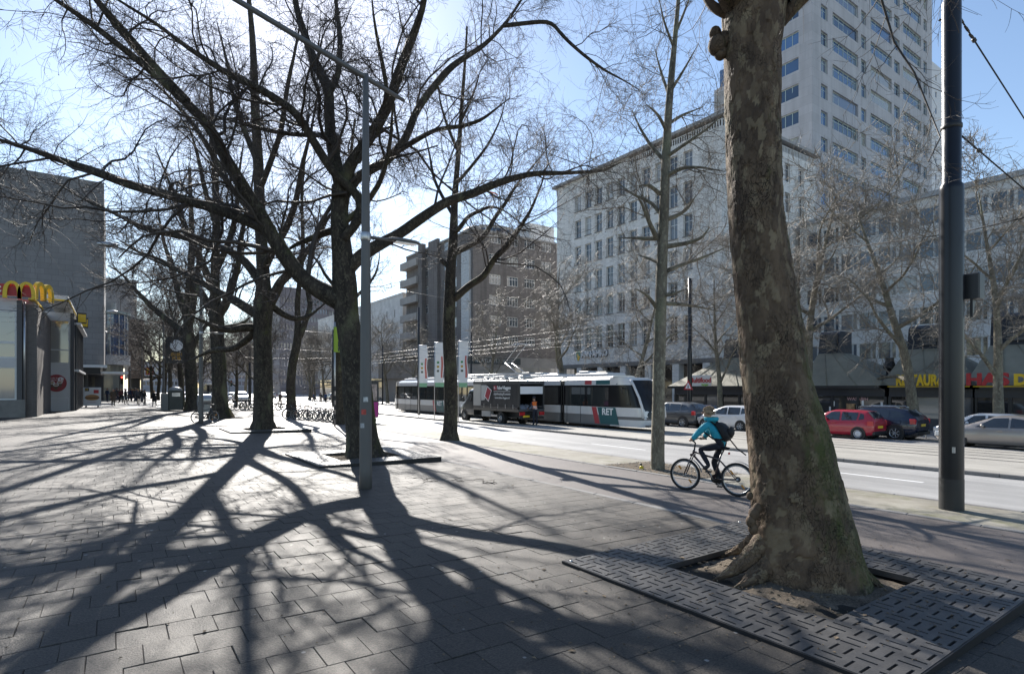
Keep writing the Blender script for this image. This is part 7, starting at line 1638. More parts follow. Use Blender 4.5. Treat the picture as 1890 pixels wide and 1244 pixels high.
# ---------------------------------------------------------------- bins, board, lights, hoops
q = P(324, 757.5); bn = empty('waste_bin', (q.x, q.y, q.z), 0, 'tall green-grey domed waste container beside the lamp post', 'bin')
mb = MB(); mb.bbox(-0.55, 0.55, -0.45, 0.45, 0.05, 1.7, 0.06); mb.build('body', mat('bin_green', (0.06, 0.065, 0.055), 0.5, var=0.2), bn)
mb = MB(); mb.lathe([(0.5, 1.7), (0.5, 1.8), (0.42, 1.92), (0.2, 2.0), (0.01, 2.02)], 16); mb.build('dome', mat('bin_lid', (0.28, 0.28, 0.27), 0.4), bn)
mb = MB(); mb.box(-0.3, 0.3, -0.47, -0.452, 1.2, 1.5); mb.build('hatch', M_alu, bn)
mb = MB(); mb.box(-1.05, -0.56, -0.4, 0.4, 0.03, 1.45); mb.build('side_bin', mat('bin_grey', (0.16, 0.16, 0.15), 0.5), bn)
q = P(375, 764); bn = empty('waste_bin', (q.x+0.2, q.y+1.2, q.z), 0, 'round-topped steel litter bin behind the leaning bicycle', 'bin')
mb = MB(); mb.bbox(-0.42, 0.42, -0.35, 0.35, 0.08, 1.0, 0.08); mb.build('body', mat('bin_steel', (0.36, 0.35, 0.33), 0.45, 0.3, var=0.15), bn)
mb = MB(); mb.lathe([(0.47, -0.44), (0.47, 0.44)], 14, (0, 0, 1.0), 'x'); mb.build('rolled_lid', M_alu, bn)
q = P(738, 742, -0.1); bn = empty('waste_bin', (q.x, q.y, q.z), 0, 'small grey bin on the corner left of the tram', 'bin')
mb = MB(); mb.bbox(-0.4, 0.4, -0.4, 0.4, 0.05, 1.1, 0.08); mb.build('body', MATS['bin_steel'], bn); mb = MB(); mb.bbox(-0.44, 0.44, -0.44, 0.44, 1.1, 1.25, 0.05); mb.build('lid', M_dark, bn)
q = P(170, 751.5); ad = empty('pavement_sign', (q.x, q.y, q.z), 0, 'free-standing white burger poster board beside the restaurant', 'sign')
mb = MB(); mb.bbox(-0.68, 0.68, -0.08, 0.08, 0.14, 1.85, 0.03); mb.build('board', M_whitep, ad)
for x in (-0.45, 0.45): mb = MB(); mb.box(x-0.06, x+0.06, -0.3, 0.3, 0.0, 0.14); mb.build('foot', M_dark, ad)
el = lambda cx, cz, a, b, y, t0=0, t1=2*math.pi: [(cx+a*math.cos(t), y, cz+b*math.sin(t)) for t in np.linspace(t0, t1, 15)]
mb = MB(); mb.prism(el(0, 0.92, 0.54, 0.26, -0.088, 0, math.pi), (0, 0.006, 0)); mb.build('bun_print', mat('bun', (0.42, 0.22, 0.08), 0.6), ad)
mb = MB(); mb.prism([(-0.56, -0.09, 0.84), (0.56, -0.09, 0.84), (0.56, -0.09, 0.92), (-0.56, -0.09, 0.92)], (0, 0.006, 0)); mb.build('filling_print', mat('filling', (0.09, 0.05, 0.03), 0.6, var=0.8, vscale=9), ad)
mb = MB(); mb.prism(el(0, 0.84, 0.5, 0.2, -0.088, math.pi, 2*math.pi), (0, 0.006, 0)); mb.build('bun_print', MATS['bun'], ad)
mb = MB(); mb.box(0.12, 0.5, -0.09, -0.083, 1.3, 1.62); mb.build('red_print', M_red, ad)
mb = MB(); mb.box(-0.55, -0.22, -0.09, -0.083, 1.5, 1.8); mb.build('dark_print', M_dark, ad); text('emblem', 'M', 0.3, M_yellow, ad, (-0.5, -0.094, 1.55), (R(90), 0, 0), 0.002, sx=0.85)
text('slogan', 'M1 nieuw lekker', 0.1, M_red, ad, (-0.35, -0.085, 0.45), (R(90), 0, 0), 0.002)
def signal(px, py, h, label, lit=True, u=None):
    q = P(px, py); r_ = empty('traffic_light', (q.x, q.y, q.z), 0, label, 'traffic light', 'traffic lights')
    mb = MB(); mb.tube([(0, 0, 0), (0, 0, h)], 0.06, 8); mb.build('pole', M_post, r_)
    mb = MB(); mb.bbox(0.08, 0.4, -0.2, 0.1, h-1.1, h, 0.03); hd = mb.build('signal_head', M_dark, r_)
    for k, c in enumerate(((0.6, 0.02, 0.02), (0.12, 0.08, 0.02), (0.02, 0.1, 0.05))):
        mb = MB(); mb.lathe([(0.11, -0.205), (0.09, -0.23), (0.01, -0.235)], 12, (0.24, 0, h-0.2-k*0.34), 'y'); mb.build('lens', mat('lens%d%d' % (k, lit), c, 0.2, emit=(1, 0.05, 0.03, 4.0) if (k == 0 and lit) else None), hd)
        mb = MB(); mb.lathe([(0.13, -0.2), (0.13, -0.36)], 12, (0.24, 0, h-0.2-k*0.34), 'y'); mb.build('visor', M_dark, hd)
signal(221, 741, 3.4, 'traffic light showing red at the edge of the crowd'); signal(424, 738, 3.6, 'traffic light between the second and third plane trunks', False); signal(612, 744, 3.8, 'traffic light beside the green banner post', False)
for i, px in enumerate((1697, 1672)):
    q = onu(px, 808, 35.9); hp = empty('cycle_hoop', (35.9, q.y, gz(35.9)), 0, ['shiny steel bicycle hoop right of the red car', 'steel bicycle hoop hidden close behind the dark off-road car'][i], 'cycle stand', 'steel bicycle hoops')
    mb = MB(); mb.tube([(0, -0.3, 0), (0, -0.3, 0.6)]+[(0, -0.3*math.cos(t), 0.6+0.26*math.sin(t)) for t in np.linspace(0.2, math.pi-0.2, 8)]+[(0, 0.3, 0.6), (0, 0.3, 0)], 0.03, 8); mb.build('hoop', M_chrome, hp)
q = P(1184, 866); yb = empty('marker_stub', (q.x, q.y, q.z), 0.5, 'tiny yellow and black stub in the verge soil by the slender tree', 'marker')
mb = MB(); mb.lathe([(0.05, 0), (0.055, 0.06), (0.03, 0.09), (0.0, 0.095)], 10, (0, 0, 0)); mb.build('yellow_cap', mat('marker_yellow', (0.6, 0.45, 0.02), 0.5), yb); mb = MB(); mb.ball((0.05, 0.03, 0.12), 0.035); mb.build('black_knob', M_dark, yb)
# signs on the corner left of the tram
q = P(722, 738, -0.1); cs = empty('parking_sign', (q.x, q.y, q.z), 0, 'striped post with a round blue sign and dark direction board', 'sign')
mb = MB(); mb.tube([(0, 0, 0), (0, 0, 6.0)], 0.07, 8); mb.build('post', M_post, cs)
for k in range(4): mb = MB(); mb.lathe([(0.12, 0.2+k*0.5), (0.12, 0.45+k*0.5)], 10); mb.build('white_band', M_white, cs)
mb = MB(); mb.lathe([(0.4, -0.1), (0.4, -0.14), (0.01, -0.14)], 18, (0, 0, 3.0), 'y', False); mb.build('blue_disc', mat('sign_blue', (0.03, 0.1, 0.4), 0.5), cs)
mb = MB(); mb.box(0.1, 1.7, -0.1, 0, 3.9, 5.4); mb.build('direction_board', M_dark, cs); text('lettering', 'V', 0.7, M_white, cs, (0.4, -0.11, 4.5), (R(90), 0, 0), 0.004)
# loose bark and twigs on the paving
rgd = np.random.default_rng(9)
for i, (px, py, n_, lb) in enumerate(((828, 888, 9, 'few dry fallen twigs on the paving right of the forked tree'), (905, 890, 6, 'little pile of broken twigs on the paving before the bike path'))):
    q = P(px, py); tw = MB()
    for _ in range(n_):
        a = rgd.uniform(0, 6.28); L_ = rgd.uniform(0.1, 0.3); x, y = rgd.normal(0, 0.22, 2); z = 0.012
        tw.tube([(x, y, z), (x+math.cos(a)*L_*0.5, y+math.sin(a)*L_*0.5, z+0.02), (x+math.cos(a+0.4)*L_, y+math.sin(a+0.4)*L_, z)], 0.006, 4)
    o = tw.build('fallen_twigs', M_twig); o.location = q; tag(o, lb, 'twigs', kind='stuff')

# ---- grit, leaf bits and seed fluff blown over the paving, bike path and grates
rgl = np.random.default_rng(77); crumbs = MB()
for _ in range(1500):
    if rgl.random() < 0.5: u_, v_ = rgl.uniform(-5, 10.8), rgl.uniform(1.2, 16)
    else: u_, v_ = 5.75+rgl.normal(0, 1.6), 3.2+rgl.normal(0, 1.6)
    if (abs(u_-5.75) < 0.88 and abs(v_-3.2) < 0.88) or (u_ < 0.5 and v_ < 0.5): continue
    on = abs(u_-5.75) < 1.65 and abs(v_-3.2) < 1.65
    z = (gz(4.1)+0.03 if on else gz(u_))+0.003; a = rgl.uniform(0, 6.28); l = rgl.uniform(0.005, 0.017)*(2.2 if rgl.random() < 0.06 else 1)
    c, s_ = math.cos(a)*l, math.sin(a)*l
    crumbs.prism([(u_-c, v_-s_, z), (u_+s_*0.6, v_-c*0.6, z+0.004), (u_+c, v_+s_, z), (u_-s_*0.6, v_+c*0.6, z+0.003)], (0, 0, 0.003))
o = crumbs.build('leaf_crumbs', mat('crumbs', (0.15, 0.11, 0.07), 0.9, rnd=0.6)); tag(o, 'scattered brown leaf crumbs and grit on the paving and grate', 'litter', kind='stuff')

# ---- bare gravelly pit round the slender verge tree
q = P(1214, 868); rgp = np.random.default_rng(12); hu, hv = 0.95, 1.5; g1 = np.linspace(-hu, hu, 14); g2 = np.linspace(-hv, hv, 20); cu_ = 11.95
mb = MB(); mb.grid([[(a, b, gz(cu_+a)-gz(cu_)+0.012*(1-(a/hu)**4)*(1-(b/hv)**4)+rgp.normal(0, 0.003)+0.004) for a in g1] for b in g2]); o = mb.build('soil', M_soil); o.location = (cu_, q.y, gz(cu_)); tag(o, kind='structure')
peb = MB()
for _ in range(420):
    a, b = rgp.uniform(-hu, hu), rgp.uniform(-hv, hv); r_ = rgp.uniform(0.008, 0.024); z = gz(cu_+a)-gz(cu_)+0.016
    peb.prism([(a-r_, b, z), (a, b-r_*0.8, z), (a+r_, b+r_*0.2, z), (a+r_*0.1, b+r_, z)], (r_*0.2, 0, r_*0.7))
o = peb.build('gravel', mat('gravel_grey', (0.24, 0.22, 0.19), 0.9, rnd=0.5)); o.location = (cu_, q.y, gz(cu_)); tag(o, 'loose grey gravel in the pit of the slender verge tree', 'gravel', kind='stuff')
# ================================================================ bicycles and people
def bicycle(name, label, loc, rz, m, group=None, tilt=0.0, wr=0.33, rack=True, detail=True, fender=None):
    """origin midway between the wheels on the ground, local +x forward"""
    root = empty(name, loc, rz, label, 'bicycle', group); root.rotation_euler = (tilt, 0, rz); wb = 0.53
    for x, nm in ((-wb, 'rear'), (wb, 'front')):
        mb = MB(); mb.torus((0, 0, 0), wr-0.022, 0.024, 30, 7); w = mb.build('wheel', M_tyre, root, (x, 0, wr))
        mb = MB(); mb.torus((0, 0, 0), wr-0.055, 0.013, 28, 4); mb.build('rim', M_alu, w)
        mb = MB()
        for i in range(16 if detail else 8): a = 2*math.pi*i/(16 if detail else 8); mb.tube([(0, 0.025*(-1)**i, 0), ((wr-0.055)*math.cos(a), 0, (wr-0.055)*math.sin(a))], 0.0016, 3, False)
        mb.cyl((0, -0.05, 0), (0, 0.05, 0), 0.022, 8); mb.build('spokes', M_alu, w)
        if detail:
            for k in (0, 1): a = 0.9+k*3.1; mb = MB(); mb.box(-0.045, 0.045, -0.014, 0.014, -0.012, 0.012); r_ = mb.build('reflector', mat('reflector_amber', (0.6, 0.25, 0.02), 0.3), w, (0.17*math.cos(a), 0, 0.17*math.sin(a))); r_.rotation_euler = (0, -a, 0)
    R_, F_ = (-wb, wr), (wb, wr); bb = (-0.08, 0.29); st = (-0.22, 0.80); ht = (0.33, 0.86); hb = (0.36, 0.74)
    mb = MB(); T = lambda a, b, r=0.018, y0=0, y1=0: mb.tube([(a[0], y0, a[1]), (b[0], y1, b[1])], r, 8)
    T(hb, bb, 0.023); T((-0.2, 0.68), (0.345, 0.80), 0.02); T(bb, st, 0.018); T(ht, hb, 0.024)
    for y in (-0.05, 0.05): T((-0.2, 0.66), R_, 0.009, y*0.3, y); T(bb, R_, 0.011, y*0.5, y)
    mb.build('frame', m, root)
    mb = MB()
    for y in (-0.055, 0.055): T(hb, F_, 0.014, y, y)
    T((hb[0], hb[1]), (hb[0], hb[1]), 0.01) if False else mb.box(hb[0]-0.03, hb[0]+0.03, -0.075, 0.075, hb[1]-0.02, hb[1]+0.02); mb.build('fork', m, root)
    mb = MB(); mb.tube([(0.33, 0, 0.84), (0.31, 0, 0.98), (0.36, 0, 1.02)], 0.016, 7); mb.tube([(0.24, -0.30, 1.05), (0.34, -0.2, 1.06), (0.37, 0, 1.02), (0.34, 0.2, 1.06), (0.24, 0.30, 1.05)], 0.012, 7); mb.build('handlebar', M_trim, root)
    for s in (-1, 1): mb = MB(); mb.tube([(0.20, s*0.315, 1.045), (0.30, s*0.25, 1.058)], 0.017, 7); mb.build('grip', M_trim, root)
    mb = MB(); mb.tube([(-0.22, 0, 0.78), (-0.24, 0, 0.90)], 0.013, 7); mb.build('seat_post', M_alu, root)
    mb = MB(); rows = []
    for x, w, h in ((-0.36, 0.085, 0.02), (-0.30, 0.095, 0.035), (-0.2, 0.06, 0.03), (-0.11, 0.028, 0.02), (-0.08, 0.012, 0.008)): rows.append([(x, w*math.cos(q), 0.915+h*math.sin(q)) for q in np.linspace(0, 2*math.pi, 9)])
    mb.grid(rows); mb.build('saddle', M_trim, root)
    mb = MB(); mb.lathe([(0.09, -0.055), (0.09, -0.048), (0.02, -0.048)], 18, (bb[0], 0, bb[1]), 'y'); mb.build('chain_ring', M_trim, root)
    mb = MB(); mb.lathe([(0.05, -0.055), (0.05, -0.03), (0.01, -0.03)], 12, (R_[0], 0, R_[1]), 'y'); mb.build('sprocket', M_trim, root)
    mb = MB()
    for dz in (0.085, -0.085): mb.tube([(bb[0], -0.052, bb[1]+dz), (R_[0], -0.052, R_[1]+dz*0.5)], 0.005, 4)
    mb.build('chain', M_trim, root)
    mb = MB(); mb.tube([(bb[0], 0.07, bb[1]), (bb[0]+0.06, 0.09, bb[1]+0.16)], 0.01, 5); mb.tube([(bb[0], -0.07, bb[1]), (bb[0]-0.06, -0.09, bb[1]-0.16)], 0.01, 5); mb.build('crank', M_alu, root)
    for s in (1, -1): mb = MB(); mb.box(bb[0]+s*0.06-0.05, bb[0]+s*0.06+0.05, s*0.14-0.045, s*0.14+0.045, bb[1]+s*0.16-0.012, bb[1]+s*0.16+0.012); mb.build('pedal', M_trim, root)
    if rack:
        mb = MB()
        for y in (-0.06, 0.06): mb.tube([(-0.25, y*0.6, 0.70), (-0.78, y, 0.72)], 0.007, 5); mb.tube([(-0.6, y, 0.715), (R_[0], y, R_[1])], 0.006, 5)
        for x in (-0.4, -0.55, -0.7): mb.tube([(x, -0.06, 0.715), (x, 0.06, 0.715)], 0.006, 4)
        mb.build('carrier', M_trim, root)
    if fender:
        for x, a0, a1 in ((wb, 0.2, 0.95), (-wb, 1.2, 2.6)):
            mb = MB(); rr = wr+0.03; ang = np.linspace(math.pi-a1-0.1, math.pi-a0, 8) if x > 0 else np.linspace(a0, a1, 10)
            mb.grid([[(x+rr*math.cos(t)*1.0, y, wr+rr*math.sin(t)) for y in (-0.03, 0, 0.03)] for t in ang]); mb.build('mudguard', mat('mudguard', (0.10, 0.11, 0.12), 0.4), root)
    mb = MB(); mb.box(-0.385, -0.365, -0.03, 0.03, 0.80, 0.84); mb.build('rear_light', M_tail, root)
    return root
# ---- bodies
def skin_body(J, bones, rad, zones, mats, parent, extra=None, name='body', sub=2):
    """J joint -> point, bones (a,b,zone), rad joint -> (rx, ry); one continuous skinned surface, coloured by zone"""
    names = list(J); me = bpy.data.meshes.new(name); me.from_pydata([J[n] for n in names], [(names.index(a), names.index(b)) for a, b, z in bones], [])
    o = bpy.data.objects.new(name, me); COL.objects.link(o)
    sk = o.modifiers.new('skin', 'SKIN'); sk.use_smooth_shade = True; sk.branch_smoothing = 0.6
    lay = me.skin_vertices[0].data
    for i, n in enumerate(names): lay[i].radius = rad[n]; lay[i].use_root = (i == 0)
    sb = o.modifiers.new('sub', 'SUBSURF'); sb.levels = sub; sb.render_levels = sub
    bpy.context.view_layer.update()
    m2 = bpy.data.meshes.new_from_object(o.evaluated_get(bpy.context.evaluated_depsgraph_get())); bpy.data.objects.remove(o)
    m2.materials.clear()
    for m in mats: m2.materials.append(m)
    seg = [(Vector(J[a]), Vector(J[b]), z) for a, b, z in bones]
    for p in m2.polygons:
        c = p.center; best = (9, 0)
        for a, b, z in seg:
            d = b-a; t = max(0, min(1, (c-a).dot(d)/max(d.length_squared, 1e-6))); dist = (c-a-d*t).length
            if dist < best[0]: best = (dist, z)
        p.material_index = best[1]; p.use_smooth = True
    if zones:
        for p in m2.polygons: zones(p)
    if extra:
        bm = bmesh.new(); bm.from_mesh(m2); ex = extra.mesh('x', mats); ex.polygons.foreach_set('material_index', extra.mi); bm.from_mesh(ex); bm.to_mesh(m2); bm.free()
        for p in m2.polygons: p.use_smooth = True
    m2.name = name
    return obj(name, m2, parent)
M_skin = mat('skin', (0.45, 0.27, 0.19), 0.5); M_shoe = mat('shoe', (0.03, 0.03, 0.032), 0.6)
def stand_pose(h=1.74, stride=0.0, lean=0.0, reach=0.0, sep=0.1, coat=False):
    k = h/1.74; J = {}; a = lambda n, x, y, z: J.__setitem__(n, (x*k, y*k, z*k))
    a('pelvis', 0, 0, 0.95); a('waist', 0.01+lean*0.3, 0, 1.12); a('chest', 0.0+lean*0.8, 0, 1.34); a('neck', 0.0+lean, 0, 1.48); a('head', 0.02+lean*1.15, 0, 1.58); a('crown', 0.02+lean*1.2, 0, 1.70)
    for s, n in ((1, 'l'), (-1, 'r')):
        a('sh'+n, lean*0.9, s*0.18, 1.42); a('el'+n, lean*0.9-0.03+reach*0.18-s*stride*0.12, s*0.24, 1.15+reach*0.05); a('wr'+n, lean+0.06+reach*0.42-s*stride*0.2, s*(0.24-reach*0.08), 0.93+reach*0.18); a('ha'+n, lean+0.08+reach*0.5-s*stride*0.22, s*(0.235-reach*0.08), 0.83+reach*0.2)
        a('hp'+n, 0, s*0.09, 0.90); a('kn'+n, 0.03+s*stride*0.18, s*sep, 0.50); a('an'+n, -0.02+s*stride*0.32, s*sep, 0.09); a('to'+n, 0.15+s*stride*0.32, s*(sep+0.02), 0.035)
    return J
BONES = [('pelvis', 'waist', 1), ('waist', 'chest', 1), ('chest', 'neck', 1), ('neck', 'head', 0), ('head', 'crown', 0)]+[b for n in 'lr' for b in (('chest', 'sh'+n, 1), ('sh'+n, 'el'+n, 1), ('el'+n, 'wr'+n, 1), ('wr'+n, 'ha'+n, 0), ('pelvis', 'hp'+n, 2), ('hp'+n, 'kn'+n, 2), ('kn'+n, 'an'+n, 2), ('an'+n, 'to'+n, 3))]
def radii(fat=1.0, coat=0.0):
    r = {'pelvis': (0.13, 0.155), 'waist': (0.115, 0.145), 'chest': (0.125, 0.165), 'neck': (0.055, 0.055), 'head': (0.088, 0.078), 'crown': (0.07, 0.065)}
    for n in 'lr': r.update({'sh'+n: (0.07, 0.07), 'el'+n: (0.052, 0.052), 'wr'+n: (0.038, 0.04), 'ha'+n: (0.026, 0.042), 'hp'+n: (0.10, 0.10), 'kn'+n: (0.068, 0.065), 'an'+n: (0.048, 0.048), 'to'+n: (0.032, 0.042)})
    return {k: (v[0]*fat, v[1]*fat) for k, v in r.items()}
def hair(parent, c, r, m, back=1.0, top=1.05):
    """short hair hugging the skull: high over the face, low at the nape"""
    mb = MB(); rows = []
    for i in range(9):
        row = []
        for j in range(19):
            ph = 2*math.pi*j/18; cf = math.cos(ph); mx = math.pi*(0.55-0.19*max(0, cf)+0.13*max(0, -cf)); t2 = 0.02+mx*i/8
            rr = r*(1.0+0.04*math.sin(5*ph+2*i)+0.03*math.sin(11*ph+i))*(0.93 if i == 8 else 1.0)
            row.append((c[0]+rr*0.98*math.sin(t2)*cf-0.006, c[1]+rr*0.9*math.sin(t2)*math.sin(ph), c[2]+rr*top*math.cos(t2)))
        rows.append(row)
    mb.grid(rows); return mb.build('hair', m, parent)
def face_bits(c, r):
    """nose, ears, eyes, mouth added to the body mesh (face looks along +x)"""
    mb = MB(); mb.m(0); mb.ball((c[0]+r*0.98, c[1], c[2]-r*0.1), r*0.2, 6, 4, (1, 0.6, 1.1))
    for s in (1, -1): mb.ball((c[0], c[1]+s*r*0.9, c[2]-r*0.05), r*0.24, 6, 4, (0.7, 0.35, 1))
    mb.m(3)
    for s in (1, -1): mb.ball((c[0]+r*0.86, c[1]+s*r*0.36, c[2]+r*0.12), r*0.11, 6, 4)
    mb.ball((c[0]+r*0.9, c[1], c[2]-r*0.48), r*0.16, 6, 4, (0.4, 1, 0.25))
    return mb
def person(label, loc, rz, top, legs, hairc, h=1.72, stride=0.0, lean=0.0, reach=0.0, skirt=None, group=None, bag=None, hat=None, zones=None, name='person'):
    root = empty(name, loc, rz, label, 'person', group); J = stand_pose(h, stride, lean, reach); k = h/1.74
    hc = (0.02*k+lean*1.18*k, 0, 1.63*k)
    skin_body(J, BONES, radii(1.0), zones, [M_skin, top, legs, M_shoe], root, face_bits(hc, 0.088*k))
    hair(root, (hc[0], 0, hc[2]+0.015), 0.098*k, hairc)
    if skirt:
        mb = MB(); mb.lathe([(0.175*k, 1.18*k), (0.19*k, 0.95*k), (0.21*k, 0.75*k), (0.235*k, 0.52*k)], 14); mb.build('coat_skirt', skirt, root)
    if bag:
        mb = MB(); mb.bbox(-0.12, 0.12, 0.25, 0.37, 0.45, 0.75, 0.03); mb.build('bag', bag, root)
    return root
C_ = lambda n, c: mat('cloth_'+n, c, 0.85, var=0.15, vscale=6)
M_hairs = [mat('hair_brown', (0.08, 0.05, 0.03), 0.7), mat('hair_black', (0.015, 0.013, 0.012), 0.6), mat('hair_grey', (0.3, 0.29, 0.28), 0.7), mat('hair_blond', (0.35, 0.24, 0.11), 0.6)]
# worker at the back of the van
p = P(988, 790.5); V_or = mat('vest_orange', (0.75, 0.17, 0.03), 0.7); V_st = mat('vest_reflex', (0.65, 0.66, 0.66), 0.4)
def vest(pl):
    c = pl.center
    if pl.material_index == 1 and abs(c.y) < 0.20 and 0.92 < c.z < 1.50: pl.material_index = 5 if (1.02 < c.z < 1.09 or 1.14 < c.z < 1.21) else 4
wk = empty('person', (21.9, onu(988, 760, 21.9).y, gz(21.9)), FWD, 'worker in orange reflective vest and dark cap bending into the open van', 'person')
J = stand_pose(1.8, 0.0, 0.1, 0.75, 0.12); hc = (0.155, 0, 1.69)
skin_body(J, BONES, radii(1.08), vest, [M_skin, C_('navy', (0.02, 0.022, 0.035)), C_('navy', (0.02, 0.022, 0.035)), M_shoe, V_or, V_st], wk, face_bits(hc, 0.09), sub=3)
hair(wk, (hc[0], 0, hc[2]+0.0), 0.1, M_hairs[0]); mb = MB(); mb.lathe([(0.112, 0.02), (0.115, 0.06), (0.09, 0.12), (0.01, 0.135)], 14, (hc[0]-0.01, 0, hc[2]+0.0)); mb.build('cap', C_('navy', (0.02, 0.022, 0.035)), wk)
# ---- the young cyclist
pr, pf = P(1356, 916, -0.01), P(1268.5, 904.5, -0.01); mid = (pr+pf)/2; dv = pf-pr; hd = math.atan2(dv.y, dv.x)
bike = bicycle('bicycle', 'dark suspension bicycle ridden by the child in turquoise', (mid.x, mid.y, gz(mid.x)-0.01), hd, paint('bike_dark', (0.035, 0.022, 0.026)), wr=0.325, rack=False, fender=True)
cy = empty('person', (mid.x, mid.y, gz(mid.x)-0.01), hd, 'child in turquoise hooded jacket and dark trousers riding the bicycle', 'person')
J = {'pelvis': (-0.25, 0, 0.985), 'waist': (-0.20, 0, 1.11), 'chest': (-0.06, 0, 1.325), 'neck': (0.02, 0, 1.45), 'head': (0.06, 0.0, 1.55), 'crown': (0.07, 0.0, 1.66),
     'shl': (-0.01, 0.165, 1.385), 'ell': (0.14, 0.245, 1.21), 'wrl': (0.235, 0.285, 1.09), 'hal': (0.285, 0.285, 1.062), 'shr': (-0.01, -0.165, 1.385), 'elr': (0.14, -0.245, 1.20), 'wrr': (0.235, -0.285, 1.09), 'har': (0.285, -0.285, 1.062),
     'hpl': (-0.22, 0.085, 0.96), 'knl': (0.17, 0.12, 0.88), 'anl': (-0.03, 0.135, 0.56), 'tol': (0.09, 0.145, 0.49), 'hpr': (-0.22, -0.085, 0.96), 'knr': (-0.02, -0.11, 0.60), 'anr': (-0.17, -0.13, 0.25), 'tor': (-0.05, -0.14, 0.165)}
rd_ = radii(0.95); rd_['chest'] = (0.14, 0.165); rd_['waist'] = (0.14, 0.155); rd_['pelvis'] = (0.135, 0.155); rd_['head'] = (0.09, 0.082); rd_['crown'] = (0.075, 0.072)
for n in 'lr': rd_['el'+n] = (0.066, 0.066); rd_['sh'+n] = (0.082, 0.082); rd_['wr'+n] = (0.05, 0.05); rd_['to'+n] = (0.034, 0.045); rd_['hp'+n] = (0.092, 0.092)
ex = face_bits((0.07, 0, 1.60), 0.09)
for s in (1, -1):                                # five fingers closed on each grip
    ex.m(0)
    for k in range(4):
        x0 = 0.262+0.012*k; yy = s*(0.305-0.019*k)
        ex.tube([(x0, yy, 1.072), (x0+0.026, yy, 1.066), (x0+0.03, yy, 1.042), (x0+0.008, yy, 1.028)], [0.0085, 0.0085, 0.008, 0.0065], 5)
    ex.tube([(0.25, s*0.262, 1.07), (0.262, s*0.245, 1.05), (0.282, s*0.24, 1.036)], [0.0095, 0.009, 0.0075], 5)
teal = mat('jacket_turquoise', (0.02, 0.32, 0.42), 0.75, var=0.3, vscale=9, bump=1.0, bscale=11); den = mat('trousers_dark', (0.012, 0.014, 0.024), 0.85, var=0.3, vscale=12)
skin_body(J, BONES, rd_, None, [M_skin, teal, den, M_shoe], cy, ex, sub=3)
hb = hair(cy, (0.058, 0, 1.605), 0.11, mat('hair_light', (0.34, 0.25, 0.165), 0.7, var=0.3, vscale=30), top=1.0)
rgh = random.Random(2); tf = MB()
for _ in range(300):
    a = rgh.uniform(0, 6.28); t = rgh.uniform(0.05, 1.9); c = (0.055, 0, 1.605); r = 0.106; n = Vector((math.sin(t)*math.cos(a), math.sin(t)*math.sin(a), math.cos(t)))
    if n.x > 0.35 and n.z < 0.55: continue
    b = Vector(c)+n*r; tip = b+n*0.022+Vector((-0.03, rgh.uniform(-.015, .015), rgh.uniform(-.02, .015))); tf.tube([b, (b+tip)/2+n*0.008, tip], [0.006, 0.004, 0.0015], 4, False)
tf.build('hair_tufts', MATS['hair_light'], cy)
mb = MB(); mb.lathe([(0.09, 0.0), (0.135, 0.03), (0.145, 0.08), (0.115, 0.105)], 16, (-0.02, 0, 1.415)); mb.build('hood', teal, cy)
mb = MB(); mb.lathe([(0.09, 0.02), (0.118, 0.06), (0.122, 0.102)], 16, (-0.02, 0, 1.415)); mb.build('hood_lining', mat('lining_lime', (0.3, 0.42, 0.06), 0.8), cy)
bp = empty('backpack', (mid.x, mid.y, gz(mid.x)-0.01), hd, 'bulky black backpack with a trailing strap on the child\'s back', 'backpack')
Mbp = mat('pack_black', (0.008, 0.008, 0.010), 0.7, var=0.3, vscale=8); mb = MB(); rows = []
ax = Vector((0.50, 0, 0.86)).normalized(); nx = Vector((-0.86, 0, 0.50)); o0 = Vector((-0.325, 0, 1.05))
for t, dpt, wd in ((0.0, 0.05, 0.10), (0.03, 0.14, 0.145), (0.12, 0.17, 0.155), (0.22, 0.165, 0.15), (0.32, 0.14, 0.14), (0.38, 0.09, 0.11), (0.41, 0.03, 0.06)):
    c = o0+ax*t+nx*(dpt*0.5-0.01); rows.append([tuple(c+nx*(dpt*0.5*math.copysign(abs(math.cos(q))**0.6, math.cos(q)))+Vector((0, 1, 0))*(wd*math.copysign(abs(math.sin(q))**0.6, math.sin(q)))) for q in np.linspace(0, 2*math.pi, 19)])
mb.grid(rows); mb.poly(rows[0][:-1]); mb.poly(rows[-1][:-1]); mb.build('pack', Mbp, bp)
mb = MB(); c = o0+ax*0.12+nx*0.17; mb.ball(tuple(c), 0.1, 10, 7, (0.6, 1.1, 1.1)); mb.build('front_pocket', Mbp, bp)
for s in (1, -1): mb = MB(); mb.tube([tuple(o0+ax*0.36+Vector((0, s*0.09, 0))), (0.0, s*0.11, 1.48), (0.095, s*0.12, 1.37), (0.06, s*0.155, 1.22), (-0.12, s*0.16, 1.10), tuple(o0+ax*0.05+Vector((0, s*0.12, 0)))], 0.017, 6); mb.build('shoulder_strap', Mbp, bp)
mb = MB(); mb.tube([tuple(o0+nx*0.08), (-0.55, 0.05, 0.93), (-0.72, 0.07, 0.82)], 0.013, 5); mb.build('loose_strap', Mbp, bp)
mb = MB(); mb.tube([tuple(o0+ax*0.40+nx*0.03+Vector((0, -0.03, 0))), tuple(o0+ax*0.46+nx*0.03), tuple(o0+ax*0.40+nx*0.03+Vector((0, 0.03, 0)))], 0.009, 5); mb.build('grab_loop', Mbp, bp)
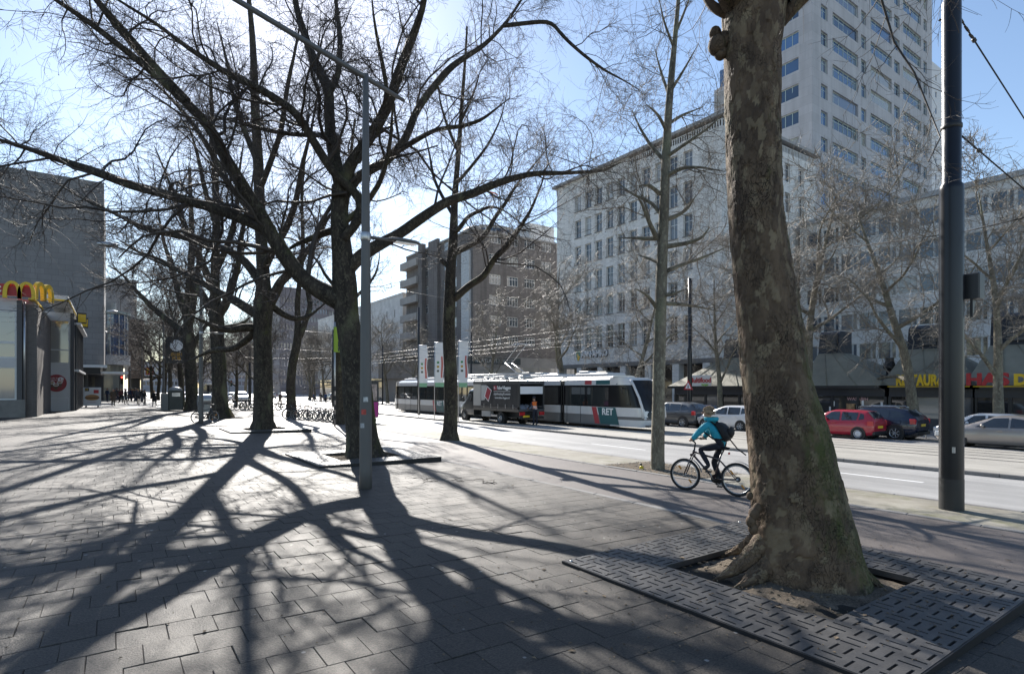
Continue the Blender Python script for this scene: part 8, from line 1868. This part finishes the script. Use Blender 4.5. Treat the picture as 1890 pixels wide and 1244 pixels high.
# ---- parked bicycles
q = P(384, 782); b0 = P(352, 780.5); b1 = P(405, 782)
BK = [paint('bike_black', (0.012, 0.012, 0.013)), paint('bike_red', (0.2, 0.01, 0.015)), paint('bike_silver', (0.3, 0.3, 0.31), 0.3, 0.5)]
lb = bicycle('bicycle', 'black bicycle leaning against the thin grey lamp post', ((b0.x+b1.x)/2, (b0.y+b1.y)/2+0.15, (b0.z+b1.z)/2), math.atan2(b1.y-b0.y, b1.x-b0.x), BK[0], 'parked bicycles', tilt=-0.12)
row_src = [bicycle('bicycle', 'parked bicycle', (0, 0, 0), 0, m, 'parked bicycles', detail=False) for m in BK]
rgb = random.Random(6); usedb = set()
spots = [(545+i*9.5, 773+i*0.75) for i in range(11)]+[(438+i*8.5, 757.5+0.2*i) for i in range(6)]+[(505+i*9, 757) for i in range(4)]
words = ['first', 'second', 'third', 'fourth', 'fifth', 'sixth', 'seventh', 'eighth', 'ninth', 'tenth', 'eleventh']
for i, (px, py) in enumerate(spots):
    q = P(px, py); s = row_src[rgb.choice((0, 0, 0, 1, 2))] if i > 2 else row_src[i]
    b = s if s.name not in usedb else copy_tree(s); usedb.add(s.name)
    b.location = (q.x, q.y, q.z); b.rotation_euler = (rgb.uniform(-.12, .12), 0, -YAW+rgb.uniform(-0.35, 0.25)+(math.pi if rgb.random() < 0.4 else 0))
    if i < 11: b['label'] = words[i]+' bicycle from the left in the long row between the verge trees'
    elif i < 17: b['label'] = words[i-11]+' bicycle from the left in the row left of the second plane trunk'
    else: b['label'] = words[i-17]+' bicycle from the left in the small row right of the second plane trunk'
# ---- crowd and passers-by
CR = 'pedestrians in the shopping street'
dk = [C_('black', (0.012, 0.012, 0.014)), C_('brown', (0.10, 0.075, 0.055)), C_('blue', (0.02, 0.05, 0.12)), C_('grey', (0.07, 0.07, 0.075)), C_('maroon', (0.08, 0.02, 0.025)), C_('denim', (0.04, 0.05, 0.08))]
def ped(px, py, rz, ti, li, hi, label, **k): q = P(px, py); return person(label, (q.x, q.y, q.z), rz, dk[ti], dk[li], M_hairs[hi], group=CR, **k)
ped(209, 749.5, -1.2, 1, 0, 2, 'man in long brown coat with grey hair at the front of the crowd', skirt=dk[1])
ped(285, 750, 1.9, 0, 5, 3, 'woman in a long black coat walking alone, right of the crowd', skirt=dk[0], h=1.66, stride=0.5)
ped(267, 748.5, 0.4, 0, 3, 0, 'person in black jacket and grey trousers beside the crowd', stride=0.4, h=1.68)
ped(255, 747.5, 1.4, 3, 0, 3, 'fair-haired person in grey striding away', stride=0.8)
ped(262, 745, -1.5, 0, 5, 1, 'dark-haired person in black behind the fair-haired walker', h=1.82)
src = []
base_n = [((243, 741), 2, 5, 0, 0.9), ((232, 746), 0, 0, 0, 0.2), ((223, 744), 4, 0, 3, 2.0), ((217, 741), 3, 5, 1, 0.5)]
for k, ((px, py), t, l, hh, rz) in enumerate(base_n): src.append(ped(px, py, rz, t, l, hh, ['pedestrian in a blue jacket in the middle of the crowd', 'pedestrian all in black in the middle of the crowd', 'pedestrian in a maroon top in the middle of the crowd', 'pedestrian in a grey jacket deep in the crowd'][k], stride=0.3+0.2*k))
rgc = random.Random(8)
for i in range(14):
    px, py = 199+i*4.6+rgc.uniform(-2, 2), 739.5+rgc.uniform(-2.5, 3); s = src[i % 4]; c = copy_tree(s); q = P(px, py); c.location = q; c.rotation_euler = (0, 0, rgc.uniform(0, 6.28)); f = rgc.uniform(0.93, 1.06); c.scale = (f, f, f)
    c['label'] = 'distant pedestrian in '+('a blue jacket', 'black', 'a maroon top', 'a grey jacket')[i % 4]+' in the packed background of the crowd'
ped(517, 749, 2.0, 1, 5, 0, 'person in a brown coat crossing right of the second plane trunk', skirt=dk[1], stride=0.5)
ped(592, 746, 1.0, 0, 1, 1, 'left of two people standing behind the parked bicycles', h=1.75)
ped(601, 747, 0.6, 2, 0, 0, 'right of two people standing behind the parked bicycles', h=1.78)
ped(579, 744, 2.6, 2, 0, 1, 'person in a bright blue jacket left of the two standing people', stride=0.6)
